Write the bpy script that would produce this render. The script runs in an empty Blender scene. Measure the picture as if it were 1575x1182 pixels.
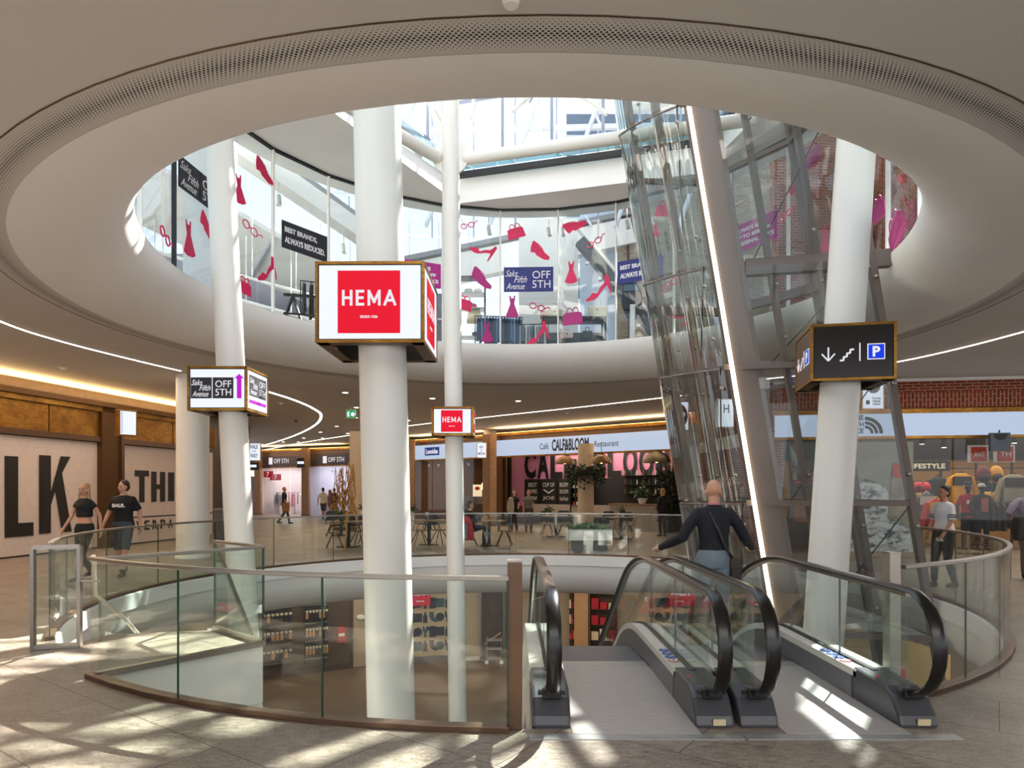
import bpy, bmesh, math, random
from mathutils import Vector, Matrix
PI = math.pi
random.seed(7)
SC = bpy.context.scene
COL = SC.collection
# ---------------------------------------------------------------- camera, world, sun, exposure
cam_d = bpy.data.cameras.new('camera'); cam = bpy.data.objects.new('camera', cam_d); COL.objects.link(cam)
cam.location = (0, 0, 1.72); cam.rotation_euler = (PI/2, 0, 0)
cam_d.sensor_width = 36; cam_d.lens = 24; cam_d.shift_y = 0.1029; cam_d.clip_end = 400
SC.camera = cam
F, HY, EYE = 1050.0, 753.0, 1.72
w = bpy.data.worlds.new('sky'); SC.world = w; w.use_nodes = True
wt = w.node_tree; bg = wt.nodes['Background']
wtc = wt.nodes.new('ShaderNodeTexCoord'); wsp = wt.nodes.new('ShaderNodeSeparateXYZ'); wr = wt.nodes.new('ShaderNodeValToRGB')
wt.links.new(wtc.outputs['Generated'], wsp.inputs[0]); wt.links.new(wsp.outputs['Z'], wr.inputs[0]); wt.links.new(wr.outputs[0], bg.inputs[0])
wr.color_ramp.elements[0].color = (.93, .95, 1, 1); wr.color_ramp.elements[1].color = (.62, .78, 1, 1); wr.color_ramp.elements[1].position = .9
bg.inputs[1].default_value = .95
sun_d = bpy.data.lights.new('sun', 'SUN'); sun = bpy.data.objects.new('sun', sun_d); COL.objects.link(sun)
sun_d.energy = 18.0; sun_d.angle = 0.012; sun_d.color = (1, .96, .88)
SUN_DIR = Vector((-3.0, -4.4, -6.2))
sun.rotation_euler = SUN_DIR.to_track_quat('-Z', 'Y').to_euler()
def area(name, loc, sx, sy, energy, color=(1, .85, .65), rot=(0, 0, 0)):
    l = bpy.data.lights.new(name, 'AREA'); l.shape = 'RECTANGLE'; l.size = sx; l.size_y = sy; l.energy = energy; l.color = color
    o = bpy.data.objects.new(name, l); o.location = loc; o.rotation_euler = rot; COL.objects.link(o); return o
vs = SC.view_settings
vs.view_transform = 'Standard'; vs.look = 'None'; vs.gamma = 1; vs.use_curve_mapping = False; vs.exposure = 0.8
SC.cycles.transparent_max_bounces = 32
SC.cycles.max_bounces = 8
SC.cycles.use_denoising = True
# rear, west, east, back: fill areas added to brighten the hall, no such fittings
area('fill_rear', (0, -3, 4.5), 16, 5, 430, (1, .97, .95))
area('fill_west', (-10, 14, 4.52), 3, 14, 150, (1, .84, .66))
area('fill_east', (10.5, 12.5, 4.52), 3, 5, 120, (1, .88, .74))
area('fill_back', (-4, 30, 4.52), 14, 10, 270, (1, .8, .56))
area('cove_west', (-12.55, 15, 4.275), 18, .25, 300, (1, .62, .26), (PI, 0, math.atan2(6.7, 1.1)))
area('cove_outlet', (-14.2, 44.2, 4.37), 8, .2, 150, (1, .66, .3), (PI, 0, -.45))
area('cove_brown', (-3.4, 34.9, 4.37), 5, .2, 90, (1, .66, .3), (PI, 0, -.7))
area('cove_cafe', (2.9, 28.8, 4.37), 9.5, .2, 170, (1, .66, .3), (PI, 0, -.71))
# ---------------------------------------------------------------- helpers
def lin(c):
    c = c.lstrip('#'); r = [int(c[i:i+2], 16)/255 for i in (0, 2, 4)]
    return tuple(x/12.92 if x <= .04045 else ((x+.055)/1.055)**2.4 for x in r) + (1,)
class NT:
    """tiny node-tree helper"""
    def __init__(s, name):
        s.m = bpy.data.materials.new(name); s.m.use_nodes = True; s.t = s.m.node_tree
        s.b = s.t.nodes['Principled BSDF']; s.out = s.t.nodes['Material Output']
    def n(s, typ, **kw):
        x = s.t.nodes.new(typ)
        for k, v in kw.items(): setattr(x, k, v)
        return x
    def l(s, a, b): s.t.links.new(a, b)
    def math(s, op, a, b=None, c=None):
        x = s.n('ShaderNodeMath', operation=op)
        for i, v in enumerate((a, b, c)):
            if v is None: continue
            if isinstance(v, (int, float)): x.inputs[i].default_value = v
            else: s.l(v, x.inputs[i])
        return x.outputs[0]
    def mix(s, fac, a, b, blend='MIX'):
        x = s.n('ShaderNodeMix', data_type='RGBA', blend_type=blend)
        for i, v in ((0, fac), (6, a), (7, b)):
            if isinstance(v, (int, float)): x.inputs[i].default_value = v
            elif isinstance(v, (tuple, list)): x.inputs[i].default_value = v
            else: s.l(v, x.inputs[i])
        return x.outputs[2]
    def obj(s, rot=0, scale=1):
        c = s.n('ShaderNodeTexCoord'); mp = s.n('ShaderNodeMapping'); s.l(c.outputs['Object'], mp.inputs[0])
        mp.inputs['Rotation'].default_value = rot if isinstance(rot, tuple) else (0, 0, rot)
        mp.inputs['Scale'].default_value = (scale, scale, scale) if not isinstance(scale, tuple) else scale
        return mp.outputs[0]
    def noise(s, vec, scale, detail=4, rough=.6):
        x = s.n('ShaderNodeTexNoise'); s.l(vec, x.inputs['Vector']); x.inputs['Scale'].default_value = scale
        x.inputs['Detail'].default_value = detail; x.inputs['Roughness'].default_value = rough; return x.outputs[0]
    def ramp(s, fac, stops):
        x = s.n('ShaderNodeValToRGB'); s.l(fac, x.inputs[0]); e = x.color_ramp.elements
        while len(e) < len(stops): e.new(.5)
        for i, (p, c) in enumerate(stops): e[i].position = p; e[i].color = lin(c) if isinstance(c, str) else c
        return x.outputs[0]
MATS = {}
def mat(key, col='#808080', rough=.5, metal=0, var=.06, vscale=3.0, bump=0, bscale=60, spec=.5, coat=0):
    """plain procedural surface: base colour varied by a soft noise, optional bump"""
    if key in MATS: return MATS[key]
    t = NT(key); v = t.obj(); c = lin(col)
    nz = t.noise(v, vscale)
    lo = tuple(x*(1-var) for x in c[:3])+(1,); hi = tuple(min(1, x*(1+var)) for x in c[:3])+(1,)
    t.l(t.ramp(nz, [(.3, lo), (.7, hi)]), t.b.inputs['Base Color'])
    t.b.inputs['Roughness'].default_value = rough; t.b.inputs['Metallic'].default_value = metal
    t.b.inputs['Specular IOR Level'].default_value = spec; t.b.inputs['Coat Weight'].default_value = coat
    if bump:
        b = t.n('ShaderNodeBump'); b.inputs['Strength'].default_value = bump; t.l(t.noise(v, bscale), b.inputs['Height']); t.l(b.outputs[0], t.b.inputs['Normal'])
    MATS[key] = t.m; return t.m
def glow(key, col='#ffffff', strength=1):
    if key in MATS: return MATS[key]
    t = NT(key); t.b.inputs['Base Color'].default_value = tuple(q*.1 for q in lin(col)[:3])+(1,); t.b.inputs['Emission Color'].default_value = lin(col)
    t.b.inputs['Emission Strength'].default_value = strength*.70; t.b.inputs['Roughness'].default_value = .6
    t.b.inputs['Specular IOR Level'].default_value = .12
    MATS[key] = t.m; return t.m
def glass(key, tint='#f2fbf6', refl=1.0, rough=0.0):
    if key in MATS: return MATS[key]
    t = NT(key); t.t.nodes.remove(t.b)
    tr = t.n('ShaderNodeBsdfTransparent'); tr.inputs[0].default_value = lin(tint)
    gl = t.n('ShaderNodeBsdfGlossy'); gl.inputs['Roughness'].default_value = rough; gl.inputs[0].default_value = (1, 1, 1, 1)
    ge = t.n('ShaderNodeNewGeometry'); vd = t.n('ShaderNodeVectorMath', operation='DOT_PRODUCT'); t.l(ge.outputs['Incoming'], vd.inputs[0]); t.l(ge.outputs['Normal'], vd.inputs[1])
    fr = t.math('ADD', .035, t.math('MULTIPLY', .9, t.math('POWER', t.math('SUBTRACT', 1.0, t.math('ABSOLUTE', vd.outputs['Value'])), 5)))
    f = t.math('MULTIPLY', fr, refl); mx = t.n('ShaderNodeMixShader')
    t.l(f, mx.inputs[0]); t.l(tr.outputs[0], mx.inputs[1]); t.l(gl.outputs[0], mx.inputs[2]); t.l(mx.outputs[0], t.out.inputs[0])
    MATS[key] = t.m; return t.m
class MB:
    """collects faces and links them as one mesh object"""
    def __init__(s): s.v = []; s.f = []
    def add(s, vs, fs):
        n = len(s.v); s.v += [tuple(p) for p in vs]; s.f += [tuple(i+n for i in f) for f in fs]; return s
    def box(s, c, d, rz=0, top=1.0):
        x, y, z = d[0]/2, d[1]/2, d[2]/2; ca, sa = math.cos(rz), math.sin(rz); vs = []
        for k in (-1, 1):
            q = 1 if k < 0 else top
            for a, b in ((-1, -1), (1, -1), (1, 1), (-1, 1)):
                px, py = a*x*q, b*y*q; vs.append((c[0]+px*ca-py*sa, c[1]+px*sa+py*ca, c[2]+k*z))
        return s.add(vs, [(0, 3, 2, 1), (4, 5, 6, 7), (0, 1, 5, 4), (1, 2, 6, 5), (2, 3, 7, 6), (3, 0, 4, 7)])
    def bb(s, x0, x1, y0, y1, z0, z1): return s.box(((x0+x1)/2, (y0+y1)/2, (z0+z1)/2), (x1-x0, y1-y0, z1-z0))
    def bar(s, p, q, w=.05, h=.05, up=(0, 0, 1)):
        p, q = Vector(p), Vector(q); d = (q-p).normalized(); u = Vector(up)
        if abs(d.dot(u)) > .98: u = Vector((0, 1, 0))
        r = d.cross(u).normalized(); u = r.cross(d); vs = []
        for o in (p, q):
            for a, b in ((-1, -1), (1, -1), (1, 1), (-1, 1)): vs.append(o+r*a*w/2+u*b*h/2)
        return s.add(vs, [(0, 3, 2, 1), (4, 5, 6, 7), (0, 1, 5, 4), (1, 2, 6, 5), (2, 3, 7, 6), (3, 0, 4, 7)])
    def tube(s, pts, r, n=10, cap=True, flat=None):
        pts = [Vector(p) for p in pts]; m = len(pts); rs = r if isinstance(r, (list, tuple)) else [r]*m
        t0 = (pts[1]-pts[0]).normalized(); u = t0.orthogonal().normalized()
        if flat: u = Vector(flat); u = (u-t0*u.dot(t0)).normalized()
        vs = []
        for i, p in enumerate(pts):
            t = (pts[min(i+1, m-1)]-pts[max(i-1, 0)]).normalized(); u = (u-t*u.dot(t)).normalized(); b = t.cross(u)
            for k in range(n):
                a = 2*PI*k/n; vs.append(p+(u*math.cos(a)+b*math.sin(a))*rs[i])
        fs = [(i*n+k, i*n+(k+1) % n, (i+1)*n+(k+1) % n, (i+1)*n+k) for i in range(m-1) for k in range(n)]
        if cap: fs += [tuple(range(n))[::-1], tuple((m-1)*n+k for k in range(n))]
        return s.add(vs, fs)
    def lathe(s, prof, c=(0, 0, 0), n=24, a0=0, a1=2*PI, sx=1, sy=1):
        full = abs(a1-a0-2*PI) < 1e-6; m = n if full else n+1; vs = []
        for r, z in prof:
            for k in range(m):
                a = a0+(a1-a0)*k/n; vs.append((c[0]+r*sx*math.cos(a), c[1]+r*sy*math.sin(a), c[2]+z))
        fs = []
        for i in range(len(prof)-1):
            for k in range(n):
                k2 = (k+1) % m; fs.append((i*m+k, i*m+k2, (i+1)*m+k2, (i+1)*m+k))
        return s.add(vs, fs)
    def prism(s, pts, z0, z1):
        n = len(pts); vs = [(x, y, z0) for x, y in pts]+[(x, y, z1) for x, y in pts]
        return s.add(vs, [tuple(range(n))[::-1], tuple(range(n, 2*n))]+[(i, (i+1) % n, n+(i+1) % n, n+i) for i in range(n)])
    def plate(s, outline, o, ux, uz, th=.004):
        """flat polygon outline (u,v) in the plane o+u*ux+v*uz given thickness th"""
        o, ux, uz = Vector(o), Vector(ux), Vector(uz); nn = ux.cross(uz).normalized()*th; n = len(outline)
        vs = [o+ux*u+uz*v for u, v in outline]+[o+ux*u+uz*v+nn for u, v in outline]
        return s.add(vs, [tuple(range(n))[::-1], tuple(range(n, 2*n))]+[(i, (i+1) % n, n+(i+1) % n, n+i) for i in range(n)])
    def loft(s, rings, cap=True):
        n = len(rings[0]); vs = [p for r in rings for p in r]
        fs = [(i*n+k, i*n+(k+1) % n, (i+1)*n+(k+1) % n, (i+1)*n+k) for i in range(len(rings)-1) for k in range(n)]
        if cap: fs += [tuple(range(n))[::-1], tuple((len(rings)-1)*n+k for k in range(n))]
        return s.add(vs, fs)
    def ball(s, c, r, n=10):
        r = r if isinstance(r, (list, tuple)) else (r, r, r); prof = [(max(math.sin(PI*i/n), .001), -math.cos(PI*i/n)) for i in range(n+1)]
        vs = []; m = n+4
        for q, z in prof:
            for k in range(m): a = 2*PI*k/m; vs.append((c[0]+r[0]*q*math.cos(a), c[1]+r[1]*q*math.sin(a), c[2]+r[2]*z))
        return s.add(vs, [(i*m+k, i*m+(k+1) % m, (i+1)*m+(k+1) % m, (i+1)*m+k) for i in range(n) for k in range(m)])
    def build(s, name, material, parent=None, smooth=False, bevel=0, loc=None, recalc=True):
        me = bpy.data.meshes.new(name); me.from_pydata(s.v, [], s.f); me.validate()
        if recalc:
            b = bmesh.new(); b.from_mesh(me); bmesh.ops.recalc_face_normals(b, faces=b.faces); b.to_mesh(me); b.free()
        me.materials.append(material if not isinstance(material, str) else MATS[material])
        if smooth:
            for p in me.polygons: p.use_smooth = True
            try: me.set_sharp_from_angle(angle=math.radians(38))
            except Exception: pass
        o = bpy.data.objects.new(name, me); COL.objects.link(o)
        if parent is not None: o.parent = parent
        if loc is not None: o.location = loc
        if bevel:
            md = o.modifiers.new('bevel', 'BEVEL'); md.width = bevel; md.segments = 2; md.limit_method = 'ANGLE'
        return o
def tag(o, label=None, cat=None, group=None, kind=None):
    if label: o['label'] = label
    if cat: o['category'] = cat
    if group: o['group'] = group
    if kind: o['kind'] = kind
    return o
def thing(name, loc=(0, 0, 0), rz=0, label=None, cat=None, group=None):
    o = bpy.data.objects.new(name, None); COL.objects.link(o); o.location = loc; o.rotation_euler = (0, 0, rz); o.empty_display_size = .1
    return tag(o, label, cat, group)
def struct(o): o['kind'] = 'structure'; return o
def kids(o): return [c for c in bpy.data.objects if c.parent == o]
def copy_tree(o, parent=None):
    c = o.copy(); COL.objects.link(c); c.parent = parent
    for ch in kids(o): copy_tree(ch, c)
    return c
def dup(o, loc, rz, label, scale=None):
    c = copy_tree(o); c.location = loc; c.rotation_euler = (0, 0, rz); c['label'] = label
    if scale: c.scale = (scale,)*3
    return c
CX, CY = 0.2, 11.4
def P(px, py, d): return Vector(((px-787.5)*d/F, d, EYE+(HY-py)*d/F))
def X(px, d): return (px-787.5)*d/F
def ringpt(px, R, far=True):
    k = (px-787.5)/F; a = k*k+1; b = -2*(k*CX+CY); c = CX*CX+CY*CY-R*R; D = max(b*b-4*a*c, 0)
    d = (-b+(1 if far else -1)*math.sqrt(D))/(2*a); return k*d, d
def ang(px, R, far=True):
    x, y = ringpt(px, R, far); return math.atan2(y-CY, x-CX)
def pol(a, R): return CX+R*math.cos(a), CY+R*math.sin(a)
def text(name, s, o, ux, uz, width, height, material, parent=None, th=.006, bold=0.0, shear=0, spacing=1.0):
    """real lettering: a string fitted into width x height, standing on the plane o (lower left corner), ux, uz"""
    cu = bpy.data.curves.new(name, 'FONT'); cu.body = s; cu.size = 1; cu.offset = bold; cu.shear = shear; cu.space_character = spacing
    cu.resolution_u = 3; cu.extrude = .01
    to = bpy.data.objects.new(name, cu); COL.objects.link(to)
    dg = bpy.context.evaluated_depsgraph_get(); dg.update()
    me = bpy.data.meshes.new_from_object(to.evaluated_get(dg)); bpy.data.objects.remove(to); bpy.data.curves.remove(cu)
    xs = [v.co.x for v in me.vertices]; ys = [v.co.y for v in me.vertices]
    x0, x1, y0, y1 = min(xs), max(xs), min(ys), max(ys); o, ux, uz = Vector(o), Vector(ux).normalized(), Vector(uz).normalized(); nn = ux.cross(uz)
    if height is None: height = width*(y1-y0)/(x1-x0)
    if width is None: width = height*(x1-x0)/(y1-y0)
    for v in me.vertices:
        a, b, c = v.co; v.co = o+ux*((a-x0)/(x1-x0)*width)+uz*((b-y0)/(y1-y0)*height)+nn*(th if c > 0 else 0)
    me.materials.clear(); me.materials.append(material)
    ob = bpy.data.objects.new(name, me); COL.objects.link(ob)
    if parent is not None: ob.parent = parent
    return ob
# ---------------------------------------------------------------- materials
WHITE = mat('white_plaster', '#ebe8e3', .75, var=.02, vscale=.8)
CEIL = mat('ceiling_plaster', '#c8c3bc', .8, var=.02, vscale=.6)
COLW = mat('white_column_paint', '#e4e1da', .35, var=.015, vscale=.7)
STEEL = mat('brushed_steel', '#a39c92', .28, .9, var=.05, vscale=20)
BRONZE = mat('bronze_metal', '#6b5444', .35, .8, var=.06, vscale=6)
BROWN = mat('brown_steel_paint', '#6f625a', .45, .1, var=.03)
BLACK = mat('black_satin', '#141313', .4, var=.1)
RUBBER = mat('handrail_rubber', '#120f0d', .28, var=.1, coat=.1)
DKGREY = mat('dark_grey_panel', '#707073', .4, .2, var=.04)
DECKW = mat('white_deck_metal', '#d3cec6', .4, var=.02)
ALU = mat('aluminium', '#b5b5b4', .35, .6, var=.04)
WOOD = mat('warm_wood', '#8a6848', .5, var=.18, vscale=5)
DWOOD = mat('dark_wood', '#3b2a1c', .5, var=.2, vscale=5)
GLASS = glass('clear_glass', '#f8fcfa', 1.0)
GLASSG = glass('greenish_glass', '#f7fbf9', 1.0)
TGLASS = glass('tower_glass', '#e8ecec', 1.3)
SHOPG = glass('shop_glass', '#f4f4f2', .6)
GEDGE = mat('green_glass_edge', '#1f4034', .15, var=.1)
LED = glow('warm_led', '#fff0dc', 6)
LEDCOVE = glow('cove_led', '#ffc978', 3)
SCRW = glow('lit_white_panel', '#dfe4f4', .95)
SCRB = glow('lit_blue_white_fascia', '#b9c8e0', .78)
RED = glow('lit_red', '#d4142c', .98)
REDP = mat('red_fabric', '#b01624', .6)
def brass_mat():
    t = NT('aged_brass'); v = t.obj(); n1 = t.noise(v, 1.2, 5); n2 = t.noise(t.obj(scale=(1, 1, 4)), 6, 6)
    c = t.ramp(t.math('ADD', t.math('MULTIPLY', n1, .6), t.math('MULTIPLY', n2, .4)), [(.32, '#5f3f1a'), (.5, '#96682a'), (.66, '#c09440')])
    t.l(c, t.b.inputs['Base Color']); t.b.inputs['Metallic'].default_value = .75; t.b.inputs['Roughness'].default_value = .38; return t.m
BRASS = brass_mat()
def floor_mat(name, tones, rot, scale, rough=.42, mortar='#3f3a34', bw=.9, rh=.45):
    t = NT(name); v = t.obj(rot)
    br = t.n('ShaderNodeTexBrick'); t.l(v, br.inputs['Vector']); br.inputs['Scale'].default_value = scale; br.inputs['Mortar Size'].default_value = .0045
    br.inputs['Brick Width'].default_value = bw; br.inputs['Row Height'].default_value = rh
    br.inputs['Color1'].default_value = (.46, .46, .46, 1); br.inputs['Color2'].default_value = (.54, .54, .54, 1); br.inputs['Mortar'].default_value = (0, 0, 0, 1)
    n1 = t.noise(v, 1.3, 3); n2 = t.noise(t.obj(rot, (1, 2.6, 1)), 9, 8, .75); n3 = t.noise(v, 45, 5, .8)
    s = t.math('ADD', t.math('MULTIPLY', n1, .2), t.math('ADD', t.math('MULTIPLY', n2, .45), t.math('MULTIPLY', n3, .35)))
    c = t.ramp(s, [(.38, tones[0]), (.46, tones[1]), (.58, tones[2])])
    c = t.mix(.35, c, br.outputs[0], 'OVERLAY'); c = t.mix(br.outputs[1], c, lin(mortar))
    t.l(c, t.b.inputs['Base Color']); t.b.inputs['Roughness'].default_value = rough
    t.l(t.ramp(n2, [(.3, (rough-.1,)*3+(1,)), (.7, (rough+.12,)*3+(1,))]), t.b.inputs['Roughness'])
    return t.m
FLOOR = floor_mat('stone_floor', ('#382e26', '#75695d', '#9c9185'), .62, 1.0, bw=1.7, rh=.85)
FLOORL = floor_mat('lower_stone_floor', ('#4a3c2f', '#645240', '#76644f'), .4, 1.0)
def brick_mat(name, c1, c2, mortar, scale=1.0, bw=.23, rh=.075, vert=False, ms=.009):
    t = NT(name); c = t.n('ShaderNodeTexCoord'); sp = t.n('ShaderNodeSeparateXYZ'); t.l(c.outputs['Object'], sp.inputs[0])
    h = t.math('ADD', sp.outputs[0], sp.outputs[1]) ; cb = t.n('ShaderNodeCombineXYZ')
    if vert: t.l(sp.outputs[2], cb.inputs[0]); t.l(h, cb.inputs[1])
    else: t.l(h, cb.inputs[0]); t.l(sp.outputs[2], cb.inputs[1])
    br = t.n('ShaderNodeTexBrick'); t.l(cb.outputs[0], br.inputs['Vector']); br.inputs['Scale'].default_value = scale
    br.inputs['Brick Width'].default_value = bw; br.inputs['Row Height'].default_value = rh; br.inputs['Mortar Size'].default_value = ms
    br.inputs['Color1'].default_value = lin(c1); br.inputs['Color2'].default_value = lin(c2); br.inputs['Mortar'].default_value = lin(mortar)
    t.l(br.outputs[0], t.b.inputs['Base Color']); t.b.inputs['Roughness'].default_value = .85
    b = t.n('ShaderNodeBump'); b.inputs['Strength'].default_value = .4; b.invert = True; t.l(br.outputs[1], b.inputs['Height']); t.l(b.outputs[0], t.b.inputs['Normal'])
    return t.m
BRICK = brick_mat('red_brick', '#8d3320', '#6e2516', '#a58f72')
BRICKV = brick_mat('red_brick_soldier', '#8d3320', '#74291a', '#a58f72', vert=True)
BRICKB = brick_mat('beige_brick', '#a8977b', '#8f8068', '#6f6656')
def perforated():
    t = NT('perforated_metal'); c = t.n('ShaderNodeTexCoord'); sp = t.n('ShaderNodeSeparateXYZ'); t.l(c.outputs['Object'], sp.inputs[0])
    x, y = sp.outputs[0], sp.outputs[1]
    r = t.math('SQRT', t.math('ADD', t.math('MULTIPLY', x, x), t.math('MULTIPLY', y, y))); a = t.math('ARCTAN2', y, x)
    v = t.math('DIVIDE', t.math('SUBTRACT', r, 6.95), .0215); u = t.math('MULTIPLY', a, 7.1/.036)
    row = t.math('FLOOR', v); off = t.math('MULTIPLY', t.math('MODULO', row, 2), .5)
    fx = t.math('SUBTRACT', t.math('FRACT', t.math('ADD', u, off)), .5); fy = t.math('MULTIPLY', t.math('SUBTRACT', t.math('FRACT', v), .5), .62)
    d = t.math('SQRT', t.math('ADD', t.math('MULTIPLY', fx, fx), t.math('MULTIPLY', fy, fy)))
    tt = t.math('ABSOLUTE', t.math('SUBTRACT', t.math('DIVIDE', t.math('SUBTRACT', r, 6.95), .175), 1))
    thr = t.math('SUBTRACT', .30, t.math('MULTIPLY', tt, .26)); hole = t.math('LESS_THAN', d, thr)
    t.l(t.mix(hole, lin('#c8c3bc'), lin('#1a1715')), t.b.inputs['Base Color']); t.b.inputs['Roughness'].default_value = .7; return t.m
PERF = perforated()
def stripes(name, c1, c2, pitch, axis=0, duty=.5, rough=.5, metal=0, wob=0):
    t = NT(name); c = t.n('ShaderNodeTexCoord'); sp = t.n('ShaderNodeSeparateXYZ'); t.l(c.outputs['Object'], sp.inputs[0])
    f = t.math('FRACT', t.math('DIVIDE', sp.outputs[axis], pitch)); g = t.math('GREATER_THAN', f, duty)
    col = t.mix(g, lin(c1), lin(c2)); col = t.mix(.25, col, t.ramp(t.noise(t.obj(scale=(1, 6, 1)), 8), [(.3, (.3, .3, .3, 1)), (.7, (.7, .7, .7, 1))]), 'OVERLAY')
    t.l(col, t.b.inputs['Base Color']); t.b.inputs['Roughness'].default_value = rough; t.b.inputs['Metallic'].default_value = metal; return t.m
# ---------------------------------------------------------------- large structure
X0, X1, Y0, Y1 = -26.0, 26.0, -7.0, 52.0
def rectpt(a):
    dx, dy = math.cos(a), math.sin(a); t = 1e9
    if dx > 1e-9: t = min(t, (X1-CX)/dx)
    if dx < -1e-9: t = min(t, (X0-CX)/dx)
    if dy > 1e-9: t = min(t, (Y1-CY)/dy)
    if dy < -1e-9: t = min(t, (Y0-CY)/dy)
    return CX+dx*t, CY+dy*t
def ring_slab(R, z0, z1, n=120, outer=None):
    m = MB(); vs = []
    for k in range(n):
        a = 2*PI*k/n; x, y = pol(a, R); X_, Y_ = rectpt(a) if outer is None else pol(a, outer)
        vs += [(x, y, z1), (X_, Y_, z1), (x, y, z0), (X_, Y_, z0)]
    fs = []
    for k in range(n):
        i, j = 4*k, 4*((k+1) % n); fs += [(i, i+1, j+1, j), (i+2, j+2, j+3, i+3), (i, j, j+2, i+2), (i+1, i+3, j+3, j+1)]
    return m.add(vs, fs)
RV = 6.5
struct(ring_slab(RV, -.12, 0).build('floor', FLOOR))
m = MB().lathe([(RV+.0, -.004), (RV-.03, -.02), (RV-.03, -.26), (RV+.02, -.28), (RV+.05, -.50), (RV+.2, -.78), (RV+.5, -1.0), (RV+1.0, -1.13), (RV+1.8, -1.17)], (CX, CY, 0), 120)
struct(m.build('trim_1', WHITE, smooth=True, recalc=False))
m = MB().lathe([(RV+1.75, -1.17), (20, -1.17), (20, -1.3)], (CX, CY, 0), 96); struct(m.build('ceiling_lower', CEIL, recalc=False))
m = MB().prism([(X0, Y0), (X1, Y0), (X1, Y1), (X0, Y1)], -5.1, -5.0); struct(m.build('floor_lower', FLOORL))
RP = 7.3
struct(ring_slab(RP, 4.57, 4.75).build('ceiling', CEIL))
RO = 5.7
prof = [(6.95-(6.95-RO)*math.sin(t), 4.57+.73*(1-math.cos(t))) for t in [i*PI/2/14 for i in range(15)]]+[(RO, 5.36), (RO+.35, 5.36)]
struct(MB().lathe(prof, (CX, CY, 0), 128).build('ceiling_funnel', WHITE, smooth=True, recalc=False))
m = MB().lathe([(7.3, 0), (6.95, 0)], n=128); o = m.build('trim_2', PERF, loc=(CX, CY, 4.572), recalc=False); struct(o)
m = MB().lathe([(7.312, -.003), (7.300, -.006), (7.298, 0)], n=128); struct(m.build('trim_3', BRONZE, loc=(CX, CY, 4.57), recalc=False))
UPF = mat('upper_shop_floor', '#6c6a68', .5, var=.08)
struct(ring_slab(RO+.3, 5.0, 5.3, outer=19).build('floor_upper', UPF))
# ---- lower and upper railings
def railing(name, a0, a1, n, label, group=None, z=0, gl=GLASS):
    r = thing(name, (*pol(a0, RV+.06), z), 0, label, 'railing', group); o = r.location
    def arc(R, zz, k=1): 
        q = max(4, int(abs(a1-a0)*14)); return [Vector((*pol(a0+(a1-a0)*i/q, R), zz))-o for i in range(q+1)]
    def strip(R, w, z0, z1):
        A, B = arc(R-w/2, z0), arc(R+w/2, z0); q = len(A); rings = []
        for i in range(q): rings.append([A[i], B[i], B[i]+Vector((0, 0, z1-z0)), A[i]+Vector((0, 0, z1-z0))])
        return MB().loft(rings)
    strip(RV+.06, .055, 1.07, 1.105).build('handrail', STEEL, r, bevel=.006)
    strip(RV+.06, .10, .0, .045).build('base_shoe', BRONZE, r, bevel=.004)
    for k in range(n):
        b0 = a0+(a1-a0)*(k+.008)/n; b1 = a0+(a1-a0)*(k+.992)/n; rings = []
        for i in range(5):
            b = b0+(b1-b0)*i/4; p, q = Vector((*pol(b, RV+.052), 0))-o, Vector((*pol(b, RV+.068), 0))-o
            rings.append([p+Vector((0, 0, .04)), q+Vector((0, 0, .04)), q+Vector((0, 0, 1.075)), p+Vector((0, 0, 1.075))])
        g = MB().loft(rings).build('glass_panel', gl, r)
        p = Vector((*pol(b1, RV+.06), 0))-o
        MB().box(p+Vector((0, 0, .56)), (.010, .014, 1.03), b1).build('pane_edge', GEDGE, g)
    return r
aL, aN = ang(84, RV), ang(150, RV, False)+2*PI
if aL < 0: aL += 2*PI
aP = math.atan2(4.87-CY, -.02-CX)+2*PI
railing('glass_railing', ang(1056, RV), aL, 12, 'long curved glass railing round the far side of the void, in front of the café')
railing('glass_railing', aN, aP, 3, 'curved glass railing with steel rail ending at the brown post beside the escalator', gl=GLASSG)
railing('glass_railing', ang(1379, RV, False), ang(1412, RV), 7, 'curved glass railing between the escalator and the outdoor clothes shop')
t = thing('railing_post', (-.0+.02, 4.93, 0), 0, 'square brown metal post ending the front railing beside the escalator', 'post')
MB().box((0, 0, .6), (.105, .12, 1.2)).build('shaft', BRONZE, t, bevel=.004); MB().box((0, 0, 1.204), (.108, .124, .012)).build('cap', STEEL, t)
x, y = ringpt(1375, RV, False)
t = thing('railing_post', (x-.03, y-.02, 0), 0, 'pale metal post ending the railing behind the second escalator', 'post')
MB().box((0, 0, .6), (.09, .11, 1.2)).build('shaft', mat('pale_metal', '#a79e92', .35, .6), t, bevel=.004); MB().box((0, 0, 1.204), (.094, .114, .012)).build('cap', STEEL, t)
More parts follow.
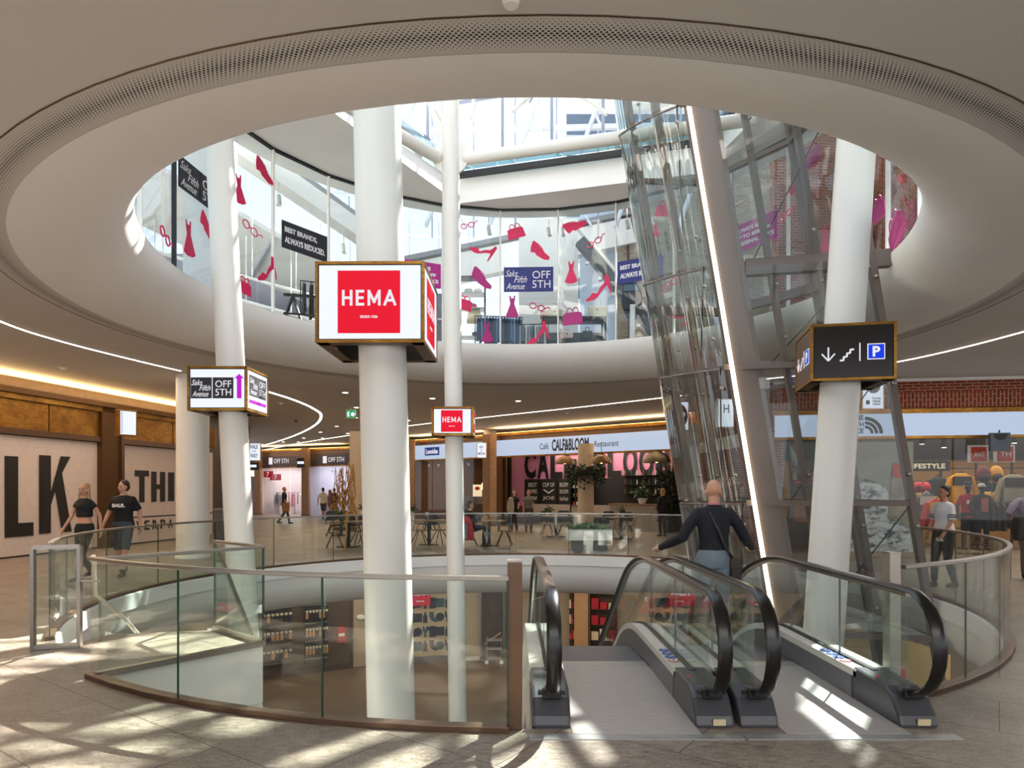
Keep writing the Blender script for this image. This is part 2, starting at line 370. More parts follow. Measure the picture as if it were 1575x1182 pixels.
# ---- stair landing inside the void, with its own glass
LZ = -.02
pA, pB, pC, pD = Vector((-3.78, 6.2, 0)), Vector((-2.74, 7.52, 0)), Vector((-3.62, 8.32, 0)), Vector((-4.75, 7.62, 0))
land = [(-4.95, 7.3), (-4.4, 6.75), (-3.8, 6.25), (pB.x, pB.y), (pC.x, pC.y), (-4.75, 8.1)]
struct(MB().prism(land, -.012, 0.002).build('floor_landing', FLOOR))
struct(MB().prism([(CX+(a-CX)*1.001, CY+(b-CY)*1.001) for a, b in land], -.62, -.012).build('trim_4', WHITE))
t = thing('landing_pier', (pB.x-.3, pB.y+.1, -5), 0, 'white pier block carrying the stair landing', 'pier'); MB().box((0, 0, 2.2), (.4, .3, 4.4), .6).build('pier_body', WHITE, t)
def panel_rail(p, q, label, z0=0, z1=0):
    r = thing('glass_railing', p, 0, label, 'railing'); d = q-p; D = d+Vector((0, 0, z1-z0)); 
    up = Vector((0, 0, 1.085)); MB().bar(up, D+up, .05, .035).build('handrail', STEEL, r, bevel=.005)
    MB().bar((0, 0, .03), D+Vector((0, 0, .03)), .06, .06).build('base_shoe', STEEL, r)
    n = d.cross(Vector((0, 0, 1))).normalized()*.008
    g = MB().loft([[a-n+Vector((0, 0, .05)), a+n+Vector((0, 0, .05)), a+n+up, a-n+up] for a in (d*.01, D*.99)]).build('glass_panel', GLASSG, r)
    MB().box(D+Vector((0, 0, .57)), (.02, .02, 1.04)).build('pane_edge', GEDGE, g); return r
panel_rail(pA, pB, 'straight glass panel railing along the near side of the stair landing')
panel_rail(pB, pC, 'short glass panel railing closing the far side of the stair landing')
sdir = Vector((-.20, .98, 0)).normalized(); srun = 7.0; sdrop = -4.55
panel_rail(pC+Vector((-.02, .04, 0)), pC+sdir*3.4+Vector((0, 0, 0)), 'sloping glass railing going down beside the stair', 0, -2.2)
q = thing('glass_screen', (-5.12, 7.3, 0), 0, 'narrow framed glass screen where the long railing ends at the stair', 'screen')
e = Vector((.42, .12, 0))
for f_ in (0, 1): MB().box(e*f_+Vector((0, 0, .55)), (.04, .05, 1.1)).build('frame_post', STEEL, q)
MB().bar((0, 0, 1.1), e+Vector((0, 0, 1.1)), .06, .04).build('top_rail', STEEL, q); MB().bar((0, 0, .03), e+Vector((0, 0, .03)), .05, .05).build('base_rail', STEEL, q)
MB().bar((0, 0, .56), e+Vector((0, 0, .56)), .012, 1.04).build('glass_panel', GLASSG, q)
q = thing('stair_handrail', (-4.62, 7.42, 0), 0, 'pale round tube handrail curving down at the head of the stair', 'handrail')
MB().tube([(.10, -.05, 1.0), (.08, .0, .93), (0, .12, .8), (-.03, .2, .55), (-.06, .9, .1), (-.3, 2.2, -.75)], .024, 10).build('rail_tube', mat('pale_tube', '#cfc8bb', .35, .2), q, smooth=True)
MB().tube([(-.06, 0, .72), (.14, .02, .72)], .01).build('bracket', STEEL, q); MB().tube([(-.04, .3, .5), (-.04, .3, 0)], .012).build('stanchion', STEEL, q)
st = thing('staircase', (-4.25, 8.15, 0), math.atan2(sdir.y, sdir.x)-PI/2, 'pale stone stair going down from the landing to the lower floor', 'stairs')
for k in range(26):
    MB().box((0, .14+k*.285, -.175*(k+1)), (1.1, .3, .05)).build('tread', FLOOR, st)
for sx in (-.57, .57): MB().bar((sx, .0, -.2), (sx, 26*.285, -.175*26-.2), .05, .5).build('stringer', WHITE, st)
# ---- columns
def column(px0, py0, px1, py1, d, w0, w1, z0, z1, label, name='round_column', d2=None):
    a = P(px0, py0, d); b = P(px1, py1, d2 or d)
    def at(z): t = (z-a.z)/(b.z-a.z); return a+(b-a)*t
    r0, r1 = w0*d/F/2, w1*(d2 or d)/F/2; n = 8; zs = [z0+(z1-z0)*i/n for i in range(n+1)]
    base = at(z0); t = thing(name, base, 0, label, 'column')
    MB().tube([at(z)-base for z in zs], [r1+(r0-r1)*i/n for i in range(n+1)], 40).build('shaft', COLW, t, smooth=True)
    MB().lathe([(r1+.06, 0), (r1+.06, .03), (r1+.01, .05)], n=32).build('foot_ring', STEEL, t, smooth=True)
    return t, at
colA, atA = column(580, 180, 602, 1115, 8.75, 72, 73, -5, 12.2, 'thick white leaning column carrying the big red shop sign')
colB, atB = column(692, 170, 704, 1115, 13.0, 27, 28, -5, 11.5, 'slender white column rising through the void to the roof node plate')
colC, atC = column(338, 230, 376, 985, 11.0, 41, 43, -5, 8.0, 'white leaning column carrying the sign with the magenta arrow')
colE, atE = column(1315, 250, 1266, 985, 9.7, 56, 60, -5, 8.0, 'white leaning column carrying the black parking sign')
t = thing('round_column', (X(296.5, 17.2), 17.2, 0), 0, 'upright white round column in front of the pink hoarding', 'column'); MB().lathe([(.385, 0), (.385, 4.57)], n=40).build('shaft', COLW, t, smooth=True)
MB().lathe([(.41, 0), (.41, .06), (.385, .07)], n=40).build('foot_ring', WHITE, t, smooth=True)
t = thing('square_column', (X(548.5, 33), 33, 0), 0, 'plain beige square pier beside the café terrace', 'column'); MB().bb(-.27, .27, -.3, .3, 0, 4.57).build('shaft', mat('beige_plaster', '#b9a68e', .7), t)
MB().bb(-.29, .29, -.32, .32, 0, .08).build('plinth', mat('beige_plaster'), t)
# ---- ceiling details
def led_line(pts, label, w=.038):
    V = [Vector((p[0], p[1], 4.56)) for p in pts]; t = thing('led_line', V[0], 0, label, 'light')
    def strip(w, z): 
        rings = []
        for i, p in enumerate(V):
            d = (V[min(i+1, len(V)-1)]-V[max(i-1, 0)]).normalized(); nn = Vector((-d.y, d.x, 0)); q = p-V[0]+Vector((0, 0, z))
            rings.append([q-nn*w/2, q+nn*w/2, q+nn*w/2+Vector((0, 0, .012)), q-nn*w/2+Vector((0, 0, .012))])
        return MB().loft(rings)
    strip(w, -.012).build('diffuser', LED, t); strip(w*2, .0).build('trim_profile', BROWN, t)
def smoothpts(pts, n=8):
    out = []; m = len(pts)
    for i in range(m-1):
        p0, p1, p2, p3 = [Vector((*pts[max(0, min(m-1, j))], 0)) for j in (i-1, i, i+1, i+2)]
        for k in range(n):
            t = k/n; out.append(.5*((2*p1)+(p2-p0)*t+(2*p0-5*p1+4*p2-p3)*t*t+(3*p1-p0-3*p2+p3)*t**3))
    return [(p.x, p.y) for p in out]+[pts[-1]]
def cz(px, py): d = (4.57-EYE)*F/(HY-py); return X(px, d), d
led_line(smoothpts([(-8.0, 8.3), cz(0, 493), cz(90, 523), cz(190, 549), cz(278, 570)]), 'warm white light line in the ceiling over the pink hoarding')
led_line(smoothpts([cz(412, 602), cz(450, 614), cz(480, 627), cz(494, 639), cz(484, 654), cz(455, 669), cz(420, 681), cz(392, 688)]), 'curved light line bending back above the outlet shop front', .09)
led_line(smoothpts([cz(402, 693), cz(470, 680), cz(540, 669), cz(628, 655), cz(760, 640), cz(900, 625), cz(1048, 608)]), 'long thin light line in the ceiling in front of the café')
led_line(smoothpts([cz(1180, 582), cz(1290, 570), cz(1385, 555), cz(1480, 534), cz(1575, 509), cz(1640, 490)]), 'warm light line in the ceiling before the red brick wall')
DLX = glow('downlight_lens', '#fff3df', 9)
for i, (px, py) in enumerate([(531, 604), (548, 627), (547, 643), (518, 656), (535, 667), (493, 665), (496, 674), (467, 674), (459, 680), (436, 680), (427, 685), (404, 684), (665, 613), (628, 647), (797, 617)]):
    x, y = cz(px, py); t = thing('downlight', (x, y, 4.57), 0, None, 'light', 'small round downlights in the ceiling'); t['label'] = 'small round recessed downlight glowing in the beige ceiling'
    MB().lathe([(.0, -.008), (.085, -.008)], n=16).build('lens', DLX, t); MB().lathe([(.085, -.008), (.11, -.006), (.115, 0)], n=16).build('bezel', WHITE, t)
for px, py, lb in [(432, 620, 'small white smoke detector on the ceiling inside the curved light line'), (455, 647, 'dark round ceiling speaker near the curved light line'), (97, 566, 'white smoke detector above the pink hoarding letters'), (872, 635, 'small dome detector on the ceiling in front of the café sign'), (355, 2, 'pale round detector over the void edge')][:4]:
    x, y = cz(px, py); t = thing('smoke_detector', (x, y, 4.57), 0, lb, 'detector'); MB().lathe([(0, -.06), (.05, -.055), (.07, -.02), (.09, 0)], n=16).build('housing', BLACK if 'dark' in lb else WHITE, t, smooth=True)
    MB().lathe([(.09, -.004), (.12, -.004), (.125, 0)], n=16).build('mounting_plate', WHITE, t)
x, y = cz(786, 2); t = thing('smoke_detector', (x, y, 4.57), 0, 'pale round detector on the ceiling above the perforated ring', 'detector'); MB().lathe([(0, -.03), (.04, -.028), (.055, 0)], n=16).build('housing', WHITE, t, smooth=True); MB().lathe([(.055, -.003), (.075, -.003), (.076, 0)], n=16).build('mounting_plate', CEIL, t)
# exit sign
x, d = X(540, 24), 24; t = thing('exit_sign', (x, d, 4.57), 0, 'green running man emergency sign hanging from the ceiling', 'sign')
MB().box((0, 0, -.02), (.1, .05, .04)).build('ceiling_mount', WHITE, t); MB().box((0, 0, -.2), (.36, .06, .30)).build('sign_box', WHITE, t)
f = MB().box((0, -.032, -.2), (.31, .006, .25)).build('sign_face', glow('exit_green', '#0a9a56', .9), t)
MB().plate([(-.02, -.08), (.05, -.08), (.05, -.13), (.13, -.02), (.05, .08), (.05, .03), (-.02, .03)], (.02, -.037, -.19), (1, 0, 0), (0, 0, 1), -.003).build('arrow', SCRW, f)
MB().plate([(-.10, -.1), (-.03, -.1), (-.05, .03), (-.02, .06), (-.06, .1), (-.11, .04)], (-.02, -.037, -.2), (1, 0, 0), (0, 0, 1), -.003).build('running_figure', SCRW, f)
# ---------------------------------------------------------------- pink hoarding wall on the near side, brass band above
wl0, wl1 = Vector((-14.4, 6.0, 0)), Vector((-11.35, 24.4, 0)); wd = (wl1-wl0).normalized(); wn = Vector((wd.y, -wd.x, 0)); LW = (wl1-wl0).length
def wat(t, z, off=0): return wl0+wd*t+Vector((0, 0, z))+wn*off
def wt_px(px):  # distance along the wall seen at image column px
    k = (px-787.5)/F; return (k*wl0.y-wl0.x)/(wd.x-k*wd.y)
def wslab(t0, t1, z0, z1, off, th=.1):
    m = MB(); a, b = wat(t0, 0, off), wat(t1, 0, off); c, e = wat(t1, 0, off-th), wat(t0, 0, off-th)
    return m.prism([(a.x, a.y), (b.x, b.y), (c.x, c.y), (e.x, e.y)], z0, z1)
def hoard():
    t = NT('pink_hoarding'); v = t.obj(); c = t.n('ShaderNodeTexCoord'); sp = t.n('ShaderNodeSeparateXYZ'); t.l(c.outputs['Object'], sp.inputs[0])
    Y, Z = sp.outputs[1], sp.outputs[2]; ln = None
    for ka, kb in ((0, 1), (1, .577), (-1, .577), (1, 0)):
        q = t.math('ADD', t.math('MULTIPLY', Y, ka*.9), t.math('MULTIPLY', Z, kb)); f = t.math('FRACT', t.math('MULTIPLY', q, 1.6 if (ka and kb) else 3.2 if kb else .35)); g = t.math('LESS_THAN', f, .022 if kb else .006)
        ln = g if ln is None else t.math('MAXIMUM', ln, g)
    t.l(t.mix(t.math('MULTIPLY', ln, .55), lin('#cfbfb7'), lin('#b39c86')), t.b.inputs['Base Color']); t.b.inputs['Roughness'].default_value = .6; return t.m
HO = hoard()
struct(wslab(-6, LW, 0, 4.57, -.06).build('wall_left', DWOOD))
tp0, tp1 = wt_px(148), wt_px(180)
b1 = thing('hoarding_panel', wat(tp0, 0), 0, 'pink hoarding with giant black letters L K beside the walking couple', 'hoarding'); o1 = b1.location.copy()
def shift(o, org):  # keep world placement although parented to an empty standing at org
    for v in o.data.vertices: v.co -= org
    return o
def child(mb, name, mt, par, org, **k):
    mb.v = [tuple(Vector(p)-org) for p in mb.v]; return mb.build(name, mt, par, **k)
def ctext(name, s, par, org, o, *a, **k): return text(name, s, Vector(o)-org, *a, parent=par, **k)
child(wslab(-6, tp0, .04, 3.08, .03), 'board', HO, b1, o1)
INK = mat('black_print', '#171614', .5)
def poly_letter(kind):  # heavy condensed capitals in a unit box
    if kind == 'L': return [[(0, 0), (1, 0), (1, .17), (.45, .17), (.45, 1), (0, 1)]]
    if kind == 'K': return [[(0, 0), (.36, 0), (.36, .36), (.50, .55), (.72, 0), (1.04, 0), (.72, .78), (1, 1), (.68, 1), (.36, .52), (.36, 1), (0, 1)]]
    if kind == 'T': return [[(.32, 0), (.68, 0), (.68, .82), (1, .82), (1, 1), (0, 1), (0, .82), (.32, .82)]]
    if kind == 'H': return [[(0, 0), (.36, 0), (.36, .42), (.64, .42), (.64, 0), (1, 0), (1, 1), (.64, 1), (.64, .58), (.36, .58), (.36, 1), (0, 1)]]
    if kind == 'I': return [[(0, 0), (1, 0), (1, 1), (0, 1)]]
    if kind == 'S': return [[(0, 0), (1, 0), (1, .58), (.36, .58), (.36, .82), (1, .82), (1, 1), (0, 1), (0, .42), (.64, .42), (.64, .18), (0, .18)]]
def letters(par, org, seq):
    for ch, x0, x1, z0, z1 in seq:
        t0, t1 = wt_px(x0), wt_px(x1); o = wat(t0, z0, .042)-org
        for pl in poly_letter(ch):
            MB().plate([(u*(t1-t0), v*(z1-z0)) for u, v in pl], o, wd, (0, 0, 1), .01).build('letter', INK, par)
letters(b1, o1, [('L', 5, 49, .52, 2.55), ('K', 58, 106, .55, 2.62)])
b2 = thing('hoarding_panel', wat(tp1, 0), 0, 'pink hoarding reading THIS in black behind the round white column', 'hoarding'); o2 = b2.location.copy()
child(wslab(tp1, wt_px(326), .04, 3.08, .03), 'board', HO, b2, o2)
zT = lambda px, py: EYE+(HY-py)*(wat(wt_px(px), 0).y)/F
letters(b2, o2, [('T', 205.5, 227, zT(216, 773), zT(216, 724)), ('H', 231, 252, zT(240, 772), zT(240, 726)), ('I', 257, 266, zT(262, 771), zT(262, 727)), ('S', 271, 292, zT(281, 770), zT(281, 728))])
seq = 'VERPASSAGE'; 
tt = [wt_px(208+i*12.7-i*i*.12) for i in range(11)]
for i, ch in enumerate(seq):
    ctext('small_letter', ch, b2, o2, wat(tt[i], .42, .042), wd, (0, 0, 1), (tt[i+1]-tt[i])*.62, .3, INK, bold=.02)
child(wslab(tp1, wt_px(326), .82, .86, .035), 'printed_line', INK, b2, o2)
# brass band and pilaster
br = thing('brass_fascia', wat(tp0, 3.1), 0, 'aged brass fascia band running above the pink hoarding', 'fascia'); o3 = br.location.copy()
ts = [-6+3.05*i for i in range(0, 30)]; ts = [t for t in ts if t < tp0-.5]+[tp0]; 
for a, b in zip(ts, ts[1:]): child(wslab(a+.02, b-.02, 3.25, 3.98, .1), 'brass_panel', BRASS, br, o3)
ts = [tp1+2.45*i for i in range(3)]+[LW]
for a, b in zip(ts, ts[1:]): child(wslab(a+.02, b-.02, 3.25, 3.98, .1), 'brass_panel', BRASS, br, o3)
for z0, z1, off, mt in ((3.1, 3.25, .16, BRONZE), (3.98, 4.12, .2, BRASS), (4.12, 4.26, .3, mat('dark_brass', '#5a3f22', .4, .6))):
    child(wslab(-6, LW, z0, z1, off, .12), 'rail', mt, br, o3)
pi = thing('brass_pilaster', wat(tp0, 0), 0, 'tall dark brass pilaster between the two pink hoardings', 'pilaster'); o4 = pi.location.copy()
child(wslab(tp0, tp1, 0, 4.2, .2, .3), 'shaft', mat('dark_brass'), pi, o4); child(wslab(tp1-.12, tp1, 0, 4.22, .26, .1), 'edge_strip', BRONZE, pi, o4)
cv = thing('cove_light', wat(8, 4.3), 0, 'hidden warm strip light glowing along the ceiling above the brass band', 'light'); child(wslab(-4, LW, 4.262, 4.272, .2, .06), 'strip', LEDCOVE, cv, cv.location.copy())
sb = thing('directory_sign', wat(wt_px(186), 3.2), 0, 'small lit white blank sign box fixed to the brass band', 'sign'); p = wat(wt_px(188), 0, .45); p2 = wat(wt_px(205), 0, .95)
def framed(par, org, a, b, z0, z1, face, frame=BRASS, th=.12, bw=.035, fname='screen'):
    """thin framed light box standing from a to b (seen left to right)"""
    u = (b-a); L = u.length; u = u.normalized(); n = u.cross(Vector((0, 0, 1))).normalized(); A, B = a+n*0, b
    c = [A, B, B-n*th, A-n*th]; child(MB().prism([(q.x, q.y) for q in c], z0, z1), 'housing', frame, par, org, bevel=.008)
    A2, B2 = A+u*bw+n*.006, B-u*bw+n*.006; return child(MB().prism([(A2.x, A2.y), (B2.x, B2.y), (B2.x-n.x*.01, B2.y-n.y*.01), (A2.x-n.x*.01, A2.y-n.y*.01)], z0+bw, z1-bw), fname, face, par, org)
pa = P(183, 0, 17.7); pb = P(211, 0, 18.1); pa.z = pb.z = 0
framed(sb, sb.location.copy(), pa, pb, 3.12, 3.80, SCRW, th=.2)
for i in range(14): child(MB().box((pa.x+.09, pa.y-.02, 3.2+i*.04), (.035, .02, .012)), 'mark', INK, sb, sb.location.copy())
# end of the hoarding: dark recess, bin
struct(MB().prism([(-11.35, 24.4), (-11.9, 31), (-14, 31), (-14, 24.4)], 0, 4.57).build('wall_recess', DWOOD))
t = thing('litter_bin', (X(344, 23.0), 23.0, 0), 0, 'grey slatted litter bin at the end of the hoarding behind the railing', 'bin')
MB().box((0, 0, .5), (.5, .4, 1.0)).build('body', mat('bin_grey', '#55575a', .5, .3), t, bevel=.01); MB().box((0, 0, 1.04), (.54, .44, .08)).build('lid', DKGREY, t, bevel=.01)
for k in range(6): MB().box((-.2+k*.08, -.21, .5), (.02, .02, .85)).build('slat', DKGREY, t)
# ---------------------------------------------------------------- generic shop bay
def shop(name, p0, p1, label, cat='shop front', ztop=4.26, sill=3.05, fascia=None, fz=(3.1, 3.8), depth=6, wallc='#cfc4bb', light=60, lcol=(1, .85, .7), glassed=True, floorc=None, mulls=3, pil=(.0, .0), side0=True):
    p0, p1 = Vector((*p0, 0)), Vector((*p1, 0)); u = (p1-p0).normalized(); L = (p1-p0).length; n = Vector((u.y, -u.x, 0)); r = thing(name, p0, 0, label, cat)
    def W(t, off, z=0): return p0+u*t+n*off+Vector((0, 0, z))
    def slab(t0, t1, o0, o1, z0, z1):
        q = [W(t0, o0), W(t1, o0), W(t1, o1), W(t0, o1)]; return MB().prism([(a.x, a.y) for a in q], z0, z1)
    def part(nm, mt, *a, **k): return child(slab(*a), nm, mt, r, p0, **k)
    wm = mat('shop_wall_'+wallc[1:], wallc, .7, var=.05)
    part('header', BRONZE, 0, L, .0, -.3, fz[1], ztop); part('cornice', BRASS, 0, L, .06, -.1, ztop-.12, ztop)
    part('fascia', fascia or mat('dark_fascia', '#35302f', .5), .05, L-.05, .05, -.15, fz[0], fz[1]); part('lintel', BRASS, 0, L, .07, -.1, fz[0]-.07, fz[0])
    struct_ = part('back_wall', wm, 0, L, -depth, -depth-.1, 0, ztop); part('side_wall', wm, 0, .08, -.2, -depth, 0, ztop) if side0 else None; part('side_wall', wm, L-.08, L, -.2, -depth, 0, ztop)
    part('shop_ceiling', mat('shop_ceiling', '#4a443e', .7), 0, L, -.1, -depth, fz[0]+.25, fz[0]+.35)
    if glassed:
        for k in range(mulls): part('glass_pane', SHOPG, pil[0]+(L-pil[0]-pil[1])*k/mulls+.03, pil[0]+(L-pil[0]-pil[1])*(k+1)/mulls-.03, -.02, -.035, .05, fz[0]-.08)
    c = W(L/2, -depth*.45, fz[0]+.2)
    if light: area(name+'_lamp', c, L*.7, depth*.6, light, lcol, (0, 0, math.atan2(u.y, u.x)))
    return r, W, part
def pier(x, y, label, w=.5, h=4.35, mt=WOOD):
    t = thing('wood_clad_pier', (x, y, 0), math.atan2(-.4, 1)*0, label, 'pier'); MB().bb(-w/2, w/2, -w/2, w/2, .1, h).build('shaft', mt, t, bevel=.01)
    MB().bb(-w/2-.02, w/2+.02, -w/2-.02, w/2+.02, 0, .1).build('plinth', BRONZE, t); return t
OUT0, OUT1, OUT2 = (X(398, 46.2), 46.2), (X(471, 44.3), 44.3), (X(541, 42.5), 42.5)
FP = mat('dark_purple_fascia', '#3a3236', .5)
s0, W0, part0 = shop('outlet_shop_front', (X(356, 47.2), 47.2), (X(396, 46.3), 46.3), 'narrow shop front with magenta display at the far corner behind the leaning column', fascia=FP, wallc='#c4b4a6', light=140, mulls=1, fz=(3.2, 3.9), ztop=4.3)
s1, W1, part1 = shop('outlet_shop_front', OUT0, OUT1, 'far dark-fascia shop front behind the striding bald man with a bag', fascia=FP, wallc='#b9adb0', light=190, lcol=(1, .93, .92), mulls=3, fz=(3.2, 3.9), ztop=4.35, depth=6)
s2, W2, part2 = shop('outlet_shop_front', OUT1, OUT2, 'far dark-fascia shop front behind the tall woven branch sculpture', fascia=FP, wallc='#b4b0c0', light=190, lcol=(.95, .93, 1), mulls=3, fz=(3.25, 4.0), ztop=4.35, depth=8)
pier(X(399, 45.9), 45.7, 'wood pier at the far corner under the white hanging sign', .4); pier(X(472, 44), 43.8, 'wood pier between the two dark-fascia shop fronts', .45)
TXW = glow('white_letters', '#e8e6ee', .8)
def fasciatext(r, W, s, t0, t1, z0, z1, mt=TXW, off=.06, **k):
    o = W(t0, off, z0); u = (W(1, 0)-W(0, 0)); return text('lettering', s, o-r.location, u, (0, 0, 1), t1-t0, z1-z0, mt, parent=r, **k)
for r, W, t0 in ((s1, W1, 1.0), (s2, W2, 1.5)):
    fasciatext(r, W, 'OFF 5TH', t0+.45, t0+1.75, 3.45, 3.75); o = W(t0, .06, 3.38); MB().plate([(0, 0), (.32, 0), (.32, .45), (0, .45)], o-r.location, W(1, 0)-W(0, 0), (0, 0, 1), .01).build('logo_plate', TXW, r)
# simple clothes on rails for the far shops
CLCOL = ['#b3202c', '#22242a', '#d8d2c8', '#3a4a6a', '#8c8c90', '#c24a6a', '#1c1c1e', '#7a6a58', '#e3dfdc', '#31506a']
def clothes_rail(loc, rz, n, label, cols=None, L=1.3, h=1.45, name='clothes_rail', group=None, gh=.95):
    t = thing(name, loc, rz, label, 'clothes rail', group); MB().tube([(-L/2, 0, 0), (-L/2, 0, h), (L/2, 0, h), (L/2, 0, 0)], .018, 6).build('frame', BLACK, t)
    for sx in (-L/2, L/2): MB().box((sx, 0, .015), (.06, .5, .03)).build('foot', BLACK, t)
    cols = cols or CLCOL
    for k in range(n):
        x = -L/2+.08+(L-.16)*k/max(1, n-1); c = cols[(k*7+n) % len(cols)]; hh = gh*(.8+.2*random.random())
        MB().loft([[(x-.02, -.03, h-.02), (x+.02, -.03, h-.02), (x+.02, .03, h-.02), (x-.02, .03, h-.02)], [(x-.025, -.2, h-.12), (x+.025, -.2, h-.12), (x+.025, .2, h-.12), (x-.025, .2, h-.12)], [(x-.03, -.24, h-hh), (x+.03, -.24, h-hh), (x+.03, .24, h-hh), (x-.03, .24, h-hh)]]).build('garment', mat('cloth_'+c[1:], c, .8, var=.12), t)
    return t
for i, (px, d, rz) in enumerate([(418, 47.5, .1), (436, 49, -.1), (449, 47, .3), (488, 46.5, 0), (503, 48, .2), (527, 46, .1)]):
    clothes_rail((X(px, d), d, 0), rz, 9, ['rail of mixed clothes inside the first outlet front by its corner', 'rail of clothes at the back of the first outlet front', 'rail of clothes beside the wood pier inside the outlet', 'rail of clothes inside the second outlet front by the dark pier', 'rail of clothes deep inside the second outlet front', 'rail of clothes behind the branch sculpture'][i], L=1.7, h=1.5)
for px, d, z, lb, tx in ((412, 46.5, 2.75, 'small red sale banner hung inside the first outlet front', '7'), (424, 47, 2.55, 'red and white sale banner with a white figure inside the outlet', '7')):
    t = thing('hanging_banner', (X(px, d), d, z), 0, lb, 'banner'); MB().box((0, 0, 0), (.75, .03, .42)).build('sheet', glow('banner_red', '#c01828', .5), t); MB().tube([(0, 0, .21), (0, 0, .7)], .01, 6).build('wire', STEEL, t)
    text('lettering', tx, (-.1, -.02, -.14), (1, 0, 0), (0, 0, 1), .2, .28, TXW, parent=t)
t = thing('display_stand', (X(390, 46.6), 46.9, 0), 0, 'magenta display stand inside the narrow corner shop front', 'display stand'); MB().bb(-.3, .3, -.15, .15, 0, 1.6).build('body', mat('magenta_board', '#8c1838', .6), t); MB().bb(-.32, .32, -.17, .17, 1.6, 2.6).build('header', BLACK, t)
def hanging_sign(px, d, py0, py1, w, lb, face, texts=(), rz=0, frame=BRASS, name='hanging_sign'):
    z0, z1 = EYE+(HY-py1)*d/F, EYE+(HY-py0)*d/F; t = thing(name, (X(px, d), d, z0), rz, lb, 'sign')
    h = z1-z0; MB().box((0, 0, h/2), (w, .14, h)).build('housing', frame, t, bevel=.006); f = MB().box((0, -.073, h/2), (w-.05, .006, h-.05)).build('sign_face', face, t)
    MB().bar((w/2-.02, .05, h*.7), (w/2+.3, .12, h*.7), .03, .03).build('bracket', frame, t)
    for s, a, b, ww, hh, mt in texts: text('lettering', s, (-w/2+a*w, -.078, b*h), (1, 0, 0), (0, 0, 1), ww*w, hh*h, mt, parent=f, bold=.02)
    return t
hanging_sign(391.5, 42, 682, 709, .80, 'white hanging sign reading WALK YOUR WAY by the far corner pier', SCRW, (('WALK', .18, .66, .64, .25, INK), ('YOUR', .33, .5, .34, .08, INK), ('WAY', .22, .15, .55, .26, INK)))
hanging_sign(390, 43, 711, 724, .75, 'small black hanging sign with a blue-white strip at the far corner', mat('black_sign', '#1a191c', .5))
hanging_sign(463, 43.6, 704, 720, .52, 'small black hanging sign beside the pier between outlet fronts', mat('black_sign'))
for px, d, py in ((390, 42.9, 717.5), (463, 43.5, 712)):
    o = [q for q in bpy.data.objects if q.name.startswith('hanging_sign') and abs(q.location.x-X(px, d+.1)) < .3 and abs(q.location.y-d-.1) < .1][-1]
    MB().box((0, -.079, .28 if px < 400 else .33), (.42, .006, .16)).build('lit_strip', SCRW, o)
t = thing('hanging_sign', (X(507, 43.5), 44.6, 2.66), 0, 'small white square sign hung inside the second outlet front', 'sign'); MB().box((0, 0, .2), (.5, .05, .4)).build('sign_face', SCRW, t, bevel=.02); text('lettering', 'a a', (-.15, -.03, .22), (1, 0, 0), (0, 0, 1), .3, .1, INK, parent=t); MB().tube([(0, 0, .4), (0, 0, .75)], .01, 6).build('wire', STEEL, t)
# woven branch sculpture
t = thing('branch_sculpture', (X(530, 29), 29, 0), 0, 'tall sculpture of woven golden branches behind the terrace chairs', 'sculpture')
TW = mat('golden_branch', '#a07a3c', .6, var=.35, vscale=9)
for k in range(30):
    r_ = random.Random(k); a = r_.random()*6.28; R_ = .12+.28*r_.random(); x0 = -.22 if k % 2 else .24; pts = []
    H_ = 3.0 if x0 > 0 else 2.6; H_ *= .82+.2*r_.random()
    for i in range(9): f = i/8; aa = a+f*(3.5+2*r_.random())*(1 if k % 3 else -1); pts.append((x0+R_*math.cos(aa)*(1-.55*f), R_*math.sin(aa)*(1-.5*f), .05+f*H_))
    MB().tube(pts, [.028*(1-.5*i/8) for i in range(9)], 6).build('branch', TW, t, smooth=True)
MB().lathe([(0, 0), (.5, 0), (.48, .1), (0, .12)], n=20).build('base', DWOOD, t)
t = thing('wooden_pole', (X(533, 19.2), 19.2, 0), 0, 'thin bare wooden pole standing on the floor beside the terrace table', 'pole'); MB().tube([(-.06, 0, 0), (0, 0, .5), (.0, 0, .9), (.05, 0, 1.25)], [.03, .025, .026, .02], 8).build('stick', mat('pale_wood', '#b98f5c', .6, var=.15), t, smooth=True)
# ---------------------------------------------------------------- chocolate shop and café
C0, C1 = (X(763, 32.3), 32.3), (X(1056, 26), 26.0)
s3, W3, part3 = shop('brown_shop_front', (X(629, 37), 37), (X(744, 33.4), 33.4), 'brown shop front with pale lit fascia behind the slender column', fascia=SCRB, fz=(3.3, 4.05), wallc='#6a4526', light=60, mulls=3, ztop=4.35)
f_ = [c for c in kids(s3) if c.name.startswith('fascia')][0]
o = W3(1.35, .065, 3.5); MB().plate([(0, 0), (1.1, 0), (1.1, .42), (0, .42)], o-s3.location, W3(1, 0)-W3(0, 0), (0, 0, 1), .01).build('blue_name_plate', glow('blue_plate', '#2a3f8a', .6), s3); fasciatext(s3, W3, 'Leonidas', 1.45, 2.35, 3.58, 3.84, TXW, off=.08, bold=.02)
pier(X(632, 36), 36.2, 'wood pier where the brown shop front begins', .35); pier(X(749, 32.6), 32.8, 'wood pier left standing beside the café fascia', .42); pier(X(759, 32.3), 32.0, 'second wood pier tight against the café fascia', .3)
hanging_sign(741, 31.5, 681, 705, .46, 'small white hanging sign reading EAT & on the pier before the café', SCRW, (('EAT', .28, .62, .4, .16, INK), ('&', .42, .44, .14, .12, INK), ('MEETING', .14, .2, .7, .16, INK)))
PINK = mat('pink_wall', '#d98ba4', .6, var=.04)
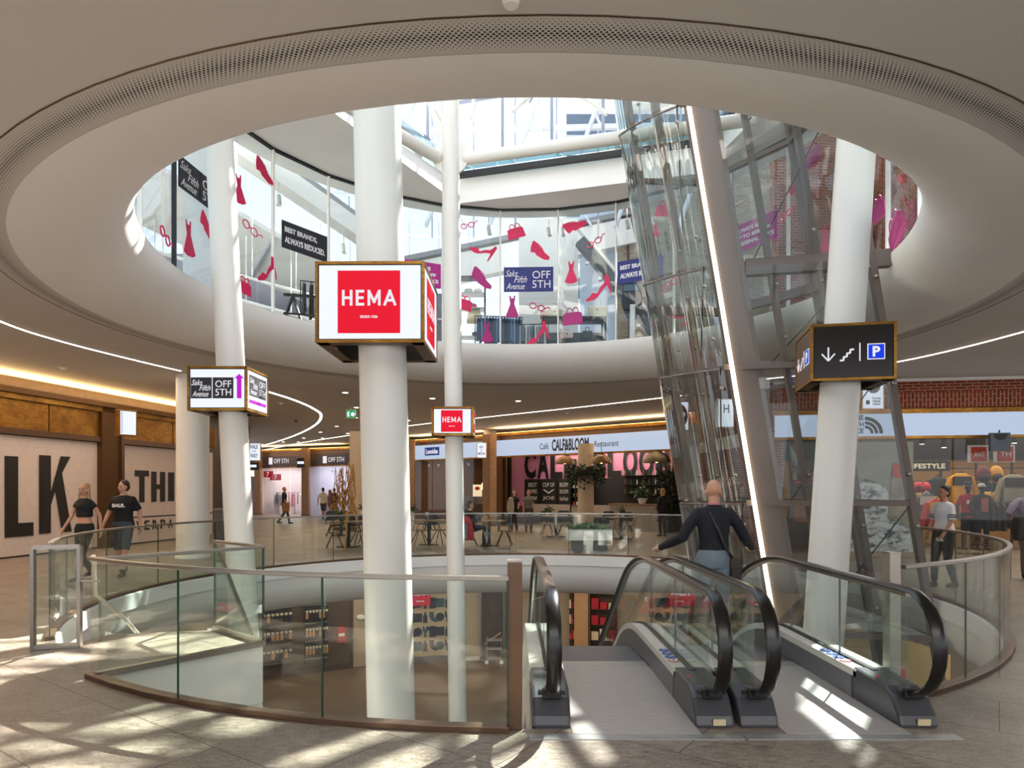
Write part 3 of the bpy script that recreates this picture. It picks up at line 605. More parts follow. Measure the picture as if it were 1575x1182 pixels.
s4, W4, part4 = shop('cafe_shopfront', C0, C1, 'café front with long pale lit fascia naming café and restaurant', fascia=SCRB, fz=(3.28, 4.02), wallc='#2a2421', light=130, glassed=False, depth=4.2, ztop=4.35, side0=False)
LC = (Vector((*C1, 0))-Vector((*C0, 0))).length
U4 = (W4(1, 0)-W4(0, 0)).normalized()
def cpx(px, off):  # distance along the café front, off metres behind it, seen at an image column
    p = W4(0, off); k = (px-787.5)/F; return (k*p.y-p.x)/(U4.x-k*U4.y)
fasciatext(s4, W4, 'Café', LC*.275, LC*.325, 3.5, 3.76, INK); fasciatext(s4, W4, 'CALF&BLOOM', LC*.345, LC*.545, 3.4, 3.92, INK, bold=.03); fasciatext(s4, W4, 'Restaurant', LC*.575, LC*.695, 3.5, 3.74, INK)
part4('pink_wall_panel', PINK, cpx(785, -2.3), cpx(1034, -2.3), -2.3, -2.4, .9, 3.5)
part4('dark_corner', mat('cafe_dark', '#1d1a18', .6), cpx(779, -2.2), cpx(785, -2.2), -2.2, -2.4, 0, 3.5)
part4('dark_lower_wall', mat('cafe_dark'), cpx(807, -2.25), LC-.2, -2.25, -2.3, .5, 2.22); part4('bench_back', mat('bench_cream', '#a5988c', .7), cpx(812, -1.9), cpx(945, -1.9), -1.9, -2.1, .45, 1.0)
part4('metal_panel', mat('brass_sheen', '#8a6a3a', .3, .9), .05, cpx(778, -.4), -.4, -.45, 0, 3.2)
part4('slatted_screen', mat('cafe_dark'), cpx(1034, -.8), LC-.05, -.8, -.86, 0, 3.2)
for k in range(12): part4('screen_slat', mat('slat_green', '#26281c', .6), cpx(1035+k*1.7, -.74), cpx(1035+k*1.7, -.74)+.035, -.74, -.8, 0, 3.2)
BL = mat('cafe_letter_black', '#191515', .5); q0, q1 = cpx(806, -2.24), cpx(1034, -2.24)
part4('dark_shelf_wall', mat('cafe_dark'), cpx(955, -2.2), cpx(1033, -2.2), -2.2, -2.25, .4, 2.3)
for i, ch in enumerate('CALF&BLOOM'):
    a_ = q0+(q1-q0)*i/10; fasciatext(s4, W4, ch, a_+.03, a_+(q1-q0)/10*.93, 2.24, 3.66, BL, off=-2.24, bold=.04)
CH = mat('chalkboard', '#1c1b1a', .6); CHW = mat('chalk_white', '#cfcac2', .8)
for i, (pa_, pb_, s_) in enumerate(((811, 829, ('BEST', 'COFFEE', 'TODAY')), (833, 856, ('CUP OF', 'V', 'JOE')), (859, 877, ('BLOOM', 'ROOM', 'fresh food')))):
    t0, wB = cpx(pa_, -2.2), cpx(pb_, -2.2)-cpx(pa_, -2.2)
    b = thing('chalkboard', W4(t0, -2.2, 1.02), 0, ['chalkboard with lettering nearest the pink strip in the café', 'middle café chalkboard with a big coffee cup drawing', 'café chalkboard beside the planted column'][i], 'chalkboard')
    u = U4; MB().plate([(0, 0), (wB, 0), (wB, 1.15), (0, 1.15)], (0, 0, 0), u, (0, 0, 1), .02).build('board', CH, b)
    nv = Vector((u.y, -u.x, 0))*.03
    for j, w_ in enumerate(s_): text('chalk_lettering', w_, u*.1+nv+Vector((0, 0, .82-j*.33)), u, (0, 0, 1), wB-.2, .2, CHW, parent=b)
# pendants, planted column, shelf, counter
def pendant(px, d, py, r, lb, mt):
    z = EYE+(HY-py)*d/F; t = thing('pendant_lamp', (X(px, d), d, z), 0, lb, 'lamp'); MB().lathe([(r, 0), (r*.97, .12*r*4*.4), (r*.75, r*.55), (r*.3, r*.8), (.03, r*.85)], n=24).build('lamp_shade', mt, t, smooth=True)
    MB().tube([(0, 0, r*.85), (0, 0, 3.4-z+.2)], .012, 6).build('cord', BLACK, t); MB().ball((0, 0, .05), .06, 6).build('bulb', glow('warm_bulb', '#ffc070', 6), t)
PG = mat('pendant_bronze', '#6e4f31', .5, .2); pendant(869, 28.9, 714, .42, 'bronze dome pendant left of the planted column in the café', PG); pendant(925, 27.2, 713, .42, 'bronze dome pendant just behind the planted column', PG)
pendant(1010, 26.9, 712, .55, 'large grey dome pendant near the slatted screen of the café', mat('pendant_grey', '#5e5850', .5))
t = thing('planted_column', (X(901, 28.3), 28.3, 0), 0, 'cream round café column wearing a hanging ring of green plants', 'column'); MB().lathe([(.33, 0), (.33, 3.6)], n=32).build('shaft', mat('beige_plaster'), t, smooth=True)
LEAF = mat('dark_leaf', '#23331a', .6, var=.5, vscale=6)
def foliage(n, fn, size, seed=1):
    m = MB(); r_ = random.Random(seed)
    for _ in range(n):
        c = Vector(fn(r_)); a, b = Vector((r_.uniform(-1, 1), r_.uniform(-1, 1), r_.uniform(-1, .6))).normalized(), Vector((r_.uniform(-1, 1), r_.uniform(-1, 1), r_.uniform(-1, 1))).normalized(); s = size*r_.uniform(.6, 1.3); b = (b-a*b.dot(a)).normalized()
        m.add([c, c+a*s*.5+b*s*.22, c+a*s, c+a*s*.5-b*s*.22], [(0, 1, 2, 3)])
    return m
def ringf(r_): a = r_.random()*2*PI; q = .38+.42*r_.random()**.7; return (q*math.cos(a), q*math.sin(a), 2.55+r_.gauss(0, .12)-(.55*r_.random()**2 if q > .5 else .1))
tag(foliage(1500, ringf, .16).build('foliage', LEAF, t, recalc=False), kind='stuff')
MB().lathe([(.36, 2.4), (.62, 2.42), (.62, 2.55), (.36, 2.55)], n=24).build('planter_ring', BLACK, t)
def box_thing(name, lb, cat, c, dim, mt, rz=0, parts=()):
    t = thing(name, (c[0], c[1], c[2]), rz, lb, cat); MB().box((0, 0, dim[2]/2), dim).build('body', mt, t, bevel=.006)
    for nm, cc, dd, m2 in parts: MB().box(cc, dd).build(nm, m2, t)
    return t
sh = thing('bottle_shelf', W4(cpx(880, -2.0), -2.0, 0), math.atan2((W4(1, 0)-W4(0, 0)).y, (W4(1, 0)-W4(0, 0)).x), 'black café shelf of bottles and jars behind the planted column', 'shelf')
for z in (.95, 1.35, 1.75, 2.1): MB().bb(0, 1.1, -.15, .15, z, z+.03).build('shelf_board', BLACK, sh)
for x_ in (0, 1.1): MB().bb(x_-.02, x_+.02, -.15, .15, 0, 2.15).build('upright', BLACK, sh)
JC = ['#c9bfae', '#8a5a3a', '#d8d0c4', '#5a6a3a', '#a33a2a']
uu = (W4(1, 0)-W4(0, 0)).normalized(); jar0 = None
for z in (.98, 1.38, 1.78):
    for k in range(6):
        p = W4(cpx(880, -2.0)+.12+k*.17, -2.0, z); c = JC[(k*3+int(z*10)) % 5]
        j = thing('storage_jar', p, 0, 'small jar standing on the black café shelf', 'jar', 'jars on the black café shelf'); MB().lathe([(0, 0), (.05, 0), (.055, .12), (.03, .17), (0, .17)], n=10).build('body', mat('jar_'+c[1:], c, .4), j, smooth=True); MB().lathe([(0, .2), (.032, .2), (.032, .17)], n=10).build('lid', BLACK, j)
ct = W4(cpx(985, -1.2), -1.2, 0); rzc = math.atan2(uu.y, uu.x)
box_thing('cafe_counter', 'pale café counter in front of the dark back shelves', 'counter', ct, (2.6, .7, 1.05), mat('bench_cream'), rzc, (('worktop', (0, 0, 1.08), (2.7, .8, .05), WOOD),))
t = thing('potted_plant', ct+uu*.1+Vector((0, 0, 1.1)), 0, 'white bowl with a leafy plant on the café counter', 'plant'); MB().lathe([(0, 0), (.12, 0), (.22, .25), (.2, .25), (.1, .05)], n=20).build('pot', WHITE, t, smooth=True)
tag(foliage(250, lambda r_: (r_.gauss(0, .14), r_.gauss(0, .14), .35+abs(r_.gauss(0, .22))), .18, 5).build('foliage', mat('leaf_green', '#3c5226', .6, var=.4), t, recalc=False), kind='stuff')
t = thing('potted_plant', W4(cpx(1028, -.5), -.5, 0), 0, 'tall dark bushy plant in front of the slatted café screen', 'plant'); MB().lathe([(0, 0), (.2, 0), (.26, .45), (.22, .45)], n=20).build('pot', BLACK, t)
tag(foliage(900, lambda r_: (r_.gauss(0, .22), r_.gauss(0, .2), .5+2.0*r_.random()), .2, 9).build('foliage', LEAF, t, recalc=False), kind='stuff')
for k, (zz, nn_) in enumerate(((1.5, 7), (1.9, 6), (2.3, 6))):
    part4('bar_shelf', BLACK, cpx(958, -2.05), cpx(1032, -2.05), -1.95, -2.2, zz, zz+.03)
    for i in range(nn_):
        p = W4(cpx(960, -2.05)+.3*i+.05, -2.05, zz+.03); j = thing('bottle', p, 0, 'bottle on the dark shelves behind the café counter', 'bottle', 'bottles behind the café counter'); MB().lathe([(0, 0), (.035, 0), (.035, .16), (.012, .2), (.012, .26), (0, .26)], n=10).build('glass_body', mat(['b_amber', 'b_green', 'b_clear'][i % 3], ['#6a4018', '#2a4a2a', '#b8b4a0'][i % 3], .15), j, smooth=True); MB().lathe([(0, .28), (.014, .28), (.014, .25)], n=8).build('cap', BRASS, j)
# brown shop contents
uu3 = (W3(1, 0)-W3(0, 0)).normalized()
t = box_thing('pastry_counter', 'lit counter of sweets inside the brown shop front', 'counter', W3(3.2, -2.2, 0), (1.8, .7, .95), DWOOD, math.atan2(uu3.y, uu3.x), (('glass_case', (0, 0, 1.15), (1.7, .6, .4), SHOPG),))
t = thing('lit_arch_sign', W3(2.95, -2.6, 1.7), 0, 'glowing cream arch light inside the brown shop front', 'lamp'); MB().prism([(0, 0), (.35, 0), (.35, .3), (.27, .45), (.08, .45), (0, .3)], 0, .06).build('shade', glow('arch_glow', '#ffdfa0', 2.2), t); [c for c in kids(t)][0].rotation_euler = (PI/2, 0, 0); MB().tube([(.17, 0, .45), (.17, 0, 1.3)], .01, 6).build('cord', BLACK, t)
t = thing('lit_poster', W3(2.55, -2.7, 1.35), 0, 'lit cream poster with red shapes inside the brown shop front', 'poster'); MB().box((0, 0, .3), (.5, .04, .65)).build('panel', glow('poster_glow', '#f0d8b0', 1.0), t); MB().ball((.0, -.03, .42), (.14, .01, .1)).build('red_shape', REDP, t)
for k in range(5): 
    p = W3(.7+.75*k, -.8, 3.05); t = thing('spot_lamp', p, 0, 'small track spotlight under the ceiling of the brown shop', 'lamp', 'track spotlights in the brown shop'); MB().tube([(0, 0, 0), (.03, -.1, -.1)], .05, 10).build('head', WHITE, t); MB().tube([(0, 0, 0), (0, 0, .25)], .012, 6).build('stem', BLACK, t)
# coves above back shops
for nm, a, b, lb in (('cove_light', OUT0, OUT2, 'warm cove light over the far dark-fascia shop fronts'), ('cove_light', (X(629, 37), 37), (X(744, 33.4), 33.4), 'warm cove light over the brown shop front'), ('cove_light', C0, C1, 'warm cove light over the café fascia')):
    t = thing(nm, (a[0], a[1], 4.36), 0, lb, 'light'); A, B = Vector((0, 0, 0)), Vector((b[0]-a[0], b[1]-a[1], 0)); n = Vector((B.y, -B.x, 0)).normalized()*.02; MB().bar(A+n, B+n, .05, .03).build('strip', LEDCOVE, t)
struct(MB().prism([(X(300, 49), 56), (X(300, 49), 55.9), (12, 51), (12, 51.2)], 0, 4.57).build('wall_back', DWOOD))
struct(MB().prism([(OUT2[0], OUT2[1]), (OUT2[0], OUT2[1]+.2), (X(629, 37), 37.3), (X(629, 37), 37)], 0, 4.57).build('wall_bay', mat('beige_plaster')))
struct(MB().prism([(X(744, 33.4), 33.4), (X(763, 32.3), 32.3), (X(763, 32.6), 32.8), (X(744, 33.6), 34)], 0, 4.57).build('wall_nib', DWOOD))
# brick wall from café end to the clothes shop
NF0 = (6.95, 18.2)
struct(MB().prism([(C1[0]-.0, C1[1]-.2), (C1[0]+.12, C1[1]-.25), (C1[0]+.4, C1[1]+8), (C1[0]+.1, C1[1]+8)], 0, 4.57).build('wall_cafe_end', BRICK))
struct(MB().prism([(C1[0]+.1, 25.75), (NF0[0], NF0[1]), (NF0[0]+.3, NF0[1]), (C1[0]+.4, 26.2)], 0, 4.57).build('wall_right', BRICK))
struct(MB().prism([(C1[0]+.05, 25.7), (NF0[0]-.03, NF0[1]+.3), (NF0[0], NF0[1]+.3), (C1[0]+.1, 25.8)], 3.0, 3.4).build('trim_5', WHITE))
t = thing('white_wall_pier', (X(1066, 24), 24, 0), 0, 'white wall pier beside the café brick edge behind the lift', 'pier'); MB().bb(-.22, .22, -.1, .3, 0, 4.0).build('shaft', WHITE, t); MB().bb(-.23, .23, -.11, .31, 0, .1).build('plinth', STEEL, t)
hanging_sign(1044, 22.0, 618, 663, .62, 'white hanging sign with a black disc reading blue beside the lift', SCRW, name='hanging_sign')
t = [q for q in bpy.data.objects if q.name.startswith('hanging_sign') and q.parent is None][-1]
hh_ = 45*22/F; o = MB().lathe([(0, 0), (.27, 0), (.27, .01), (0, .01)], n=32, sy=1.4).build('disc', mat('black_sign'), t, loc=(0, -.085, hh_/2)); o.rotation_euler = (PI/2, 0, 0)
text('lettering', 'blue', (-.17, -.1, hh_/2-.02), (1, 0, 0), (0, 0, 1), .34, .2, TXW, parent=t, bold=.01); text('lettering', 'amsterdam', (-.1, -.1, hh_/2-.12), (1, 0, 0), (0, 0, 1), .2, .04, TXW, parent=t)
hanging_sign(1115, 17.5, 614, 658, .42, 'white hanging sign with a black H seen through the lift glass', SCRW, (('H', .35, .5, .35, .3, INK),), frame=WHITE)
# ---------------------------------------------------------------- escalators
Y0E, RT = 7.25, 2.4; SL = math.radians(30)
def epath(h, y_start=5.0, n=9, zend=-4.75):
    """side profile (y, z) at height h above the step line, top flat, bend, 30 degree incline, bottom flat"""
    pts = [(y_start, h), (Y0E, h)]
    for i in range(1, n): th = SL*i/(n-1); pts.append((Y0E+(RT+h)*math.sin(th), h-(RT+h)*(1-math.cos(th))))
    y1, z1 = pts[-1]; L = (z1-h-zend)/math.sin(SL); 
    pts.append((y1+L*math.cos(SL), z1-L*math.sin(SL))); y2 = pts[-1][0]; pts.append((y2+.5, zend-.12+h)); pts.append((y2+1.9, zend-.15+h)); return pts
def sect(x0, x1, lo, hi):
    rings = [[(x0, a[0], a[1]), (x1, a[0], a[1]), (x1, b[0], b[1]), (x0, b[0], b[1])] for a, b in zip(lo, hi)]
    return MB().loft(rings)
PLATE = stripes('ribbed_plate', '#c6c0bc', '#a8a29e', .018, 1, .45, .4, .3)
STEPM = stripes('step_ribs', '#7c7d84', '#5b5c64', .016, 0, .5, .4, .4)
BLUES = mat('sticker_blue', '#2450a8', .4); REDS = mat('sticker_red', '#c03038', .4)
def escalator(xc, hw, label, stick=True):
    r = thing('escalator', (xc, 0, 0), 0, label, 'escalator', None); iw = hw-.135
    MB().bb(-iw, iw, 4.78, 6.6, -.02, .008).build('landing_plate', PLATE, r); c = MB().bb(-iw+.01, iw-.01, 6.6, 6.78, -.02, .012).build('comb_plate', ALU, r)
    pp = epath(0, 6.78); 
    def at(sy):
        L = 0
        for (a, b), (c_, d) in zip(pp, pp[1:]):
            q = math.hypot(c_-a, d-b)
            if L+q >= sy: f = (sy-L)/q; return a+(c_-a)*f, b+(d-b)*f
            L += q
        return pp[-1]
    for k in range(27):
        y, z = at(.02+k*.43); y2, z2 = at(.02+(k+1)*.43); MB().bb(-iw+.012, iw-.012, y, y+.42, z2-.10, z2 if k else -.002).build('step', STEPM, r)
    for s in (-1, 1):
        b = thing('balustrade', (0, 0, 0)); b.parent = r; g = hw*s
        xs = sorted((s*iw, s*(hw-.012))); xo = sorted((s*(hw+.012), s*(hw+.145)))
        sect(xs[0], xs[0]+.0+(xs[1]-xs[0]), epath(.19, 5.55), epath(.25, 5.55)).build('inner_deck', DECKW, b)
        sect(xo[0], xo[1], epath(.18, 5.55), epath(.25, 5.55)).build('outer_deck', DECKW, b)
        q0 = s*iw; sect(min(q0, q0+s*.03), max(q0, q0+s*.03), epath(-.06, 5.63), epath(.19, 5.63)).build('skirt_panel', DKGREY, b)
        q0 = s*(hw+.145); sect(min(q0, q0-s*.02), max(q0, q0-s*.02), epath(-.75, 5.6), epath(.18, 5.6)).build('outer_cladding', DECKW, b)
        sect(g-.006, g+.006, epath(.25, 5.05), epath(.93, 5.05)).build('glass_panel', GLASS, b)
        sect(g-s*.012-.012, g-s*.012+.012, epath(.245, 5.5), epath(.268, 5.5)).build('gasket', BLACK, b); sect(g+s*.012-.01, g+s*.012+.01, epath(.245, 5.5), epath(.268, 5.5)).build('gasket', BLACK, b)
        for yj in (6.1, 7.15): MB().bb(g-.008, g+.008, yj, yj+.006, .25, .93).build('glass_joint', DKGREY, b)
        MB().lathe([(0, -.006), (.335, -.006), (.335, .006), (0, .006)], n=28, a0=PI*.0, a1=PI).build('newel_glass', GLASS, b, loc=(g, 5.06, .595)).rotation_euler = (0, PI/2, PI/2)
        # handrail: inlet, newel semicircle, run
        hp = [(5.12, .235), (4.98, .222)]+[(5.0+.36*math.cos(a)*1.0, .60+.375*math.sin(a)) for a in [(-100-16*i)*PI/180 for i in range(0, 11)]]
        hp = [(5.12, .235), (5.02, .224)]+[(5.04-.375*math.sin(t*PI), .60-.378*math.cos(t*PI)) for t in [i/12 for i in range(1, 13)]]
        run = epath(.978, 5.3); hp += run
        rings = []
        hw_, hh = .052, .021; n = 10
        for i, (y, z) in enumerate(hp):
            a, c_ = hp[max(i-1, 0)], hp[min(i+1, len(hp)-1)]; ty, tz = c_[0]-a[0], c_[1]-a[1]; q = math.hypot(ty, tz) or 1; ny, nz = -tz/q, ty/q
            rings.append([(g+hw_*math.cos(2*PI*k/n), y+ny*hh*math.sin(2*PI*k/n), z+nz*hh*math.sin(2*PI*k/n)) for k in range(n)])
        MB().loft(rings).build('handrail', RUBBER, b, smooth=True)
        gu = [(y, z) for y, z in epath(.955, 5.05)]; sect(g-.018, g+.018, [(y, z-.03) for y, z in gu], gu).build('handrail_guide', STEEL, b)
        # dark newel base
        w0, w1 = sorted((s*iw, s*(hw+.145))); pr = [(4.90, 0), (4.93, .08), (5.02, .19), (5.14, .245), (5.62, .262), (5.62, -.02)]
        rr = [[(w0, y, z) for y, z in pr], [(w0+.02 if s < 0 else w0, y, z) for y, z in pr]][:1]; ww = [w0, w1]
        mb = MB(); n_ = len(pr); mb.loft([[(x_, y, z) for y, z in pr] for x_ in ww]); mb.build('newel_base', mat('newel_dark', '#46464a', .35, .2), b, bevel=.025)
        MB().bb(g-.07, g+.07, 4.965, 5.0, .19, .27).build('handrail_inlet', BLACK, b, bevel=.01); MB().bb(g-.1, g+.1, 4.99, 5.03, .215, .245).build('inlet_brush', BLACK, b)
        if s > 0:
            MB().box((g+.03, 4.903, .045), (.09, .012, .045)).build('label_plate', mat('cream_label', '#c8b890', .5), b)
            MB().lathe([(0, 0), (.014, 0), (.014, .01), (0, .01)], n=14).build('stop_button', REDS, b, loc=(g-.09, 5.3, .262))
            for k in range(4):
                c_ = (g-.075, 6.22-k*.125, .252); o = MB().lathe([(0, 0), (.048, 0), (.048, .004), (0, .004)], n=20).build('safety_sticker', BLUES if k < 3 else REDS, b, loc=c_)
                if k == 3: MB().lathe([(0, .004), (.036, .004), (.036, .006), (0, .006)], n=18).build('sticker_centre', WHITE, o)
                MB().bar((-.012, -.018, .007), (.01, .016, .007), .009, .003).build('pictogram', WHITE if k < 3 else BLACK, o); 
    return r
escalator(.875, .585, 'first escalator beside the brown railing post, nobody on it')
escalator(2.36, .57, 'second escalator carrying the bald man in the dark jumper')
for nm, x0, x1, lb in (('floor_strip', .12, 1.60, 'thin metal threshold in front of the empty escalator'), ('floor_strip', 1.62, 3.1, 'thin metal threshold in front of the second escalator')):
    t = thing(nm, (x0, 4.68, 0), 0, lb, 'threshold'); MB().bb(0, x1-x0, 0, .1, -.02, .006).build('metal_strip', ALU, t)
# ---------------------------------------------------------------- sign boxes on the columns
def signbox(cx, cy, w, d, h, z0, rz, label, faces, frame=BRASS, hole=.36):
    t = thing('column_sign', (cx, cy, z0), rz, label, 'sign'); b = .035
    for z in (0, h):
        for (x0, y0, x1, y1) in ((-1, -1, 1, -1), (1, -1, 1, 1), (1, 1, -1, 1), (-1, 1, -1, -1)): MB().bar((x0*w/2, y0*d/2, z), (x1*w/2, y1*d/2, z), b, b).build('frame_rail', frame, t)
    for x0, y0 in ((-1, -1), (1, -1), (1, 1), (-1, 1)): MB().bar((x0*w/2, y0*d/2, -b/2), (x0*w/2, y0*d/2, h+b/2), b, b).build('frame_post', frame, t)
    m = MB(); t0 = .1
    for s in (-1, 1): m.bb(s*w/2-.04 if s > 0 else -w/2, s*w/2 if s > 0 else -w/2+.04, -d/2, d/2, .01, h); m.bb(-w/2, w/2, s*d/2-.04 if s > 0 else -d/2, s*d/2 if s > 0 else -d/2+.04, .01, h)
    m.build('housing', mat('dark_housing', '#2b221b', .5), t)
    m = MB()
    for (a, b_, c, e) in ((-w/2, w/2, -d/2, -d/2+.14), (-w/2, w/2, d/2-.14, d/2), (-w/2, -w/2+.14, -d/2, d/2), (w/2-.14, w/2, -d/2, d/2)): m.bb(a, b_, c, e, -.02, .0)
    m.build('underside_frame', mat('dark_brass'), t)
    for f, (ox, oy, ux, uy, ww) in zip(faces, ((-w/2, -d/2-.002, 1, 0, w), (w/2+.002, -d/2, 0, 1, d), (w/2, d/2+.002, -1, 0, w), (-w/2-.002, d/2, 0, -1, d))):
        if f is None: continue
        o = Vector((ox, oy, 0)); u = Vector((ux, uy, 0)); fm, fn = f; g = .03
        s = MB().plate([(g, g), (ww-g, g), (ww-g, h-g), (g, h-g)], o, u, (0, 0, 1), .006).build('screen', fm, t)
        fn(s, o+u.cross(Vector((0, 0, 1)))*.008, u, ww, h)
    MB().tube([(0, 0, h), (0, 0, h+.012)], .03, 8).build('cable_gland', WHITE, t); return t
Z = Vector((0, 0, 1))
STROKES = {'H': [(0, 0, 0, 1), (1, 0, 1, 1), (0, .5, 1, .5)], 'E': [(0, 0, 0, 1), (0, 1, 1, 1), (0, .5, .9, .5), (0, 0, 1, 0)], 'M': [(0, 0, 0, 1), (1, 0, 1, 1), (.04, .95, .5, .2), (.5, .2, .96, .95)], 'A': [(-.05, 0, .5, 1), (.5, 1, 1.05, 0), (.2, .3, .8, .3)]}
def blockword(word, par, o, u, W_, H_, mt):
    ws = {'H': .82, 'E': .66, 'M': 1.02, 'A': .92}; tot = sum(ws[c] for c in word)+.26*(len(word)-1); q = W_/tot; x = 0; t = H_*.17; n = u.cross(Z)
    for c in word:
        m = MB(); lw = ws[c]*q
        for a, b, c2, d in STROKES[c]:
            A = o+u*(x+t/2+a*(lw-t))+Z*(t/2+b*(H_-t)); B = o+u*(x+t/2+c2*(lw-t))+Z*(t/2+d*(H_-t)); e = (B-A).normalized()*t*.5; m.bar(A-e, B+e, .003, t, up=(B-A).cross(n))
        m.build('letter', mt, par); x += lw+.26*q
def hema(s, o, u, w, h):
    q = h*.80; x0 = (w-q)/2-.01; MB().plate([(x0, h*.1), (x0+q, h*.1), (x0+q, h*.1+q), (x0, h*.1+q)], o, u, Z, .003).build('red_square', RED, s)
    n = u.cross(Z)*.005; blockword('HEMA', s, o+n+u*(x0+q*.07)+Z*(h*.1+q*.44), u, q*.86, q*.25, TXW); text('lettering', 'SINDS 1926', o+n+u*(x0+q*.36)+Z*(h*.1+q*.24), u, Z, q*.28, q*.045, TXW, s, th=.003, bold=.03)
MAG = glow('magenta_lit', '#c020c8', .8); DK = mat('dark_sign_print', '#26262a', .5)
def saks(s, o, u, w, h, x0=.08, x1=.76, y0=.26, y1=.76, bg=None, lt=None):
    lt = lt or TXW; n = u.cross(Z)*.004; W_ = (x1-x0)*w; H_ = (y1-y0)*h; m = o+u*(x0*w)+Z*(y0*h)
    for a, b in ((0, .495), (.515, 1)): MB().plate([(a*W_, 0), (b*W_, 0), (b*W_, H_), (a*W_, H_)], m, u, Z, .003).build('dark_print', bg or DK, s)
    for i, (wd_, xx, yy, ww) in enumerate((('Saks', .02, .62, .26), ('Fifth', .2, .36, .27), ('Avenue', .04, .08, .38))): text('script_lettering', wd_, m+n+u*(xx*W_)+Z*(yy*H_), u, Z, ww*W_, .27*H_, lt, s, th=.003, shear=.45)
    text('lettering', 'OFF', m+n+u*(.58*W_)+Z*(.53*H_), u, Z, .37*W_, .32*H_, lt, s, th=.003); text('lettering', '5TH', m+n+u*(.58*W_)+Z*(.13*H_), u, Z, .37*W_, .32*H_, lt, s, th=.003)
def saks_up(s, o, u, w, h):
    saks(s, o, u, w, h, .04, .78); MB().plate([(-.035, 0), (.035, 0), (.035, .36), (.075, .36), (0, .44), (-.075, .36), (-.035, .36)], o+u*(.88*w)+Z*(.26*h), u*1.0, Z*.85, .003).build('up_arrow', MAG, s)
def saks_side(s, o, u, w, h):
    saks(s, o, u, w, h, .1, .9, .36, .86); MB().plate([(.1*w, .18*h), (.9*w, .18*h), (.9*w, .26*h), (.1*w, .26*h)], o, u, Z, .003).build('underline', MAG, s)
PB = glow('parking_blue', '#1a3fe0', .8)
def park(s, o, u, w, h):
    n = u.cross(Z)*.004
    def bar(a, b, t=.018): 
        A, B = o+n+u*(a[0]*w)+Z*(a[1]*h), o+n+u*(b[0]*w)+Z*(b[1]*h); MB().bar(A, B, .006, t, up=(B-A).cross(n)).build('arrow_stroke', TXW, s)
    bar((.2, .59), (.2, .34)); bar((.2, .34), (.12, .47)); bar((.2, .34), (.28, .47)); bar((.58, .65), (.58, .32), .014)
    pt = [(.34, .34), (.385, .34), (.385, .405), (.425, .405), (.425, .47), (.465, .47), (.465, .535), (.51, .535)]
    for a, b in zip(pt, pt[1:]): bar(a, b, .022)
    MB().plate([(.67*w, .34*h), (.88*w, .34*h), (.88*w, .63*h), (.67*w, .63*h)], o, u, Z, .003).build('border', TXW, s); MB().plate([(.682*w, .357*h), (.868*w, .357*h), (.868*w, .613*h), (.682*w, .613*h)], o+n, u, Z, .003).build('blue_square', PB, s)
    text('lettering', 'P', o+n*2.2+u*(.73*w)+Z*(.39*h), u, Z, .09*w, .19*h, TXW, s, th=.003, bold=.04)
SCRK = mat('black_screen', '#16120f', .25); 
signbox(-1.70, 8.84, 1.28, 1.28, .94, 3.50, -.01, 'large white light box with a red square on the thick central column', ((SCRW, hema), (SCRW, hema), (SCRW, hema), (SCRW, hema)))
signbox(-4.49, 10.85, .88, .88, .64, 2.94, 0, 'white light box with dark logo panels and a magenta arrow on the leaning column', ((SCRW, saks_up), (SCRW, saks_side), (SCRW, saks), (SCRW, saks)))
signbox(-1.10, 12.95, .74, .70, .50, 2.73, 0, 'small white light box with a red square on the slender column', ((SCRW, hema), (SCRW, hema), (SCRW, hema), (SCRW, hema)))
signbox(4.67, 9.64, 1.03, 1.03, .73, 3.2, -.21, 'black light box with arrow, stairs and blue parking symbol on the leaning column', ((SCRK, park), (SCRK, park), (SCRK, park), (mat('bronze_screen', '#6a5040', .35, .4), park)))
# ---------------------------------------------------------------- leaning glass lift tower
SH = -.165
PL = [Vector((3.50, 12.2)), Vector((4.05, 11.1)), Vector((6.45, 10.6)), Vector((6.35, 12.3)), Vector((5.2, 14.0)), Vector((3.9, 13.9))]
tw = thing('lift_tower', (4.8, 12.2, -5), 0, 'leaning glass lift tower framed in brown steel with a glowing light strip', 'lift'); to = tw.location.copy()
def T(i, z, off=(0, 0)): p = PL[i % 6]; return Vector((p.x+SH*z+off[0], p.y+off[1], z))-to
ZL = [-4.9, -2.7, -.6, 1.5, 3.7, 5.35, 8.0, 10.4]
for i in (0, 2, 3, 4, 5): MB().bar(T(i, -4.95), T(i, 11.5), .10, .12).build('frame_post', BROWN, tw)
MB().bar(T(1, -4.95, (.36, .08)), T(1, 11.5, (.36, .08)), .44, .34, up=(0, 1, 0)).build('main_beam', mat('main_beam_paint', '#7f726a', .4, .1, var=.02), tw)
MB().bar(T(1, -4.9, (.10, -.11)), T(1, 11.5, (.10, -.11)), .055, .05, up=(0, 1, 0)).build('light_strip', glow('tower_led', '#ffe9c8', 5), tw)
for z in ZL:
    for i in range(6):
        w_ = .16 if abs(z-5.35) < .1 else .09
        if i == 1 and abs(z-5.35) < .1: continue
        if i == 0: continue
        MB().bar(T(i, z), T(i+1, z), .1, w_).build('cross_beam', BROWN, tw)
MB().bar(T(1, 5.3, (.6, -.05)), Vector((5.95, 10.55, 5.3))-to, .16, .26).build('bridge_beam', BROWN, tw)
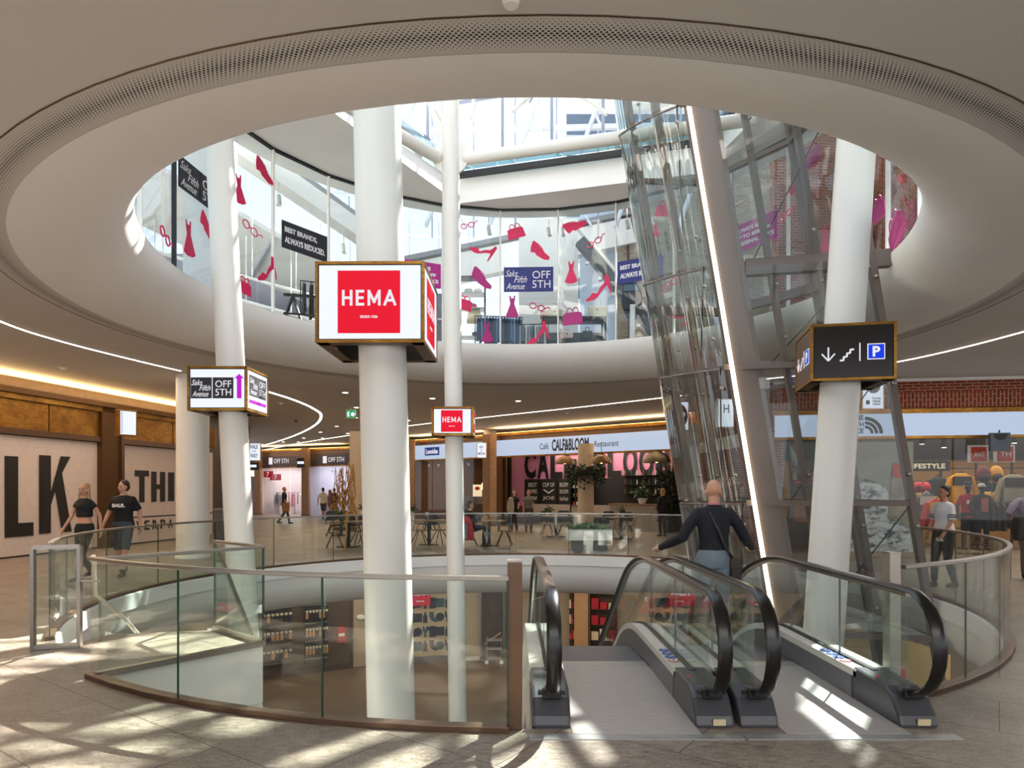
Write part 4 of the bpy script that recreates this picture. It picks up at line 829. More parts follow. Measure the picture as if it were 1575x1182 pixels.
# intermediate leaning mullions on the front facet
for f in (.36, .66): 
    a = T(1, -4.9)+(T(2, -4.9)-T(1, -4.9))*f+Vector((.1, .05, 0)); b = T(1, 11.4)+(T(2, 11.4)-T(1, 11.4))*f+Vector((.1, .05, 0)); MB().bar(a, b, .09, .1).build('mullion', BROWN, tw)
for i in (1, 2, 3, 4, 5):
    for a, b in zip(ZL, ZL[1:]): 
        if i == 1:
            for f0, f1 in ((.2, .36), (.36, .66), (.66, 1)):
                m = MB(); q = [T(1, z_)+(T(2, z_)-T(1, z_))*f+Vector((0, -.06, 0)) for z_, f in ((a+.06, f0), (a+.06, f1), (b-.06, f1), (b-.06, f0))]; n_ = Vector((0, .012, 0)); m.loft([[p, p+n_] for p in q]+[[q[0], q[0]+n_]], cap=False).add(q, [(0, 1, 2, 3)]).build('glass_panel', TGLASS, tw)
        else:
            q = [T(i, a+.06), T(i+1, a+.06), T(i+1, b-.06), T(i, b-.06)]; MB().add(q, [(0, 1, 2, 3)]).build('glass_panel', TGLASS, tw)
# curved channel-glass wing on the café side, in fluted lengths
CGL = glass('fluted_glass', '#d5dedb', 2.5)
for a, b in zip(ZL, ZL[1:]):
    rings = []
    for z_ in (a+.03, b-.03):
        ring = []
        for k in range(49):
            f = k/48; p = PL[5].lerp(PL[0], min(1, f*2)) if f < .5 else PL[0].lerp(PL[1], f*2-1); th = f*PI; bul = .32*math.sin(th)+.022*abs(math.sin(k*PI/4)); ring.append(Vector((p.x-bul*.9+SH*z_, p.y-bul*.45, z_))-to)
        rings.append(ring)
    m = MB(); n_ = 49; m.add(rings[0]+rings[1], [(k, k+1, n_+k+1, n_+k) for k in range(n_-1)]); m.build('curved_glass', CGL, tw, smooth=True)
    MB().tube([rings[1][k] for k in range(0, 49, 4)], .02, 6).build('ring_rail', BROWN, tw)
MB().bar(T(0, -4.9, (.35, -.4)), T(0, 11.4, (.35, -.4)), .12, .13).build('frame_post', BROWN, tw)
for a, b in zip(ZL[2:], ZL[3:]):
    MB().tube([T(0, a, (.4, -.3)), T(1, b, (-.05, 0))], .012, 6).build('brace_rod', BLACK, tw); MB().tube([T(1, a, (.7, 0)), T(2, b)], .010, 6).build('brace_rod', BLACK, tw)
    for i, off in ((0, (.1, -.28)), (0, (.33, -.5)), (1, (-.12, -.08)), (2, (-.02, -.1)), (1, (1.0, -.22)), (1, (1.65, -.38))):
        for zz in (a+.45, b-.35): p = T(i, zz, off); MB().ball(p, .032, 6).build('glass_fixing', STEEL, tw, smooth=True)
# ---------------------------------------------------------------- upper shop behind curved glass
SHG = glass('upper_glass', '#edf3f4', .9)
A14 = 2*PI/25; AB = ang(858, 5.72)
def gp(k, R=5.78): return pol(AB+A14*k, R)
gw = thing('curved_glass_wall', (CX, CY, 5.36), 0, 'tall curved shop glazing standing round the upper opening', 'glazing'); go = gw.location.copy()
ZT = 8.72
for k in range(25):
    a, b = gp(k), gp(k+1)
    child(MB().prism([(a[0], a[1]), (b[0], b[1]), (b[0]*1.002-CX*.002, b[1]*1.002-CY*.002), (a[0]*1.002-CX*.002, a[1]*1.002-CY*.002)], 5.37, ZT), 'glass_pane', SHG, gw, go)
    child(MB().box((a[0], a[1], (5.36+ZT)/2), (.07, .035, ZT-5.36), AB+A14*k), 'mullion', WHITE if k != 7 else BLACK, gw, go)
    child(MB().bar((a[0], a[1], ZT+.02), (b[0], b[1], ZT+.02), .08, .05), 'top_channel', mat('black_sign'), gw, go)
def pane(px, off=.03):
    """frame of the glass pane seen at image column px: point, u, inward normal"""
    k = (px-787.5)/F; x, y = ringpt(px, 5.72); a = math.atan2(y-CY, x-CX); i = math.floor((a-AB)/A14); p, q = Vector((*gp(i+1), 0)), Vector((*gp(i), 0)); u = (q-p).normalized()
    t = (k*p.y-p.x)/(u.x-k*u.y); n = Vector((u.y, -u.x, 0)); n = n if n.dot(Vector((CX, CY, 0))-p) > 0 else -n; return p+u*t+n*off, u
PKR = mat('pink_vinyl', '#d81456', .5, var=.1); PKM = mat('magenta_vinyl', '#b01e78', .5, var=.1)
SHP = {
 'heel': [[(.40, .40), (.50, .36), (.50, .10), (.47, -.38), (.42, -.38), (.38, -.02), (.18, -.12), (-.05, -.32), (-.22, -.39), (-.5, -.38), (-.52, -.30), (-.32, -.20), (-.22, -.12), (-.05, -.20), (.10, -.02), (.30, .12)]],
 'oxford': [[(-.48, .3), (-.4, .34), (-.2, .28), (0, .2), (.2, .0), (.5, -.12), (.52, -.25), (.3, -.32), (-.1, -.25), (-.2, -.16), (-.4, -.2), (-.46, 0)]],
 'dress': [[(-.14, .5), (-.08, .5), (-.05, .38), (.05, .38), (.08, .5), (.14, .5), (.12, .3), (.09, .12), (.3, -.42), (.12, -.5), (-.12, -.5), (-.3, -.42), (-.09, .12), (-.12, .3)]],
 'bag': [[(-.45, -.35), (.45, -.35), (.4, .12), (.25, .18), (-.25, .18), (-.4, .12)]],
}
def sticker(kind, px, py, w, tilt, label, mt=PKR, flip=False):
    p, u = pane(px); d = p.y; z = EYE+(HY-py)*d/F; p.z = z; c, s = math.cos(tilt), math.sin(tilt); ux = (u*c+Z*s)*w*(-1 if flip else 1); uz = (-u*s+Z*c)*w
    t = thing('window_sticker', p, 0, label, 'sticker', 'pink vinyl stickers on the upper shop glazing')
    if kind == 'glasses':
        m = MB(); 
        for cx in (-.24, .24): m.tube([ux*(cx+.18*math.cos(a))+uz*(.15*math.sin(a)) for a in [i*2*PI/16 for i in range(17)]], .012, 6, cap=False)
        m.tube([ux*-.07, ux*0+uz*.05, ux*.07], .011, 6); m.tube([ux*.42, ux*.6+uz*.16, ux*.72+uz*.12], .011, 6); m.build('spectacles_shape', mt, t)
    else:
        MB().plate(SHP[kind][0], (0, 0, 0), ux, uz, .004).build(kind+'_shape', mt, t)
        if kind == 'bag': 
            m = MB()
            for cx in (-.12, .14): m.tube([ux*(cx+.13*math.cos(a))+uz*(.18+.2*math.sin(a)) for a in [i*PI/8 for i in range(9)]], .012, 6)
            m.build('handles', mt, t)
        if kind == 'oxford':
            for k in range(3): MB().bar(ux*(-.12+k*.09)+uz*(.2-k*.05)-u.cross(Z)*.0, ux*(-.02+k*.09)+uz*(.27-k*.06), .012, .012).build('lace', WHITE, t)
S = sticker
for a in [('heel', 743, 382, .58, -.55, 'pink high heel sticker pointing down, uppermost just right of the slender column'), ('bag', 793, 356, .5, .25, 'pink handbag sticker near the top of the pane above the dark logo poster'), ('oxford', 831, 386, .55, -.35, 'pink lace-up shoe sticker directly above the dark logo poster'),
    ('oxford', 884, 346, .55, .55, 'pink lace-up shoe sticker near the top of the pane right of the logo poster'), ('glasses', 914, 373, .45, .45, 'pink spectacles sticker high on the glass before the beige brick wall'), ('dress', 879, 419, .55, .0, 'pink dress sticker just right of the dark logo poster'),
    ('heel', 919, 443, .66, .25, 'pink high heel sticker low in front of the beige brick wall'), ('dress', 788, 472, .55, .0, 'magenta dress sticker right under the logo poster', PKM), ('glasses', 826, 472, .45, -.3, 'pink spectacles sticker under the logo poster'), ('oxford', 741, 428, .6, -.4, 'pink shoe sticker across the black clothes frame', PKM),
    ('bag', 713, 466, .5, -.2, 'pink handbag sticker beside the slender column'), ('dress', 749, 511, .52, .05, 'magenta dress sticker over the blue jeans rail', PKM), ('heel', 824, 513, .62, .3, 'pink high heel sticker at the glass foot between jeans and table'), ('bag', 881, 487, .58, .05, 'large magenta handbag sticker over the black table', PKM),
    ('glasses', 719, 347, .4, .3, 'pink spectacles sticker at the top beside the slender column'), ('bag', 1022, 321, .5, -.1, 'pink handbag sticker seen through the top of the curved lift glass'), ('dress', 1009, 353, .3, .1, 'small pink top sticker seen through the lift glass'), ('glasses', 1031, 438, .5, .6, 'pink spectacles sticker seen through the lower curved lift glass'),
    ('heel', 1047, 481, .6, -.8, 'pink high heel sticker behind the lower curved lift glass'), ('oxford', 405, 263, .55, -.2, 'crimson lace-up shoe sticker high on the glass beside the leaning column'), ('dress', 366, 291, .55, .1, 'crimson dress sticker half hidden by the leaning column'), ('glasses', 383, 351, .5, -.35, 'crimson spectacles sticker right of the leaning column'),
    ('dress', 288, 367, .6, .08, 'crimson dress sticker on the bright glass left of the leaning column'), ('oxford', 316, 348, .5, -.4, 'crimson shoe sticker just left of the leaning column'), ('glasses', 251, 363, .5, -.3, 'crimson spectacles sticker on the first pane at the end of the opening'), ('heel', 407, 413, .6, .3, 'pink high heel sticker low on the glass right of the leaning column'),
    ('bag', 374, 440, .45, -.1, 'pink handbag sticker at the glass foot beside the leaning column'), ('bag', 1250, 240, .6, .2, 'magenta handbag sticker high behind the lift tower', PKM), ('oxford', 1226, 288, .4, .2, 'red shoe sticker seen through the lift tower glass'), ('dress', 1270, 370, .5, -.05, 'red dress sticker seen behind the lift frame near the bridge beam'),
    ('bag', 1379, 352, .7, .5, 'large magenta handbag sticker on the last pane at the end of the opening', PKM), ('glasses', 1211, 330, .4, .1, 'small pink spectacles sticker behind the lift mullions'), ('bag', 1352, 322, .5, .1, 'magenta round bag sticker half hidden by the parking sign column', PKM)]:
    S(*a)
NAVY = mat('navy_poster', '#1f2a78', .5, var=.15); MPO = mat('magenta_poster', '#b0208a', .5, var=.08); BPO = mat('black_poster', '#1c1e26', .5)
TW2 = mat('white_print', '#e8e6ea', .6)
def poster(px0, px1, py0, py1, lines, mt, label, px=None, xs=None):
    pm, u = pane(px or (px0+px1)/2, .05); k0, k1 = [(q-787.5)/F for q in (px0, px1)]; t0 = (k0*pm.y-pm.x)/(u.x-k0*u.y); t1 = (k1*pm.y-pm.x)/(u.x-k1*u.y); w_ = t1-t0; z1, z0 = [EYE+(HY-q)*pm.y/F for q in (py0, py1)]
    o = pm+u*t0; o.z = z0; t = thing('window_poster', o, 0, label, 'poster'); b = MB().plate([(0, 0), (w_, 0), (w_, z1-z0), (0, z1-z0)], (0, 0, 0), u, Z, .006).build('sheet', mt, t); n = u.cross(Z)*.009
    if lines == 'saks': saks(b, n, u, w_, z1-z0, .01, .99, .02, .98, mt, TW2)
    else:
        hh_ = (z1-z0)*.72/len(lines)
        for i, s_ in enumerate(lines): text('lettering', s_, n+u*(w_*.06)+Z*((z1-z0)*.86-hh_*(i+1)+hh_*.2), u, Z, w_*.88*min(1, len(s_)/max(map(len, lines))), hh_*.62, TW2, b, bold=.04)
poster(775, 851, 411, 449, 'saks', NAVY, 'navy blue logo poster in the middle of the upper glazing'); poster(950, 1020, 397, 432, ['BEST BRANDS,', 'ALWAYS REDUCED.'], NAVY, 'navy poster reading BEST BRANDS before the beige brick wall', px=985)
poster(433, 503, 352, 393, ['BEST BRANDS,', 'ALWAYS REDUCED.'], BPO, 'black poster reading BEST BRANDS left of the thick column'); poster(274, 335, 265, 312, 'saks', BPO, 'black logo poster high on the glass beside the leaning column')
poster(612, 678, 402, 440, ['ALWAYS SAVE', 'UP TO 60% OFF', 'ORIGINAL PRICE'], MPO, 'magenta poster partly behind the large red light box'); poster(1128, 1196, 337, 380, ['ALWAYS SAVE', 'UP TO 60% OFF', 'ORIGINAL PRICE'], MPO, 'magenta ALWAYS SAVE poster seen through the lift tower')
# soffit, fascia, roof lantern
SKY = [(-1.3, 16.8), (4.2, 15.2), (5.3, 9.0), (2.9, 6.4), (-2.9, 6.8), (-4.3, 10.8)]
def skypt(a, grow=0):
    dx, dy = math.cos(a), math.sin(a)
    for i in range(6):
        (x1, y1), (x2, y2) = SKY[i], SKY[(i+1) % 6]; ex, ey = x2-x1, y2-y1; den = dx*ey-dy*ex
        if abs(den) < 1e-9: continue
        t = ((x1-CX)*ey-(y1-CY)*ex)/den; s = ((x1-CX)*dy-(y1-CY)*dx)/den
        if t > 0 and -1e-6 <= s <= 1+1e-6: return CX+dx*(t+grow), CY+dy*(t+grow)
angs = sorted([2*PI*k/144 for k in range(144)]+[math.atan2(y-CY, x-CX) % (2*PI) for x, y in SKY])
m = MB(); m2 = MB(); n = len(angs); vs = []; v2 = []
for a in angs:
    x, y = skypt(a); X_, Y_ = pol(a, 6.3); x3, y3 = skypt(a, .3); vs += [(x, y, 8.76), (X_, Y_, 8.76), (X_, Y_, 9.3), (x3, y3, 9.5)]
m.add(vs, [(4*i+j, 4*((i+1) % n)+j, 4*((i+1) % n)+(j+1) % 4, 4*i+(j+1) % 4) for i in range(n) for j in range(4)]); struct(m.build('ceiling_upper', WHITE))
gr = thing('roof_grille', (0, 0, 9.5), 0, 'black perforated ventilation grille running round the roof light edge', 'grille'); rl = thing('roof_light', (0, 0, 9.6), 0, 'glazed roof lantern with slim white bars and struts', 'roof light')
for i in range(6):
    a, b = [Vector((*skypt(math.atan2(q[1]-CY, q[0]-CX), .12), 0)) for q in (SKY[i], SKY[(i+1) % 6])]; MB().bar(a, b, .14, .12).build('grille_length', BLACK, gr)
    A, B = [Vector((*skypt(math.atan2(q[1]-CY, q[0]-CX), .5), 0)) for q in (SKY[i], SKY[(i+1) % 6])]
    MB().add([a+Z*.02, b+Z*.02, B+Z*.45, A+Z*.45], [(0, 1, 2, 3)]).build('tinted_glass', glass('teal_glass', '#6fa0a4', 1.5), rl)
    L = (B-A).length; k = max(2, int(L/1.1))
    for j in range(k+1):
        p = A+(B-A)*j/k; MB().bar(p+Z*.4, p+Z*3.9, .07, .09).build('mullion', mat('blue_grey_frame', '#8d97aa', .5), rl)
    for z in (.42, 1.9, 3.85): MB().bar(A+Z*z, B+Z*z, .06, .07).build('transom', mat('blue_grey_frame'), rl)
for i in range(7):
    y = 7.3+i*1.45; MB().bar((-4.6, y, 3.9), (5.6, y, 4.3), .10, .16).build('roof_bar', WHITE, rl)
for i in range(5): x = -3.6+i*2; MB().bar((x, 6.3, 3.95), (x, 16.6, 4.1), .08, .12).build('roof_bar', WHITE, rl)
for a, b in (((-4, 12, 1.2), (0, 16.4, 3.6)), ((0, 16.4, 1.2), (4.6, 13.6, 3.6)), ((-1, 16.6, 3.6), (2.2, 15.8, .8)), ((-4.4, 12, 3.6), (-1.6, 16.4, .8)), ((-3, 12, 2.8), (5, 15, 3.4))): MB().tube([a, b], .05, 8).build('strut', COLW, rl)
for i in range(9):
    x = -4.2+i*1.15; MB().tube([(x, 15.2+.12*i, 1.0+.2*(i % 2)), (x+1.5, 15.6-.1*i, 3.7)], .022, 6).build('tie_rod', mat('blue_grey_frame'), rl); MB().tube([(x+1.1, 15.0, .9), (x-.5, 15.3, 3.6)], .018, 6).build('tie_rod', mat('blue_grey_frame'), rl) if i % 2 else None
for z, y in ((2.6, 13.0), (3.1, 14.2), (2.0, 15.4)): MB().tube([(-4.5, y, z), (5.4, y-.8, z+.3)], .06, 8).build('cross_tube', COLW, rl, smooth=True)
nd = thing('node_plate', (-1.17, 12.98, 8.03), 0, 'round white steel node plate where roof tubes meet the slender column', 'node plate'); MB().lathe([(0, -.03), (.34, -.03), (.34, .03), (0, .03)], n=32).build('plate', COLW, nd).rotation_euler = (PI/2, 0, 0)
for a, b in ((.28, .3), (-.28, .35)): MB().tube([(a*.7, .05, .1), (a*2.2, .6, 2.3)], .035, 8).build('tie_rod', COLW, nd)
for p, q, lb in (((-.85, 13.0, 8.02), (4.2, 11.75, 8.1), 'white horizontal roof tube running from the node plate to the lift'), ((-1.45, 12.9, 8.02), (-3.4, 10.4, 8.1), 'white horizontal roof tube running from the node plate behind the thick column')):
    t = thing('roof_tube', p, 0, lb, 'tube'); MB().tube([(0, 0, 0), Vector(q)-Vector(p)], .115, 20).build('tube_body', COLW, t, smooth=True); MB().ball((0, 0, 0), .117, 8).build('end_cap', COLW, t, smooth=True)
# beyond the upper glass
t = thing('diagonal_beam', (-4.2, 20, 7.6), 0, 'long white diagonal roof beam behind the upper glazing', 'beam'); MB().bar((-1, 0, -.2), (8, 2, 2.4), .5, .8).build('web', WHITE, t); MB().bar((-1, -.1, .35), (8, 1.9, 2.95), .5, .14).build('grey_capping', mat('zinc', '#8f8f92', .5), t)
t = thing('diagonal_beam', (-9, 16, 9.4), 0, 'second diagonal beam under the bright windows behind the leaning column', 'beam'); MB().bar((-1, -6, 1.5), (5, 3, -.7), .4, .5).build('web', WHITE, t); MB().bar((-1, -6, 1.8), (5, 3, -.4), .42, .12).build('grey_capping', mat('zinc'), t)
t = thing('escalator', (3.2, 19.2, 5.3), 0, 'dark sloping bar of a distant escalator behind the upper glazing', 'escalator'); MB().bar((-1.3, 0, 3.4), (1.5, 0, 0), .3, .28).build('truss', mat('zinc_dark', '#3d4048', .5), t); MB().bar((-1.4, -.1, 3.8), (1.4, -.1, .4), .3, .08).build('white_edge', WHITE, t)
for k in range(7): MB().box((-1.1+k*.36, -.1, 2.75-k*.437), (.1, .1, .08)).build('spot_lamp', WHITE, t)
tb = thing('brick_building', (3.4, 22, 5.3), -.08, 'beige brick building corner with grey base behind the navy poster', 'building'); MB().bb(0, 6.5, 0, 6, .75, 8).build('brick_wall', BRICKB, tb); MB().bb(-.02, 6.5, -.03, 6, 0, .75).build('base_course', mat('grey_base', '#6a6560', .7), tb)
MB().tube([(.35, -.08, .2), (.35, -.08, 6.5)], .03, 8).build('drain_pipe', mat('dark_red_pipe', '#5a2a28', .5), tb); MB().bb(-1.2, 0, .3, .5, .0, 6.5).build('pale_shutter', mat('pale_blue_shutter', '#b9c6d8', .6), tb)
struct(MB().prism([(9.2, 21.5), (10.0, 5), (10.3, 5), (9.5, 21.5)], 5.3, 11.4).build('wall_upper_right', BRICK))
struct(MB().prism([(6.6, 17.2), (9.3, 17.6), (9.3, 17.9), (6.6, 17.5)], 5.3, 11.4).build('wall_upper_back', BRICK))
wb = thing('white_wall_block', (-1.7, 19.6, 5.3), 0, 'white shop wall block behind the clothes rails upstairs', 'wall block'); MB().bb(1.9, 3.6, 0, .3, 0, 4.2).build('panel', WHITE, wb); MB().bb(1.95, 2.6, -.02, .02, .2, 1.1).build('recess', mat('pale_grey', '#b9bcc4', .7), wb)
wb = thing('white_wall_block', (-7.35, 14.0, 5.3), 0, 'white shop wall block left of the leaning column upstairs', 'wall block'); MB().bb(.6, 1.6, 0, .3, 0, 4.6).build('panel', WHITE, wb); MB().bb(.58, 1.62, -.02, 0, 0, .12).build('skirting', mat('pale_grey'), wb)
t = thing('grey_partition', (-6.6, 20.5, 5.3), 0, 'grey shop partition behind the beams upstairs', 'partition'); MB().bb(-3.9, 1.0, 0, .1, 0, 3.5).build('panel', mat('shop_grey', '#77757c', .7), t); MB().bb(1.0, 4.6, 0, .1, 0, 2.3).build('panel', mat('shop_grey'), t); 
for z in (.8, 1.5): MB().tube([(-3.5, -.1, z+.3), (4.6, -.1, z)], .025, 6).build('pipe', WHITE, t)
t = thing('terrace_balustrade', (-5.0, 22, 9.2), 0, 'white terrace balustrade with thin posts against the sky', 'balustrade')
for k in range(9): MB().bar((-4+k*.95, 0, -.9), (-4+k*.95, 0, 1.1), .04, .04).build('baluster', mat('pale_grey'), t)
MB().bar((-4, 0, 1.0), (4, 0, .6), .05, .05).build('top_rail', WHITE, t); MB().bar((-4, 0, .5), (4, 0, .1), .03, .03).build('mid_rail', WHITE, t)
bl = thing('office_building', (8, 40, -5), 0, 'pale office block with stacked balconies seen through the roof light', 'building'); MB().bb(-5, 6, 0, 8, 0, 31).build('facade', mat('office_pale', '#c9ced4', .7), bl)
for k in range(6): MB().bb(-5.2, 6.2, -.6, 0, 17+k*2.4, 17.35+k*2.4).build('balcony_slab', WHITE, bl); MB().bb(-4.8, 5.8, -.03, 0, 17.9+k*2.4, 19.1+k*2.4).build('window_band', mat('dark_window', '#5c6c80', .2), bl)
# upstairs merchandise
JE = ['#2b3d5c', '#3a5478', '#5a7698', '#22304a', '#7c90a8']
clothes_rail((-.35, 18.0, 5.3), .15, 15, 'rail of blue jeans at the upper glass', JE, L=1.25, h=.98, gh=.75); clothes_rail((.55, 17.9, 5.3), -.1, 9, 'low rail of grey skirts between jeans and black table', ['#8c8c94', '#5e6470', '#b8b4ae'], L=.8, h=.75, gh=.6)
t = thing('display_trestle', (-1.05, 18.2, 5.3), 0, 'tall black display frame with folded shirts upstairs', 'display frame')
for x_ in (-.33, .33):
    for y_ in (-.2, .2): MB().bar((x_, y_, 0), (x_, y_, 2.05), .03, .03).build('upright', BLACK, t)
for z in (.45, 1.2, 1.6, 2.03): MB().bb(-.34, .34, -.22, .22, z, z+.02).build('shelf_board', ALU if z < 2 else BLACK, t)
for k, (x_, z, c) in enumerate([(-.1, 1.62, '#e6e2da'), (.15, 1.62, '#d8d4d0'), (0, 1.22, '#c03a6a'), (.1, .47, '#6a3a4a')]):
    s_ = thing('folded_shirt', (-1.05+x_, 18.2, 5.3+z), 0, ['white folded shirt on the top shelf of the black display frame', 'second pale folded shirt on the top shelf of the black display frame', 'pink folded shirt in the middle of the black display frame', 'dark pink folded shirt low in the black display frame'][k], 'shirt'); MB().box((0, 0, .06), (.22, .28, .12)).build('fabric', mat('shirt'+c[1:], c, .8), s_, bevel=.03); MB().box((0, -.11, .125), (.1, .05, .015)).build('collar', WHITE, s_)
t = thing('cream_pleated_bag', (-1.0, 18.2, 5.3+.85), 0, 'cream pleated bag in the black display frame', 'bag'); MB().loft([[(x_*s_, y_*.07, z_) for x_, y_ in ((-1, -1), (1, -1), (1, 1), (-1, 1))] for s_, z_ in ((.2, 0), (.19, .2), (.14, .33))]).build('bag_body', mat('cream_cloth', '#d8cba4', .8), t); MB().tube([(-.1, 0, .33), (-.08, 0, .42), (.08, 0, .42), (.1, 0, .33)], .01, 6).build('handle', mat('cream_cloth'), t)
t = thing('display_table', (1.65, 18.4, 5.3), 0, 'black framed display table with cream handbags upstairs', 'table'); MB().bb(-.85, .85, -.35, .35, .95, 1.0).build('table_top', mat('slate_top', '#2a2f38', .3), t)
for x_ in (-.82, .82):
    for y_ in (-.32, .32): MB().bar((x_, y_, 0), (x_, y_, .95), .05, .05).build('leg', BLACK, t)
MB().bb(-.8, .8, -.3, .3, .35, .4).build('lower_shelf', BLACK, t); MB().bb(-.78, .78, -.2, .2, .0, .6).build('dark_board', mat('slate_top'), t)
def handbag(loc, w_, h_, c, lb, rz=0):
    t = thing('handbag', loc, rz, lb, 'handbag'); MB().loft([[(x_*a, y_*b, z_) for x_, y_ in ((-1, -1), (1, -1), (1, 1), (-1, 1))] for a, b, z_ in ((w_*.45, .08, 0), (w_*.5, .06, h_*.9), (w_*.5, .02, h_))]).build('bag_body', mat('bag'+c[1:], c, .6), t, bevel=.01)
    MB().tube([(-w_*.2, 0, h_), (-w_*.16, 0, h_*1.5), (w_*.16, 0, h_*1.5), (w_*.2, 0, h_)], .01, 6).build('handle', mat('bag'+c[1:]), t); MB().box((0, -.07, h_*.7), (.05, .02, .03)).build('clasp', BRASS, t)
handbag((2.3, 18.4, 6.3), .5, .36, '#d6cdb2', 'cream tote handbag standing at the far end of the black display table'); handbag((1.15, 18.4, 6.3), .4, .28, '#cfc39c', 'smaller cream handbag at the near end of the black display table'); handbag((.85, 18.3, 6.3), .2, .2, '#c07a70', 'small pink handbag at the corner of the black display table')
handbag((1.45, 18.1, 5.72), .34, .16, '#d8b8b0', 'pink purse on the lower shelf of the black table'); handbag((2.0, 18.1, 5.72), .26, .2, '#20242c', 'black purse on the lower shelf of the black table')
t = thing('poster_stand', (3.05, 17.3, 5.3), 0, 'white post with a black shield sign by the upper glass', 'sign stand'); MB().box((0, 0, .55), (.12, .08, 1.1)).build('post', WHITE, t); MB().plate([(-.26, .35), (-.12, 0), (.12, 0), (.26, .35), (.26, .95), (-.26, .95)], (0, .1, .75), (1, 0, 0), (0, 0, 1), .03).build('shield', mat('slate_top'), t); MB().box((0, .06, 1.55), (.4, .02, .15)).build('blue_label', mat('slate_blue', '#48667c', .5), t)
t = thing('display_trestle', (-4.2, 15.7, 5.3), .3, 'black slanted trestle frame with red garments upstairs', 'display frame')
for x_ in (-.8, 0, .8): MB().bar((x_-.25, -.2, 0), (x_, 0, .8), .05, .05).build('leg', BLACK, t); MB().bar((x_+.25, -.2, 0), (x_, 0, .8), .05, .05).build('leg', BLACK, t)
MB().bar((-1.0, 0, .82), (1.3, 0, .82), .06, .06).build('top_rail', BLACK, t); MB().bar((-1.0, -.2, .35), (1.3, -.2, .35), .04, .04).build('mid_rail', BLACK, t)
clothes_rail((-4.3, 16.4, 5.3), .4, 9, 'rail of red and black clothes behind the trestle frame upstairs', ['#c02a34', '#1a1a1e', '#e0dcd8', '#c8323c', '#26262a'], L=1.5, h=1.35)
for k, (x_, y_, z_) in enumerate([(-5.0, 14.6, 8.0), (-4.7, 15.6, 7.3), (-3.9, 15.8, 7.4), (-4.0, 17, 7.1), (-.6, 17.6, 8.5), (.1, 17.7, 8.5), (.95, 17.7, 8.5), (1.3, 17.7, 8.5), (2.9, 17.2, 8.5)]):
    t = thing('spot_lamp', (x_, y_, z_), 0, 'white cylindrical track spotlight hanging behind the upper glazing', 'lamp', 'white spotlights behind the upper glazing'); MB().tube([(0, 0, 0), (.03, -.05, -.22)], .06, 12).build('head', WHITE, t, smooth=True); MB().tube([(0, 0, 0), (0, 0, .3)], .012, 6).build('stem', WHITE, t)
t = thing('sloping_ceiling', (-9.6, 15.5, 9.3), 0, 'white sloping shop ceiling falling away behind the leaning column upstairs', 'ceiling panel'); m = MB()
q = [Vector((0, 0, .6)), Vector((5.4, 4.6, -1.7)), Vector((4.4, 5.6, -2.4)), Vector((-1.2, 1.2, -.3))]; m.loft([q, [v+Vector((0, 0, .12)) for v in q]]).build('panel', WHITE, t)
for k in range(4): a = q[0].lerp(q[1], .12+.24*k); b = q[3].lerp(q[2], .12+.24*k); MB().bar(a-Vector((0, 0, .06)), b-Vector((0, 0, .06)), .08, .1).build('rib', mat('pale_grey'), t)
for z_, y_, lb in ((7.0, 17.4, 'white tubular rail crossing high behind the crimson stickers'), (6.3, 17.0, 'white tubular rail crossing low behind the crimson stickers')):
    t = thing('ceiling_pipe', (-9.5, y_, z_), 0, lb, 'pipe'); MB().tube([(0, 0, .9), (4.6, .5, -.3)], .045, 8).build('pipe_body', WHITE, t, smooth=True)
    for k in range(4): MB().bar((.6+k*1.1, .1*k, .75-k*.28), (.6+k*1.1, .1*k, 2.2-k*.2), .02, .02).build('hanger', WHITE, t)
rt = thing('roof_truss', (-4.5, 20.5, 9.4), 0, 'white tubular glass roof trusses seen above the roof light edge', 'truss'); TR = mat('truss_white', '#c6cdd6', .5)
for k in range(6): MB().tube([(k*1.9, 0, .2), (k*1.9+1.6, .6, 4.6)], .07, 8).build('diagonal_tube', TR, rt, smooth=True); MB().tube([(k*1.9+1.2, 0, .2), (k*1.9-.9, .6, 4.6)], .035, 8).build('tie_rod', TR, rt, smooth=True)
for z in (1.3, 2.1, 3.2, 4.4): MB().tube([(-1, .3, z), (11, .8, z+.5)], .06 if z < 3 else .1, 8).build('chord_tube', TR, rt, smooth=True)
for k in range(9): MB().bar((k*1.3-.6, .9, .2), (k*1.3-.6, .9, 5), .05, .05).build('glazing_bar', MATS['blue_grey_frame'], rt)
for x_ in (-.8, 10.8): MB().bar((x_, .5, -4.1), (x_, .5, 4.8), .14, .14).build('post', TR, rt)
# ---------------------------------------------------------------- outdoor clothes shop on the far side of the second escalator
N0, N1 = (6.95, 18.2), (20.0, 16.05)
NT0 = Vector((*N0, 0)); NU = (Vector((*N1, 0))-NT0).normalized(); NL = (Vector((*N1, 0))-NT0).length
s5, W5, part5 = shop('outdoor_shop_front', N0, N1, 'outdoor clothes shop front with long pale lit fascia under red brick', ztop=3.80, fascia=SCRB, fz=(3.1, 3.72), depth=6.5, wallc='#a07846', light=230, lcol=(1, .85, .66), mulls=6)
def nx(px):  # distance along this front seen at an image column
    k = (px-787.5)/F; return (k*NT0.y-NT0.x)/(NU.x-k*NU.y)
def nwall(z0, z1, off, mt, nm):
    a, b = W5(0, off), W5(NL, off); c, e = W5(NL, off-.3), W5(0, off-.3); struct(MB().prism([(a.x, a.y), (b.x, b.y), (c.x, c.y), (e.x, e.y)], z0, z1).build(nm, mt))
nwall(3.82, 4.22, .04, BRICKV, 'wall_front'); nwall(4.22, 4.50, .04, BRICK, 'wall_front_upper'); nwall(4.50, 4.57, .1, WHITE, 'trim_6')
